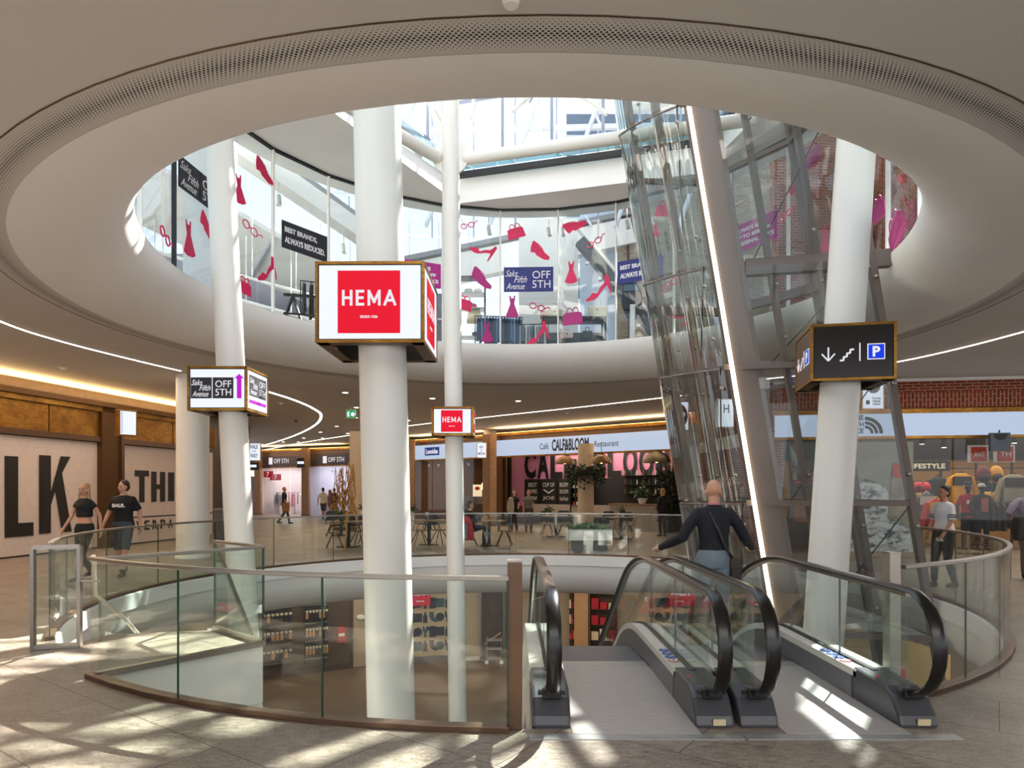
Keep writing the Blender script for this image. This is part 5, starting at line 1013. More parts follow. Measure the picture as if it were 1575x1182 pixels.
def ntext(s, px0, z0, w_, h_, mt=INK, off=.065, **k): o = W5(nx(px0), off, z0); return text('lettering', s, o-s5.location, NU, Z, w_, h_, mt, parent=s5, **k)
for i, s_ in enumerate(('THE', 'NORTH', 'FACE')):
    w_ = (.3, .52, .4)[i]; o = W5(nx(1327), .065, 3.52-i*.17); text('lettering', s_, o-NU*w_-s5.location, NU, Z, w_, .13, INK, parent=s5, bold=.03)
for r0, r1 in ((.14, .21), (.24, .32), (.35, .44)):
    pts = [(r1*math.cos(a), r1*math.sin(a)) for a in [PI/2*i/10 for i in range(11)]]+[(r0*math.cos(a), r0*math.sin(a)) for a in [PI/2*i/10 for i in range(10, -1, -1)]]
    MB().plate(pts, W5(nx(1329), .065, 3.17)-s5.location, NU, Z, .006).build('logo_arc', INK, s5)
# mountain window graphic
def mountain():
    t = NT('mountain_graphic'); c = t.n('ShaderNodeTexCoord'); sp = t.n('ShaderNodeSeparateXYZ'); t.l(c.outputs['Object'], sp.inputs[0])
    nz = t.noise(t.obj((.3, 0, .6), (1, 1, 2.2)), 3.2, 8, .7); cc = t.ramp(nz, [(.45, '#c9ced0'), (.52, '#9aa2a6'), (.58, '#4a4f54')])
    t.l(cc, t.b.inputs['Base Color']); t.b.inputs['Roughness'].default_value = .5; return t.m
wp = thing('window_poster', W5(nx(1300), .02, .1), 0, 'large window graphic of a climber on a snowy mountain behind the lift', 'poster'); Lw = nx(1404)-nx(1300)
MB().plate([(0, 0), (Lw, 0), (Lw, 2.85), (0, 2.85)], (0, 0, 0), NU, Z, .01).build('sky_sheet', mat('graphic_sky', '#8f9689', .5, var=.1), wp); nn = Vector((NU.y, -NU.x, 0))*.012
MB().plate([(0, 0), (Lw, 0), (Lw*.95, .5), (Lw*.75, 1.2), (Lw*.55, 1.75), (Lw*.3, 1.9), (Lw*.12, 1.75), (0, 1.4)], nn, NU, Z, .01).build('snow_slope', mountain(), wp)
MB().plate([(Lw*.62, .9), (Lw*.98, .6), (Lw*.9, 1.6), (Lw*.84, 2.25), (Lw*.72, 2.2), (Lw*.66, 1.7)], nn*2, NU, Z, .01).build('climber_figure', mat('graphic_grey', '#8b8678', .6, var=.4), wp)
MB().plate([(Lw*.68, 1.95), (Lw*.84, 1.9), (Lw*.86, 2.28), (Lw*.70, 2.3)], nn*3, NU, Z, .01).build('red_hood', mat('graphic_red', '#b84a3a', .6), wp)
# interior fittings
def bk(t, off, z=0):  # a point off metres behind the front on the sight line through t
    p = W5(t, 0); k = p.x/p.y; q = W5(0, off); return W5((k*q.y-q.x)/(NU.x-k*NU.y), off, z)
rzN = math.atan2(NU.y, NU.x)
for i, (pa_, pb_) in enumerate(((1235, 1300), (1400, 1420))): pass
sh = thing('wall_shelving', bk(nx(1392), -4.0, 0), rzN, 'dark pipe wall shelving with jackets and bags in the outdoor shop', 'shelving')
for z in (.5, .9, 1.3, 1.9, 2.35, 2.6): MB().bb(0, 7.2, -.02, .02, z, z+.03).build('rail', BLACK, sh)
for k in range(8): MB().bb(k*1.0, k*1.0+.05, -.03, .03, 0, 2.7).build('upright', BLACK, sh)
for z in (.5, .9, 1.3): MB().bb(0, 1.0, -.35, .0, z, z+.03).build('shelf_board', WOOD, sh)
t = thing('section_sign', bk(nx(1462)-1.15, -3.7, 2.28), rzN, 'black section sign reading LIFESTYLE over the jackets', 'sign'); MB().bb(0, 1.35, -.03, .03, 0, .3).build('board', BLACK, t); text('lettering', 'LIFESTYLE', (.16, -.04, .08), (1, 0, 0), Z, 1.05, .15, glow('cream_letters', '#f0e0b8', .7), parent=t, bold=.02); MB().tube([(.6, 0, .3), (.6, 0, .8)], .01, 6).build('wire', BLACK, t)
def jacket(loc, rz, w_, h_, cols, lb, cat='jacket'):
    t = thing('hanging_'+cat, loc, rz, lb, cat); a = w_/2
    MB().loft([[(-a*.35, -.05, h_), (a*.35, -.05, h_), (a*.35, .05, h_), (-a*.35, .05, h_)], [(-a, -.07, h_*.88), (a, -.07, h_*.88), (a, .07, h_*.88), (-a, .07, h_*.88)], [(-a*.9, -.10, h_*.5), (a*.9, -.10, h_*.5), (a*.9, .09, h_*.5), (-a*.9, .09, h_*.5)], [(-a*.92, -.1, 0), (a*.92, -.1, 0), (a*.92, .1, 0), (-a*.92, .1, 0)]]).build('torso', mat('jk'+cols[0][1:], cols[0], .7, var=.15), t, bevel=.03)
    for s in (-1, 1): MB().tube([(s*a*.9, 0, h_*.85), (s*(a+.08), 0, h_*.5), (s*(a+.12), 0, h_*.08)], [.09, .08, .06], 8).build('sleeve', mat('jk'+cols[0][1:]), t, smooth=True)
    MB().loft([[(-a*.86, -.115, h_*.62), (a*.86, -.115, h_*.62), (a*.86, -.09, h_*.62), (-a*.86, -.09, h_*.62)], [(-a*.8, -.10, h_*.9), (a*.8, -.10, h_*.9), (a*.8, -.06, h_*.9), (-a*.8, -.06, h_*.9)]]).build('yoke', mat('jk'+cols[1][1:], cols[1], .7), t)
    MB().tube([(-.07, 0, h_), (0, .02, h_+.06), (.07, 0, h_)], .02, 6).build('collar', mat('jk'+cols[1][1:]), t); return t
jacket(bk(nx(1478), -3.3, 1.25), rzN, .62, .95, ('#c8901c', '#1e1c1a'), 'mustard yellow jacket with black yoke hanging on the shop wall'); jacket(bk(nx(1443), -3.6, 1.2), rzN, .6, .9, ('#26302c', '#1a1a1a'), 'black jacket with small red mark hanging under the section sign')
jacket(bk(nx(1560), -3.0, 1.2), rzN, .7, .95, ('#8a8474', '#26241f'), 'beige and black jacket hanging at the edge of the picture'); jacket(bk(nx(1425), -2.4, .75), rzN, .5, .85, ('#5c5c60', '#b9b9b9'), 'grey patterned jacket at the shop front behind the lift edge')
jacket(bk(nx(1447)-.1, -1.7, .55), rzN, .5, .9, ('#c03226', '#c99a20'), 'red and yellow jacket behind the woman in white')
def backpack(loc, c, c2, lb):
    t = thing('backpack', loc, rzN, lb, 'backpack'); MB().ball((0, 0, .24), (.2, .14, .26), 8).build('pack_body', mat('bp'+c[1:], c, .7, var=.15), t, smooth=True); MB().ball((0, -.1, .14), (.15, .08, .13), 8).build('pocket', mat('bp'+c2[1:], c2, .7), t, smooth=True); MB().tube([(-.04, 0, .48), (0, 0, .54), (.04, 0, .48)], .01, 6).build('top_loop', BLACK, t)
backpack(bk(nx(1512), -3.2, 1.93), '#5a1a24', '#241a1a', 'dark red backpack on the high rail beside the yellow one'); backpack(bk(nx(1532), -3.2, 1.93), '#b8841e', '#1e1c18', 'yellow and black backpack on the high rail')
for i, (px, z, c, c2, lb) in enumerate(((1410, 1.62, '#b01828', '#2a2a2a', 'red duffel bag on the upper shelf beside the lift edge'), (1530, 1.33, '#b89030', '#3a3020', 'mustard duffel bag on the rail below the yellow backpack'))):
    t = thing('duffel_bag', bk(nx(px), -3.2, z), rzN, lb, 'bag'); MB().tube([(-.36, 0, .16), (-.3, 0, .16), (.3, 0, .16), (.36, 0, .16)], [.1, .16, .16, .1], 14).build('bag_body', mat('df'+c[1:], c, .6), t, smooth=True); MB().tube([(-.15, -.1, .26), (-.1, -.14, .36), (.1, -.14, .36), (.15, -.1, .26)], .015, 6).build('handle', BLACK, t); MB().bb(-.05, .05, -.165, -.15, .1, .2).build('patch', mat('df'+c2[1:], c2, .6), t)
for i, (z, c) in enumerate(((1.33, '#1d3a86'), (1.42, '#2a2a3a'), (.93, '#3a3430'), (1.02, '#c8c2b4'), (.53, '#8a3a30'), (.62, '#5a5248'), (1.52, '#d0b070'))):
    t = thing('folded_clothes', bk(nx(1392)+.55, -4.2, z), rzN, ['bright blue folded clothes on the shelf above the wood ledge', 'navy folded clothes lying on the blue ones', 'brown folded clothes on the middle wood shelf', 'cream folded clothes lying on the brown ones', 'red folded clothes on the lowest wood shelf', 'taupe folded clothes lying on the red ones', 'tan folded clothes topmost on the shelving'][i], 'clothes'); MB().box((0, 0, .04), (.6, .3, .08)).build('fabric', mat('fc'+c[1:], c, .8), t, bevel=.02); MB().box((0, -.152, .04), (.1, .006, .03)).build('size_tag', WHITE, t)
t = box_thing('shop_table', 'low wooden display table deep in the outdoor shop behind the parking column', 'table', bk(nx(1240), -2.0, 0), (1.3, .7, .9), WOOD, rzN, (('table_top', (0, 0, .92), (1.4, .8, .05), WOOD),))
t = thing('wall_display', bk(nx(1215), -1.2, 0), rzN, 'wooden display wall with orange dome logo seen between beam and column', 'display'); MB().bb(0, 1.1, 0, .1, .1, 2.6).build('board', DWOOD, t); MB().bb(.1, .75, -.04, 0, .8, 1.5).build('orange_panel', mat('orange_wood', '#a8682c', .6), t); MB().bb(.0, 1.1, -.3, 0, 2.2, 2.25).build('shelf_board', WOOD, t); MB().bb(.1, .8, -.12, -.08, 1.9, 1.93).build('red_strip', glow('red_strip', '#d03024', .6), t)
for k in range(5): t2 = thing('hanging_bag', bk(nx(1215)+.12+k*.16, -1.05, 1.98), rzN, 'small bag or garment hung on the display wall between beam and column', 'bag', 'bags on the display wall'); MB().loft([[(-.06, -.03, 0), (.06, -.03, 0), (.06, .03, 0), (-.06, .03, 0)], [(-.04, -.03, .3), (.04, -.03, .3), (.04, .03, .3), (-.04, .03, .3)]]).build('bag_body', mat('hb%d' % (k % 3), ['#c8b898', '#5a4a3c', '#8a8276'][k % 3], .7), t2); MB().tube([(0, 0, .3), (0, 0, .34)], .008, 6).build('hook', STEEL, t2)
for px, z, lb in ((1418, 2.95, 'round recessed spotlight at the front of the outdoor shop ceiling'), (1452, 2.85, 'small bright spotlight over the section sign'), (1560, 2.95, 'bright downlight in the shop ceiling at the picture edge')):
    t = thing('spot_lamp', bk(nx(px), -1.0, z), 0, lb, 'lamp'); MB().lathe([(0, 0), (.07, 0), (.08, .05), (.08, .4)], n=14).build('head', BLACK, t); MB().lathe([(0, -.004), (.06, -.004)], n=14).build('lens', DLX, t)
hs = thing('hanging_sign', bk(nx(1537), .55, 2.66), rzN, 'dark blue-grey hanging sign with a black disc at the outdoor shop front', 'sign'); MB().bb(-.22, .22, -.06, .06, 0, .45).build('housing', mat('slate_sign', '#4a5462', .5), hs); MB().lathe([(0, 0), (.15, 0), (.15, .01), (0, .01)], n=20, a0=PI, a1=2*PI).build('half_disc', BLACK, hs, loc=(0, -.065, .42)).rotation_euler = (PI/2, 0, 0); MB().bb(-.015, .015, -.01, .01, .45, .52).build('hanger', BLACK, hs)
for i, (pxa, tx) in enumerate(((1488, 'ANT'), (1528, 'TH'))):
    t = thing('red_banner', bk(nx(pxa), -.4, 2.42), rzN, ['red and white hanging card reading ANT inside the shop glass', 'red and white hanging card reading TH inside the shop glass'][i], 'banner'); MB().bb(0, .5, -.01, .01, 0, .45).build('card', WHITE, t); MB().bb(.08, .46, -.02, -.01, .02, .4).build('red_print', mat('red_card', '#c04028', .6), t); text('lettering', tx, (.14, -.03, .14), (1, 0, 0), Z, .26, .13, WHITE, parent=t); MB().tube([(.25, 0, .45), (.25, 0, .9)], .006, 6).build('wire', STEEL, t)
fs = thing('food_sign', (X(1341, 16.5), 16.5, EYE+(HY-628)*16.5/F), 0, 'white sign reading FOOD DRINK VIEW above the outdoor shop logo', 'sign'); MB().box((0, 0, .27), (.54, .1, .62)).build('housing', BRASS, fs); f = MB().box((0, -.055, .27), (.48, .01, .56)).build('sign_face', SCRW, fs)
for i, s_ in enumerate(('FOOD', 'DRINK', 'VIEW')): text('lettering', s_, (-.02, -.063, .2-i*.07), (1, 0, 0), Z, .2, .05, INK, parent=f, bold=.02)
MB().box((-.13, -.062, .13), (.09, .006, .1)).build('icon', INK, f); MB().lathe([(0, 0), (.17, 0), (.17, .008), (0, .008)], n=24, a0=PI, a1=2*PI).build('picture_disc', mat('slate_sign'), f, loc=(0, -.062, .52)).rotation_euler = (PI/2, 0, 0); MB().box((0, 0, .6), (.04, .04, .1)).build('hanger', BRASS, fs)
MB().bb(-.02, .02, 0, 1.7, .3, .36).build('bracket', BRASS, fs)
# ---------------------------------------------------------------- lower floor: curved shop wall
RL = 15.6
def lo(px, R=RL, z=-5): x, y = ringpt(px, R); return Vector((x, y, z))
def lou(px): p, q = lo(px-4), lo(px+4); return (q-p).normalized()
BEI = mat('lower_beige', '#a4937c', .6, var=.05)
m = MB(); n = 60; A0, A1 = math.radians(18), math.radians(170)
m.lathe([(RL+.1, -5), (RL+.1, -1.17)], (CX, CY, 0), n, A0, A1); struct(m.build('wall_lower', BEI))
def lpanel(name, px0, px1, z0, z1, mt, off=0, par=None, org=None, th=.06):
    p, q = lo(px0), lo(px1); u = (q-p).normalized(); nn = Vector((u.y, -u.x, 0)); p = p+nn*off; q = q+nn*off; m = MB().prism([(p.x, p.y), (q.x, q.y), (q.x-nn.x*th, q.y-nn.y*th), (p.x-nn.x*th, p.y-nn.y*th)], z0, z1)
    return child(m, name, mt, par, org) if par else m.build(name, mt)
def lthing(name, px, lb, cat): return thing(name, lo(px), 0, lb, cat)
a = lthing('shop_window', 470, 'dark bronze lower shop window behind the two display racks', 'shop window'); lpanel('dark_glass', 395, 541, -4.95, -1.2, mat('dark_shop_glass', '#5a4a3a', .12, .1), .02, a, a.location.copy()); 
for px in (395, 446, 500, 541): lpanel('frame', px-2, px+2, -5, -1.2, BRONZE, .06, a, a.location.copy())
lpanel('plinth', 395, 541, -5, -4.8, BRONZE, .07, a, a.location.copy())
def prack(px0, px1, lb, seed):
    a = thing('display_rack', lo((px0+px1)/2), 0, lb, 'display rack'); o = a.location.copy(); lpanel('back_panel', px0, px1, -4.6, -1.5, BLACK, .3, a, o); r_ = random.Random(seed)
    p, q = lo(px0), lo(px1); u = (q-p).normalized(); nn = Vector((u.y, -u.x, 0)); L = (q-p).length
    for i, z in enumerate((-2.2, -2.85, -3.5, -4.15)):
        lpanel('peg_rail', px0, px1, z-.3, z-.26, STEEL, .34, a, o)
        for k in range(7):
            c = p+u*(L*(k+.5)/7)+nn*.42; c.z = z; m = MB().box((c.x, c.y, z), (L/7*.7, .04, .2)); ob = child(m, 'small_item', mat('item%d' % (r_.randrange(4)), ['#b98a58', '#d8d0c4', '#6a3a24', '#1a1816'][r_.randrange(4)], .5), a, o); child(MB().box((c.x, c.y, z+.16), (L/7*.62, .05, .08)), 'header_card', mat('card_w', '#c8bda8', .6), ob, Vector((0, 0, 0))+o) 
prack(398, 445, 'display rack of small dark goods on the lower floor nearest the landing', 1); prack(466, 501, 'second lower-floor display rack left of the glass joint', 2)
a = lthing('service_door', 558, 'beige service door on the lower floor behind the thick column', 'door'); lpanel('door_leaf', 541, 600, -4.98, -1.6, mat('door_beige', '#a8967e', .5), .04, a, a.location.copy()); p = lo(548)+Vector((0, -.15, 1.1)); child(MB().box(p, (.12, .06, .04)), 'handle', STEEL, a, a.location.copy()); p = lo(556)+Vector((0, -.13, 1.9)); child(MB().ball(p, (.16, .03, .1), 8), 'round_sign', WHITE, a, a.location.copy())
a = lthing('red_notice', 522, 'small red notice board on the lower dark wall', 'notice'); lpanel('board', 518, 531, -4.0, -3.4, REDP, .12, a, a.location.copy()); lpanel('white_line', 520, 529, -3.75, -3.65, WHITE, .14, a, a.location.copy())
# mural of blue silhouettes
a = lthing('mural_wall', 660, 'cream lower shop wall printed with dark blue everyday silhouettes', 'mural'); o = a.location.copy(); lpanel('board', 625, 693, -4.75, -1.2, mat('mural_cream', '#b5a68c', .6), .10, a, o); lpanel('base', 625, 693, -5, -4.75, DKGREY, .14, a, o)
p, q = lo(625), lo(693); u = (q-p).normalized(); nn = Vector((u.y, -u.x, 0)); Lm = (q-p).length
BL1, BL2 = mat('mural_navy', '#222c40', .6), mat('mural_teal', '#2c5566', .6)
sil = {'sock': [(-.3, .5), (.1, .5), (.15, 0), (.5, -.3), (.35, -.5), (-.1, -.3), (-.3, 0)], 'bottle': [(-.2, -.5), (.2, -.5), (.2, .2), (.08, .3), (.08, .5), (-.08, .5), (-.08, .3), (-.2, .2)], 'box': [(-.4, -.4), (.4, -.4), (.4, .4), (-.4, .4)], 'shirt': [(-.3, -.5), (.3, -.5), (.3, .15), (.5, .1), (.5, .35), (.2, .5), (-.2, .5), (-.5, .35), (-.5, .1), (-.3, .15)],
       'pliers': [(-.25, .5), (-.1, .5), (0, .1), (.1, .5), (.25, .5), (.2, 0), (.08, -.1), (.1, -.5), (-.1, -.5), (-.08, -.1), (-.2, 0)], 'disc': [(.4*math.cos(i*PI/6), .4*math.sin(i*PI/6)) for i in range(12)]}
ks = list(sil); r_ = random.Random(4)
for i in range(6):
    for j in range(6):
        x_ = Lm*(i+.5)/6; z_ = -1.6-j*.55; s_ = .42; kd = ks[(i*5+j*3) % 6]; c = p+u*x_+nn*.115; c.z = z_
        MB().plate([(A_*s_, B_*s_) for A_, B_ in sil[kd]], c-o, u, Z, .006).build(kd+'_silhouette', BL1 if (i+j) % 3 else BL2, a)
a = lthing('lower_shop_sign', 640, 'red lower-floor shop sign half hidden by the thick column', 'sign'); o = a.location.copy(); lpanel('board', 622, 660, -2.75, -1.95, glow('red_dim', '#c8283a', .5), .35, a, o); c = lo(631)+nn*.37; c.z = -2.35; text('lettering', 'HEMA', c-o, lou(640), Z, .68, .2, TXW, parent=a, bold=.03); c.z = -2.6; text('lettering', 'SINDS 1926', c+u*.2-o, u, Z, .3, .05, TXW, parent=a); lpanel('bracket', 640, 642, -1.95, -1.2, BLACK, .3, a, o)
a = lthing('cream_wall_panel', 727, 'plain cream wall bay between the mural and the glass shop door', 'wall panel'); lpanel('panel', 693, 738, -4.98, -1.2, mat('cream_panel', '#a89c88', .6), .08, a, a.location.copy()); lpanel('skirting', 693, 738, -5, -4.85, WHITE, .11, a, a.location.copy())
LI = mat('lower_interior', '#4e4034', .7, var=.3, vscale=9)
a = lthing('lower_shop_entrance', 762, 'glazed lower shop entrance with steel frame and red goods inside', 'shop front'); o = a.location.copy(); lpanel('interior', 738, 792, -5, -1.2, LI, .02, a, o)
for px in (739, 775, 791): lpanel('frame', px-1.2, px+1.2, -5, -1.2, STEEL, .25, a, o)
lpanel('threshold', 738, 792, -5, -4.9, STEEL, .25, a, o); lpanel('glass_pane', 740, 774, -4.9, -1.3, SHOPG, .22, a, o)
t = thing('shopping_trolley', lo(760, 15.0), 0, 'grey two-tier trolley inside the lower shop entrance', 'trolley')
t.scale = (.75,)*3
for z in (.25, .75, 1.2): MB().bb(-.4, .4, -.25, .25, z, z+.04).build('tray', ALU, t)
for x_ in (-.38, .38): MB().bar((x_, 0, .1), (x_, 0, 1.4), .04, .04).build('upright', STEEL, t); MB().lathe([(0, -.03), (.1, -.03), (.1, .03), (0, .03)], n=14).build('wheel', WHITE, t, loc=(x_, -.2, .1)).rotation_euler = (PI/2, 0, 0)
MB().bar((-.5, -.1, 1.0), (.35, -.1, 1.6), .05, .05).build('handle', mat('cream_panel'), t)
GC = ['#b02030', '#c84a5a', '#d8c8a8', '#3a5a6a', '#7a8a5a', '#e0dcd0', '#26242a', '#c87a3a', '#8a2a3a']
def goods_shelf(px0, px1, lb, seed, red=.3):
    a = thing('goods_shelving', lo((px0+px1)/2), 0, lb, 'shelving'); o = a.location.copy(); r_ = random.Random(seed); lpanel('back_panel', px0, px1, -5, -1.25, LI, .05, a, o); p, q = lo(px0), lo(px1); u = (q-p).normalized(); nn = Vector((u.y, -u.x, 0)); L = (q-p).length; k_ = max(3, int(L/.32))
    for z in (-4.7, -4.1, -3.5, -2.9, -2.3, -1.7):
        lpanel('shelf_board', px0, px1, z-.03, z, DWOOD, .4, a, o)
        for k in range(k_):
            c = p+u*(L*(k+.5)/k_)+nn*.25; h_ = .15+.28*r_.random(); col = GC[0] if r_.random() < red else GC[r_.randrange(9)]; child(MB().box((c.x, c.y, z+h_/2), (L/k_*.8, .2, h_)), 'boxed_item', mat('gd'+col[1:], col, .6), a, o)
goods_shelf(876, 884, 'narrow lower shelf of goods left of the tan pier', 11, .1); goods_shelf(909, 962, 'lower shop shelves with red boxes right of the tan pier', 12, .35); goods_shelf(966, 1052, 'lower shop shelves of mixed goods under the red hanging letters', 13, .2); goods_shelf(1056, 1200, 'lower shop shelves behind the second escalator', 15, .3)
a = lthing('tan_pier', 893, 'tan wall pier between lower shop shelves beside the escalator', 'pier'); lpanel('shaft', 885, 908, -5, -1.2, mat('tan_wall', '#b08a62', .6), .6, a, a.location.copy(), th=.5); lpanel('edge', 906.5, 908, -5, -1.2, BLACK, .62, a, a.location.copy())
a = lthing('red_hanging_sign', 990, 'red hanging sign with white letters AM above the lower shelves', 'sign'); o = a.location.copy(); lpanel('board', 983, 1012, -2.9, -1.9, glow('red_dim'), .9, a, o); c = lo(985)+nn*.0; uu9 = lou(990); n9 = Vector((uu9.y, -uu9.x, 0)); c = lo(985)+n9*.92; c.z = -2.45; text('lettering', 'AM', c-o, uu9, Z, .36, .26, TXW, parent=a, bold=.03); lpanel('hanger', 990, 991, -1.9, -1.2, BLACK, .9, a, o)
t = thing('poster_wall', (8.0, 16.5, -5), 0, 'yellow and red advertising wall with a face below the second escalator', 'poster'); MB().bb(-1.2, 2.6, 0, .1, 0, 3.6).build('yellow_board', mat('poster_yellow', '#c8a86a', .6), t); MB().bb(.2, 1.5, -.03, 0, 1.2, 2.4).build('red_panel', glow('red_dim'), t); text('lettering', 'HE', (.4, -.05, 1.6), (1, 0, 0), Z, .6, .35, TXW, parent=t); MB().ball((-.6, -.02, 2.6), (.4, .04, .6), 8).build('face_shape', mat('poster_skin', '#b06a4a', .6), t, smooth=True)
# ---------------------------------------------------------------- café terrace furniture
def chair_proto():
    t = thing('terrace_chair', (0, 0, 0), 0, 'x', 'chair', 'black terrace chairs'); BK = mat('chair_black', '#191818', .35)
    MB().loft([[(x_*.22, y_*.2+.0, z_) for x_, y_ in ((-1, -1), (-.6, -1.1), (.6, -1.1), (1, -1), (1.05, .4), (.8, 1), (-.8, 1), (-1.05, .4))] for z_ in (.44, .475)]).build('seat', mat('chair_seat', '#8a6a48', .5), t, bevel=.01)
    MB().loft([[(x_, y_+dy, z_) for x_, y_ in ((-w_, .02), (-w_*.6, .05), (0, .06), (w_*.6, .05), (w_, .02), (w_*.6, .03), (0, .04), (-w_*.6, .03))] for z_, w_, dy in ((.6, .2, .15), (.7, .24, .17), (.85, .24, .19), (.92, .17, .2))]).build('backrest', BK, t, smooth=True)
    MB().tube([(-.22, .18, .47), (-.26, .16, .66), (-.27, -.12, .66), (-.24, -.16, .46)], .014, 6).build('armrest', BK, t); MB().tube([(.22, .18, .47), (.26, .16, .66), (.27, -.12, .66), (.24, -.16, .46)], .014, 6).build('armrest', BK, t)
    for sx in (-1, 1):
        for sy in (-1, 1): MB().tube([(sx*.08, sy*.06, .44), (sx*.24, sy*.24, 0)], .014, 6).build('leg', BK, t)
    MB().tube([(0, .15, .47), (0, .19, .62)], .02, 6).build('back_stem', BK, t); return t
cp = chair_proto(); first = True
CHS = [(515, 20.0, -1.3, 'black terrace chair with its back to the outlet, nearest the wooden pole'), (552, 20.6, 1.4, 'black terrace chair half behind the thick column'), (566, 21.4, .6, 'black terrace chair mostly hidden by the thick column'), (646, 21, -1.2, 'black terrace chair just right of the thick column'), (676, 21.3, 1.2, 'black terrace chair just left of the slender column'),
       (722, 20.6, -1.45, 'black terrace chair carrying the seated man in red'), (776, 20.8, 1.5, 'black terrace chair across the table from the seated man'), (512, 25, .3, 'black terrace chair in front of the branch sculpture'), (842, 25.2, 2.9, 'black café chair before the chalkboards'), (868, 25.5, 0, 'black café chair left of the planted column'), (940, 24.5, .3, 'black café chair right of the planted column'), (965, 24.2, 2.8, 'black café chair near the slatted screen')]
for i, (px, d, rz, lb) in enumerate(CHS):
    if i == 0: cp.location = (X(px, d), d, 0); cp.rotation_euler = (0, 0, rz); cp['label'] = lb
    else: dup(cp, (X(px, d), d, 0), rz, lb)
def table_proto():
    t = thing('terrace_table', (0, 0, 0), 0, 'x', 'table', 'square terrace tables'); MB().box((0, 0, .755), (.95, .8, .035)).build('table_top', WOOD, t, bevel=.008); MB().bb(-.05, .05, -.05, .05, .03, .74).build('pedestal', BLACK, t); MB().box((0, 0, .015), (.6, .5, .03)).build('foot_plate', BLACK, t); return t
tp = table_proto()
for i, (px, d, lb) in enumerate([(536, 20.4, 'wood-topped terrace table behind the thin wooden pole'), (660, 21.2, 'wood-topped terrace table between the thick and slender columns'), (752, 20.8, 'wood-topped terrace table in front of the seated man'), (525, 25.5, 'wood-topped table close to the branch sculpture'), (855, 24.6, 'wood-topped table with a small vase before the chalkboards'), (955, 23.6, 'wood-topped table with a small vase right of the planted column')]):
    if i == 0: tp.location = (X(px, d), d, 0); tp['label'] = lb
    else: dup(tp, (X(px, d), d, 0), .05*i, lb)
for i, (px, d, lb) in enumerate([(524, 20.5, 'small green plant in a pot on the terrace table by the pole'), (657, 21.2, 'glass of cards on the table between the columns'), (843, 24.6, 'small vase on the table before the chalkboards'), (958, 23.6, 'small vase on the table right of the planted column'), (557, 25.4, 'leafy pot plant on the table beside the beige pier'), (635, 24, 'leafy pot plant just right of the thick column')]):
    z = .775 if i < 4 else .0; t = thing('table_plant' if i != 1 else 'card_holder', (X(px, d), d, z), 0, lb, 'plant' if i != 1 else 'card holder')
    hh_ = .12 if i < 4 else .95; MB().lathe([(0, 0), (.05, 0), (.06, hh_), (.05, hh_), (0, .02)], n=14).build('pot', WHITE if i > 1 else BLACK, t, smooth=True)
    if i == 1: MB().box((0, 0, .16), (.1, .02, .14)).build('card', WHITE, t)
    else: tag(foliage(90, lambda r_: (r_.gauss(0, .06), r_.gauss(0, .06), hh_+.02+abs(r_.gauss(0, .1))), .1, i).build('foliage', MATS['leaf_green'], t, recalc=False), kind='stuff')
pl = thing('planter_bench', (X(906, 19.5), 19.5, 0), 0, 'low white planter box of ferns behind the far railing', 'planter'); MB().bb(-.62, .62, -.3, .3, .28, .58).build('box', WHITE, pl); MB().bb(-.5, .5, -.2, .2, 0, .28).build('base', DKGREY, pl); tag(foliage(500, lambda r_: (r_.uniform(-.55, .55), r_.uniform(-.22, .22), .58+.12*r_.random()), .16, 3).build('foliage', mat('fern', '#5e7a58', .6, var=.4), pl, recalc=False), kind='stuff')
# rails of outdoor clothes low in the shop, and the dark ceiling zone
NC = ['#26241f', '#3a3026', '#8a2a22', '#5a5a5c', '#c0b8a8', '#1f2c44', '#7a6a3a']
clothes_rail(bk(nx(1545), -2.6, 0), rzN, 14, 'rail of dark jackets behind the mannequins by the picture edge', NC, L=2.2, h=1.35, gh=.85); clothes_rail(bk(nx(1420), -2.9, 0), rzN, 10, 'rail of outdoor clothes behind the woman in white', NC, L=1.5, h=1.2, gh=.8); clothes_rail(bk(nx(1260), -3.0, 0), rzN, 12, 'rail of clothes behind the parking sign column', NC, L=1.8, h=1.4, gh=.9)
clothes_rail(bk(nx(1572), -3.9, .0), rzN, 12, 'tall rail of mixed jackets at the back wall by the picture edge', NC, L=2.0, h=2.0, gh=1.0)
for i, (px, z) in enumerate(((1475, .85), (1492, .85), (1550, 1.0), (1500, 1.35))):
    t = thing('folded_clothes', bk(nx(px), -3.6, z), rzN, ['dark folded clothes on the wall rail behind the red-shirted mannequin', 'brown folded clothes on the wall rail between the mannequins', 'grey folded clothes on the rail near the picture edge', 'cream folded clothes under the dark red backpack'][i], 'clothes'); MB().box((0, 0, .06), (.7, .3, .12)).build('fabric', mat('fd%d' % i, ['#2a2622', '#4a3626', '#6a6a66', '#b5a888'][i], .8, var=.3, vscale=12), t, bevel=.02); MB().box((0, -.152, .06), (.1, .006, .04)).build('size_tag', WHITE, t)
part5('ceiling_bulkhead', mat('bulkhead_dark', '#1d1a17', .7), 0, NL, -1.6, -1.75, 2.55, 3.3)
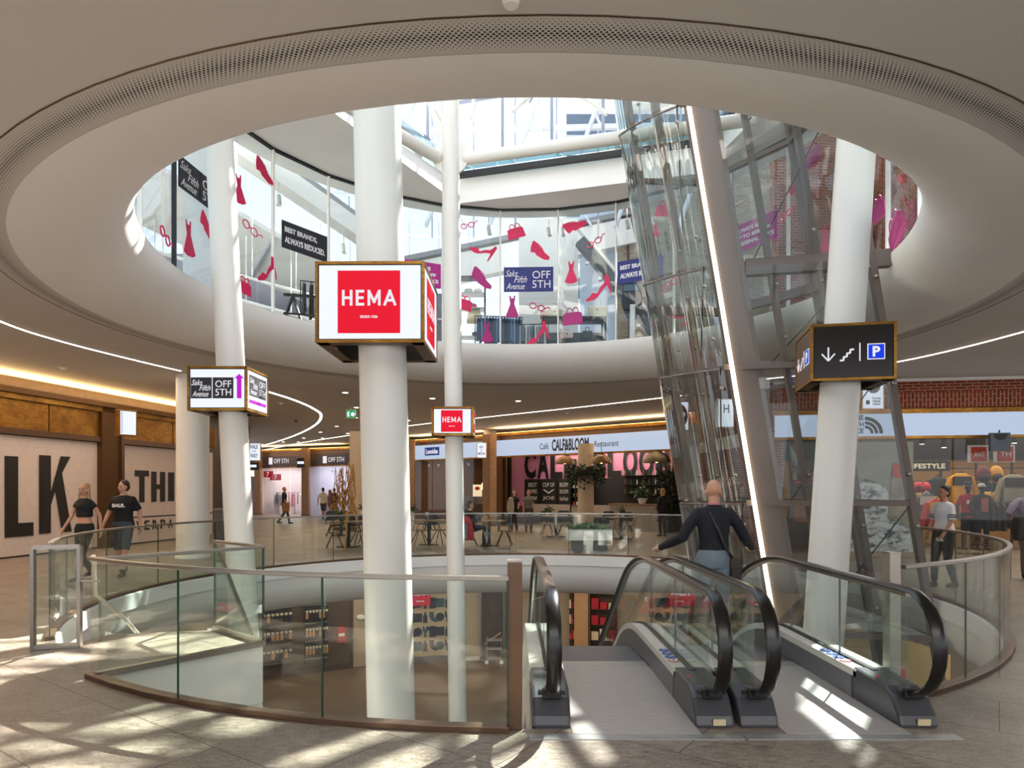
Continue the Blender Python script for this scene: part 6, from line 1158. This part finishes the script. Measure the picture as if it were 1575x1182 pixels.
# ---------------------------------------------------------------- people
def capsule(m, pts, rs, n=12, e0=True, e1=True, flat=1.0):
    """tapering limb through pts; rounded where e0/e1"""
    pts = [Vector(p) for p in pts]; P_, R_ = [], []
    d0 = (pts[0]-pts[1]).normalized(); d1 = (pts[-1]-pts[-2]).normalized()
    if e0:
        for a in (80, 55, 28): P_.append(pts[0]+d0*rs[0]*math.sin(math.radians(a))); R_.append(rs[0]*math.cos(math.radians(a)))
    P_ += pts; R_ += list(rs)
    if e1:
        for a in (28, 55, 80): P_.append(pts[-1]+d1*rs[-1]*math.sin(math.radians(a))); R_.append(rs[-1]*math.cos(math.radians(a)))
    return m.tube(P_, R_, n)
def rings(m, R):
    n = 20; return m.loft([[(cx+rx*math.cos(2*PI*k/n), cy+ry*math.sin(2*PI*k/n), z) for k in range(n)] for z, rx, ry, cx, cy in R])
def fuse(m, name, mt, par, voxel, smooth=4):
    o = m.build('tmp', mt); md = o.modifiers.new('r', 'REMESH'); md.mode = 'VOXEL'; md.voxel_size = voxel; md.use_smooth_shade = True
    if smooth: s = o.modifiers.new('s', 'SMOOTH'); s.iterations = smooth; s.factor = .5
    dg = bpy.context.evaluated_depsgraph_get(); dg.update(); me = bpy.data.meshes.new_from_object(o.evaluated_get(dg)); old = o.data; bpy.data.objects.remove(o); bpy.data.meshes.remove(old)
    for p in me.polygons: p.use_smooth = True
    me.materials.clear(); me.materials.append(mt); ob = bpy.data.objects.new(name, me); COL.objects.link(ob); ob.parent = par; return ob
SKIN = {'a': mat('skin_pale', '#c9957a', .5, var=.05), 'b': mat('skin_tan', '#b37a5c', .5, var=.05), 'm': mat('mannequin_grey', '#2a2826', .35)}
def hand(m, wr, d, side, k, curl=.5, fine=True, pd=None):
    """palm with four fingers and a thumb, pointing along d from the wrist; pd = palm-width axis"""
    d = Vector(d).normalized(); w = Vector(pd).normalized() if pd is not None else Vector((0, 1, 0)); w = (w-d*w.dot(d)).normalized(); c = d.cross(w)*side
    p = wr+d*.05*k; capsule(m, [wr, wr+d*.045*k, wr+d*.085*k], [.024*k, .030*k, .031*k], 10)
    for q in (-1, 1): capsule(m, [wr+d*.03*k+w*q*.014*k, wr+d*.085*k+w*q*.022*k], [.019*k, .017*k], 8)
    if not fine: capsule(m, [wr+d*.09*k, wr+d*.14*k+c*.02*k, wr+d*.165*k+c*.05*k], [.028*k, .022*k, .015*k], 8); return
    for i, L in enumerate((.070, .080, .074, .058)):
        b = wr+d*.088*k+w*(.030-.020*i)*k; q1 = b+d*L*.45*k+c*L*.15*curl*k; q2 = q1+d*L*.30*k*(1-.4*curl)+c*L*.34*curl*k; q3 = q2+d*L*.22*k*(1-.9*curl)+c*L*.3*curl*k
        capsule(m, [b, q1, q2, q3], [.0098*k, .0095*k, .0088*k, .0075*k], 7)
    b = wr+d*.03*k+w*.026*k; capsule(m, [b, b+w*.022*k+d*.025*k+c*.008*k, b+w*.03*k+d*.055*k+c*.02*k], [.0125*k, .0115*k, .009*k], 7)
def person(name, label, loc, rz, h=1.75, sex='m', skin='a', top='#16161a', topm=None, sleeve=.35, hem=.92, hip='#26262c', leg_to='ankle', shoe='#1a1816', hair='#4a3424', hairlen=0, pose=None, voxel=.014, fine=False, turn=0, crop=False, cat='person', fat=1.0):
    k = h/1.75; J = dict(hL=(-.092, 0, .93), hR=(.092, 0, .93), kL=(-.10, .03, .50), kR=(.10, .03, .50), aL=(-.105, -.01, .085), aR=(.105, -.01, .085), sL=(-.18, -.005, 1.425), sR=(.18, -.005, 1.425), eL=(-.25, -.02, 1.155), eR=(.25, -.02, 1.155), wL=(-.265, .05, .93), wR=(.265, .05, .93), lean=(0, 0, 0), dz=0)
    if sex == 'f': J.update(sL=(-.16, 0, 1.42), sR=(.16, 0, 1.42), eL=(-.215, -.02, 1.16), eR=(.215, -.02, 1.16), wL=(-.235, .05, .94), wR=(.235, .05, .94))
    for a, b in (pose or {}).items(): J[a] = b
    V = {a: Vector(b)*k for a, b in J.items() if isinstance(b, tuple)}; L = V['lean']; dz = J['dz']*k
    for a in ('sL', 'sR'): V[a] += L
    root = thing(name, loc, rz, label, cat); sk = SKIN[skin]; f = fat
    def tor(z, rx, ry, cy=0): q = max(0, (z-.95)/.48); return (z*k+dz, rx*k*f, ry*k*f, L.x*q, cy*k+L.y*q)
    T_ = [tor(.86, .13, .10), tor(.95, .16, .115, -.01), tor(1.05, .142, .10), tor(1.13, .135 if sex == 'm' else .115, .092), tor(1.24, .150 if sex == 'm' else .13, .105), tor(1.34, .165 if sex == 'm' else .142, .115, .01), tor(1.41, .172 if sex == 'm' else .148, .092), tor(1.45, .128, .072, -.004), tor(1.47, .092, .062, -.005), tor(1.49, .06, .05, -.005)]
    m = MB(); rings(m, T_); hd = Vector((0, .012, 0))*k+L
    def H(x, y, z): c, s = math.cos(turn), math.sin(turn); return Vector((x*c-y*s, x*s+y*c, z+J['dz']))*k+hd
    capsule(m, [Vector((0, -.01, 1.44+J['dz']))*k+L, H(0, 0, 1.57)], [.056*k*f, .052*k], 12)
    sc = 1.0
    for c, r in (((0, -.012, 1.665), (.074, .094, .088)), ((0, .018, 1.615), (.062, .072, .078)), ((0, .045, 1.568), (.038, .036, .034))):
        b = MB().ball((0, 0, 0), [q*k for q in r], 12); p = H(*c); cc, ss = math.cos(turn), math.sin(turn); m.add([(p.x+v[0]*cc-v[1]*ss, p.y+v[0]*ss+v[1]*cc, p.z+v[2]) for v in b.v], b.f)
    capsule(m, [H(0, .088, 1.64), H(0, .104, 1.607)], [.008*k, .014*k], 8); 
    for s in (-1, 1): m.ball(H(s*.078, -.005, 1.62), (.012*k, .02*k, .032*k), 6)
    for s in 'LR':
        sgn = -1 if s == 'L' else 1; sh_, el, wr = V['s'+s]+Vector((0, 0, dz)), V['e'+s]+Vector((0, 0, dz)) if 'e'+s not in (pose or {}) else V['e'+s], V['w'+s]+Vector((0, 0, dz)) if 'w'+s not in (pose or {}) else V['w'+s]
        V['S'+s], V['E'+s], V['W'+s] = sh_, el, wr; a_ = .047 if sex == 'm' else .038
        capsule(m, [sh_*.90+Vector((0, 0, sh_.z*.10-.015*k)), sh_.lerp(el, .5), el, el.lerp(wr, .35), wr], [a_*k*f, a_*k*f, a_*.84*k, a_*.86*k, .024*k], 10)
        hand(m, wr, J.get('hd'+s, (wr-el)), sgn*J.get('cs'+s, -1), k, J.get('curl'+s, .5), fine, J.get('pd'+s))
        hp, kn, an = V['h'+s], V['k'+s], V['a'+s]
        capsule(m, [hp, hp.lerp(kn, .4), kn, kn.lerp(an, .35), an], [.088*k*f, .08*k*f, .054*k, .056*k, .036*k], 10)
    body = fuse(m, 'body', sk, root, voxel if not fine else min(voxel, .0075), 3 if not fine else 2)
    # face
    if skin != 'm':
        DKE = mat('eye_dark', '#1c1512', .3); m = MB()
        for s in (-1, 1): m.ball(H(s*.031, .079, 1.632), (.013*k, .009*k, .007*k), 6)
        m.build('eyes', DKE, root, smooth=True); MB().ball(H(0, .083, 1.577), (.023*k, .01*k, .007*k), 6).build('mouth', mat('lips', '#9c4a42', .5), root, smooth=True)
        m = MB(); 
        for s in (-1, 1): m.bar(H(s*.014, .086, 1.652), H(s*.046, .078, 1.652), .008*k, .007*k)
        m.build('eyebrows', mat('brow', '#4a3424', .7), root)
    if hair:
        m = MB(); m.ball(H(0, -.030, 1.690), (.083*k, .092*k, .084*k), 12); m.ball(H(0, -.045, 1.64), (.082*k, .07*k, .09*k), 10)
        if hairlen > 0:
            m.ball(H(0, -.06, 1.64-hairlen*.5), (.09*k, .055*k, (hairlen*.55+.08)*k), 10)
            for s in (-1, 1): capsule(m, [H(s*.07, -.02, 1.70), H(s*.088, -.015, 1.62), H(s*.095, .01, 1.62-hairlen)], [.018*k, .020*k, .016*k], 8)
        if hairlen < 0: m.ball(H(0, -.10, 1.72), (.05*k, .05*k, .05*k), 8)
        fuse(m, 'hair', mat('hair_'+hair[1:], hair, .55, var=.2, vscale=30), root, max(voxel*.7, .009), 2)
    # top
    tm = topm or mat('top_'+top[1:], top, .8, var=.08, vscale=12, bump=.15, bscale=40); m = MB(); g = .016
    rr = [(z, rx+g*k, ry+g*k, cx, cy) for z, rx, ry, cx, cy in T_ if z > (hem+J['dz'])*k+.02 and z < (1.475+J['dz'])*k]; z0, rx0, ry0, cx0, cy0 = rr[0]
    rr = [((hem+J['dz'])*k, rx0*1.01, ry0*1.02, cx0, cy0)]+rr+[((1.485+J['dz'])*k, .072*k, .062*k, L.x, L.y-.005*k)]; rings(m, rr)
    for s in 'LR':
        sh_, el, wr = V['S'+s], V['E'+s], V['W'+s]; a_ = (.047 if sex == 'm' else .038); q = sleeve
        if q <= .5: e = sh_.lerp(el, q*2); capsule(m, [sh_*.88+Vector((0, 0, sh_.z*.12-.018*k)), e], [(a_+.012)*k*f, (a_+.014)*k*f], 12, True, False)
        else: e = el.lerp(wr, min(1, (q-.5)*2)); capsule(m, [sh_*.88+Vector((0, 0, sh_.z*.12-.018*k)), sh_.lerp(el, .5), el, el.lerp(wr, .4*min(1, (q-.5)*2)), e], [(a_+.014)*k*f, (a_+.016)*k*f, (a_+.010)*k, (a_+.008)*k, .035*k], 12, True, False)
    T2 = fuse(m, 'shirt', tm, root, voxel, 2)
    # trousers
    hm = mat('leg_'+hip[1:], hip, .8, var=.08, vscale=10, bump=.1); m = MB()
    if not J.get('sit'): rings(m, [(zz*k+dz, (rx+.010)*k*f, (ry+.01)*k*f, 0, -.005*k) for zz, rx, ry in ((.84, .135, .105), (.92, .162, .12), (.99, .158, .115), (1.03, .146, .104))])
    else: m.ball(Vector((0, 0, .55))*k, (.17*k, .14*k, .12*k), 10)
    for s in 'LR':
        hp, kn, an = V['h'+s], V['k'+s], V['a'+s]
        if leg_to == 'ankle': capsule(m, [hp, hp.lerp(kn, .4), kn, kn.lerp(an, .5), an.lerp(kn, .04)], [.098*k*f, .09*k*f, .066*k, .062*k, .052*k], 12, True, False)
        else: capsule(m, [hp, hp.lerp(kn, .5), kn.lerp(an, .05)], [.09*k*f, .082*k*f, .078*k], 12, True, False)
    fuse(m, 'trousers' if leg_to == 'ankle' else 'shorts', hm, root, voxel, 2)
    for s in 'LR':
        an, kn = V['a'+s], V['k'+s]; fd = Vector(J.get('f'+s, (0, 1, 0))).normalized(); m = MB(); b = an-Vector((0, 0, .045*k))
        capsule(m, [an+Vector((0, 0, .02*k)), b-fd*.02*k], [.043*k, .042*k], 10); capsule(m, [b-fd*.035*k, b+fd*.07*k, b+fd*.165*k-Vector((0, 0, .012*k))], [.040*k, .042*k, .030*k], 10); fuse(m, 'shoe', mat('shoe_'+shoe[1:], shoe, .5), root, .013, 2)
    root['_k'] = k
    del root['_k']
    return root, V, H, k, L
walkL = dict(kL=(-.09, .14, .50), aL=(-.09, .22, .085), kR=(.09, .02, .49), aR=(.09, -.25, .12), eL=(-.24, -.10, 1.17), wL=(-.26, -.10, .93), eR=(.24, .03, 1.17), wR=(.27, .17, .96))
# bald man on the second escalator, seen from behind
hp = dict(eL=(-.32, .02, 1.15), wL=(-.47, .46, 1.0), eR=(.33, .02, 1.15), wR=(.57, .46, .995), hdL=(-.12, 1, -.25), hdR=(.12, 1, -.25), pdL=(1, 0, .1), pdR=(-1, 0, .1), csL=-1, csR=1, curlL=.55, curlR=.55, lean=(0, .0, 0), aL=(-.1, .12, .085), kL=(-.1, .12, .5))
hp['csL'], hp['csR'] = 1, 1
man, V, H, k, L = person('person', 'bald man in a dark navy jumper riding down with hands on both handrails', (2.28, 7.72, -.075), 0, 1.90, top='#14161f', sleeve=.97, hem=.96, hip='#76838f', hair=None, pose=hp, voxel=.012, fine=True)
MB().lathe([(.066, 0), (.07, .02), (.064, .03)], n=20).build('shirt_collar', mat('pink_collar', '#c87a8c', .7), man, loc=(0, .0, 1.485*k)); MB().lathe([(.075, -.01), (.082, .015), (.07, .02)], n=20).build('jumper_neck', MATS['top_14161f'], man, loc=(0, -.002, 1.475*k))
sp_ = [(-.085, -.02, 1.46), (-.06, -.10, 1.40), (0, -.145, 1.25), (.05, -.135, 1.12), (.12, -.135, 1.0), (.19, -.06, .93)]; MB().tube([Vector(p)*k for p in sp_], .017, 8, flat=(1, 0, 0)).build('bag_strap', BLACK, man)
bg_ = thing('shoulder_bag', (2.28+.22, 7.72+.02, -.075+.72*k), 0, 'dark shoulder bag hanging at the hip of the bald man', 'bag'); MB().bb(-.06, .06, -.14, .14, 0, .24).build('bag_body', mat('dark_bag', '#2a2622', .6), bg_, bevel=.03); MB().bb(-.065, .065, -.145, .145, .12, .25).build('flap', mat('dark_bag2', '#39322c', .6), bg_, bevel=.02)
MB().lathe([(.162, 0), (.164, .04)], n=24, sy=.74).build('belt', mat('belt_brown', '#4a3222', .5), man, loc=(0, -.005, .985*k))
# couple by the hoarding
wm, V, H, k, L = person('person', 'blond woman in black crop top and trousers walking before the pink hoarding', (X(130, 13.0), 13.0, 0), PI-.25, 1.83, 'f', 'a', '#121214', sleeve=.22, hem=1.14, hip='#141416', hair='#a88a5e', hairlen=.22, pose=walkL, turn=.2)
MB().ball((.0, .125*k, 1.03*k), (.016, .008, .016), 6).build('belt_buckle', STEEL, wm)
mm, V, H, k, L = person('person', 'man in black T-shirt with white letters and denim shorts beside the blond woman', (X(190, 13.7), 13.7, 0), PI+.1, 1.89, 'm', 'a', '#101012', sleeve=.42, hem=.88, hip='#3a4450', leg_to='knee', hair='#3a2a1e', hairlen=0, pose=walkL, turn=-.5, fat=1.08)
lt = text('shirt_lettering', 'BALR.', (.13*k, .158*k, 1.26*k), (-1, 0, 0), Z, .24, .075, WHITE, parent=mm, th=-.012, bold=.05)
# woman in white with striped sleeve
ww, V, H, k, L = person('person', 'dark-haired woman in white T-shirt with striped sleeves beside the railing', (X(1452, 12.0), 12.0, 0), PI/2+.25, 1.77, 'f', 'b', '#d9d6da', sleeve=.48, hem=.80, hip='#1b1a1e', hair='#1e1410', hairlen=-1, pose=dict(eR=(.22, .02, 1.16), wR=(.22, .13, .92), kR=(.09, .1, .5), aR=(.09, .12, .085), aL=(-.09, -.14, .09), eL=(-.21, .05, 1.16), wL=(-.2, .2, .97)), fat=1.12)
for s in 'LR':
    for q in (.62, .76): 
        a, b = V['S'+s], V['E'+s]; p0, p1 = a.lerp(b, q), a.lerp(b, q+.06); MB().tube([p0, p1], .066*k, 14).build('sleeve_stripe', BLACK, ww)
# man at the picture edge
em, V, H, k, L = person('person', 'man in lilac shirt and grey-brown trousers walking at the picture edge', (9.72, 12.8, 0), -.7, 1.86, 'm', 'b', '#8f8798', sleeve=.95, hem=.95, hip='#6a5d50', hair='#5a4a3c', pose=dict(kL=(-.09, .16, .52), aL=(-.1, .24, .1), kR=(.09, -.02, .5), aR=(.09, -.22, .1), eL=(-.30, -.08, 1.2), wL=(-.30, .14, 1.12)), fat=1.12)
cb = thing('carried_jacket', (9.36, 12.55, .78), .3, 'dark jacket hanging over the arm of the man at the picture edge', 'jacket'); MB().loft([[(x_*a, y_*b, z_) for x_, y_ in ((-1, -1), (1, -1), (1, 1), (-1, 1))] for a, b, z_ in ((.16, .04, 0), (.15, .08, .2), (.13, .09, .4), (.08, .08, .46))]).build('cloth', mat('dark_cloth', '#2a2724', .8), cb, bevel=.03); MB().tube([(.1, -.06, .4), (.16, -.05, .1), (.14, -.04, -.05)], [.04, .035, .03], 8).build('sleeve', MATS['dark_cloth'], cb, smooth=True)
# distant people
fv = .022
pw, *_ = person('person', 'bald man in black striding past the outlet with a brown bag', (X(437, 34.0), 34, 0), -1.45, 1.84, 'm', 'b', '#17151a', sleeve=.6, hem=.9, hip='#55504e', hair=None, pose=walkL, voxel=fv)
b_ = thing('shopping_bag', (X(441, 33.8), 33.7, .62), 0, 'brown paper shopping bag carried by the striding bald man', 'bag'); MB().loft([[(x_*a, y_*b, z_) for x_, y_ in ((-1, -1), (1, -1), (1, 1), (-1, 1))] for a, b, z_ in ((.16, .07, 0), (.17, .08, .45))]).build('bag_body', mat('kraft', '#9a6a3c', .7), b_); MB().tube([(-.08, 0, .45), (-.05, 0, .58), (.05, 0, .58), (.08, 0, .45)], .01, 6).build('handle', MATS['kraft'], b_)
person('person', 'person in pale T-shirt and shorts seen from behind entering the second outlet front', (X(497, 39), 39, 0), -.1, 1.80, 'm', 'b', '#cdbfa0', sleeve=.4, hem=.88, hip='#4a4238', leg_to='knee', hair='#1c1512', pose=walkL, voxel=fv)
person('person', 'red-haired woman in a flowered top beside the branch sculpture', (X(508, 37), 37, 0), -.9, 1.68, 'f', 'a', '#6a4a3e', sleeve=.3, hem=.85, hip='#8a7058', hair='#7a2c1c', hairlen=.2, pose=dict(walkL, eR=(.2, .2, 1.2), wR=(.15, .4, 1.15)), voxel=fv)
person('person', 'dark-haired person in dark clothes behind the branch sculpture', (X(514, 40), 40, 0), .4, 1.78, 'm', 'b', '#20202a', sleeve=.4, hem=.88, hip='#26262c', hair='#17120f', pose=walkL, voxel=fv)
a1, *_ = person('person', 'dark-haired woman in black with a pale jacket over her arm before the café', (X(791, 27.5), 27.5, 0), PI-.1, 1.70, 'f', 'a', '#141214', sleeve=.3, hem=.84, hip='#1a181a', hair='#241610', hairlen=.2, pose=dict(wL=(-.2, .2, 1.05)), voxel=fv)
a2, *_ = person('person', 'brown-haired woman in grey T-shirt standing beside the woman in black', (X(813, 27.2), 27.2, 0), PI+.2, 1.70, 'f', 'a', '#6f675f', sleeve=.3, hem=.82, hip='#3a3432', hair='#4a2a1e', hairlen=.16, pose={}, voxel=fv, fat=1.12)
j_ = thing('pale_jacket', (X(786, 27.3), 27.2, .75), 0, 'pale cream jacket carried over the arm of the woman in black', 'jacket'); MB().loft([[(x_*a, y_*b, z_) for x_, y_ in ((-1, -1), (1, -1), (1, 1), (-1, 1))] for a, b, z_ in ((.12, .04, 0), (.13, .07, .3), (.1, .08, .6), (.05, .05, .66))]).build('cloth', mat('cream_jacket', '#a89a88', .8), j_, bevel=.03); MB().tube([(-.1, 0, .5), (-.13, 0, .1)], [.04, .03], 8).build('sleeve', MATS['cream_jacket'], j_)
a3, *_ = person('person', 'blond person in dark clothes with back turned at the café counter', (X(1019, 25.0), 25.0, 0), .5, 1.74, 'f', 'a', '#17161a', sleeve=.9, hem=.84, hip='#16151a', hair='#b08a50', hairlen=.06, pose={}, voxel=fv)
sit = dict(sit=1, dz=-.46, hL=(-.09, 0, .52), hR=(.09, 0, .52), kL=(-.11, .42, .53), kR=(.11, .42, .53), aL=(-.11, .40, .085), aR=(.11, .40, .085), eL=(-.23, .10, .72), wL=(-.14, .34, .78), eR=(.23, .10, .72), wR=(.14, .34, .78))
person('person', 'seated man in black and red jacket at the terrace table', (X(723, 20.6), 20.6, 0), -PI/2+.1, 1.84, 'm', 'a', '#1d1b20', sleeve=.95, hem=.93, hip='#2c3440', hair='#5a5048', pose=sit, voxel=.018)
rj = thing('red_jacket', (X(717, 20.55), 20.35, .2), 0, 'red and grey jacket hung over the chair of the seated man', 'jacket'); MB().loft([[(x_*a, y_*b+c, z_) for x_, y_ in ((-1, -1), (1, -1), (1, 1), (-1, 1))] for a, b, c, z_ in ((.26, .03, 0, .0), (.24, .05, .02, .3), (.2, .06, .05, .62), (.12, .05, .08, .72))]).build('red_cloth', REDP, rj, bevel=.03); MB().bb(-.06, .05, -.07, -.03, .05, .5).build('grey_panel', mat('grey_cloth', '#7c8086', .8), rj)
# mannequins in the outdoor shop
for px, off, top, hipc, lb, sl in ((1489, -.75, '#b01c2c', '#17161a', 'grey mannequin in red T-shirt and black bucket hat in the outdoor shop', .42), (1510, -.55, '#3a3226', '#1c1e2a', 'mannequin in patterned dark jacket and white cap in the outdoor shop', .95)):
    p = bk(nx(px), off, .12); MQ, V, H, k, L = person('mannequin', lb, p, rzN+PI, 1.74, 'm', 'm', top, sleeve=sl, hem=.85, hip=hipc, hair=None, pose=dict(eR=(.26, .0, 1.15), wR=(.2, .17, .98)) if sl > .5 else {}, cat='mannequin', voxel=.018)
    MB().lathe([(0, -.12), (.25, -.12), (.25, -.085), (0, -.085)], n=20).build('base_disc', STEEL, MQ); 
    if sl < .5:
        MB().lathe([(.13, .0), (.085, .035), (.08, .10), (.05, .115), (0, .118)], n=20).build('hat', BLACK, MQ, loc=(0, 0, 1.695*k), smooth=True); MB().box((0, .15*k, 1.27*k), (.2, .02, .1)).build('chest_print', WHITE, MQ)
    else:
        MB().lathe([(.085, 0), (.082, .05), (.05, .09), (0, .098)], n=20).build('cap', WHITE, MQ, loc=(0, -.01, 1.68*k), smooth=True); MB().box((0, .11, 1.685*k), (.12, .1, .012)).build('cap_peak', WHITE, MQ); MB().box((0, .145*k, 1.2*k), (.16, .03, .36)).build('inner_fleece', mat('rust_fleece', '#a05a44', .8, var=.3, vscale=20), MQ)
# lower hall: fill areas added because it was too dark, not real fittings
area('lower_fill_back', (-2, 23.5, -1.25), 16, 3, 200, (1, .84, .66)); area('lower_fill_west', (-11, 12, -1.25), 3, 12, 90, (1, .84, .66)); area('lower_fill_east', (11.5, 13, -1.25), 3, 10, 90, (1, .84, .66)); area('lower_fill_front', (0, 1, -1.25), 12, 3, 80, (1, .88, .74))
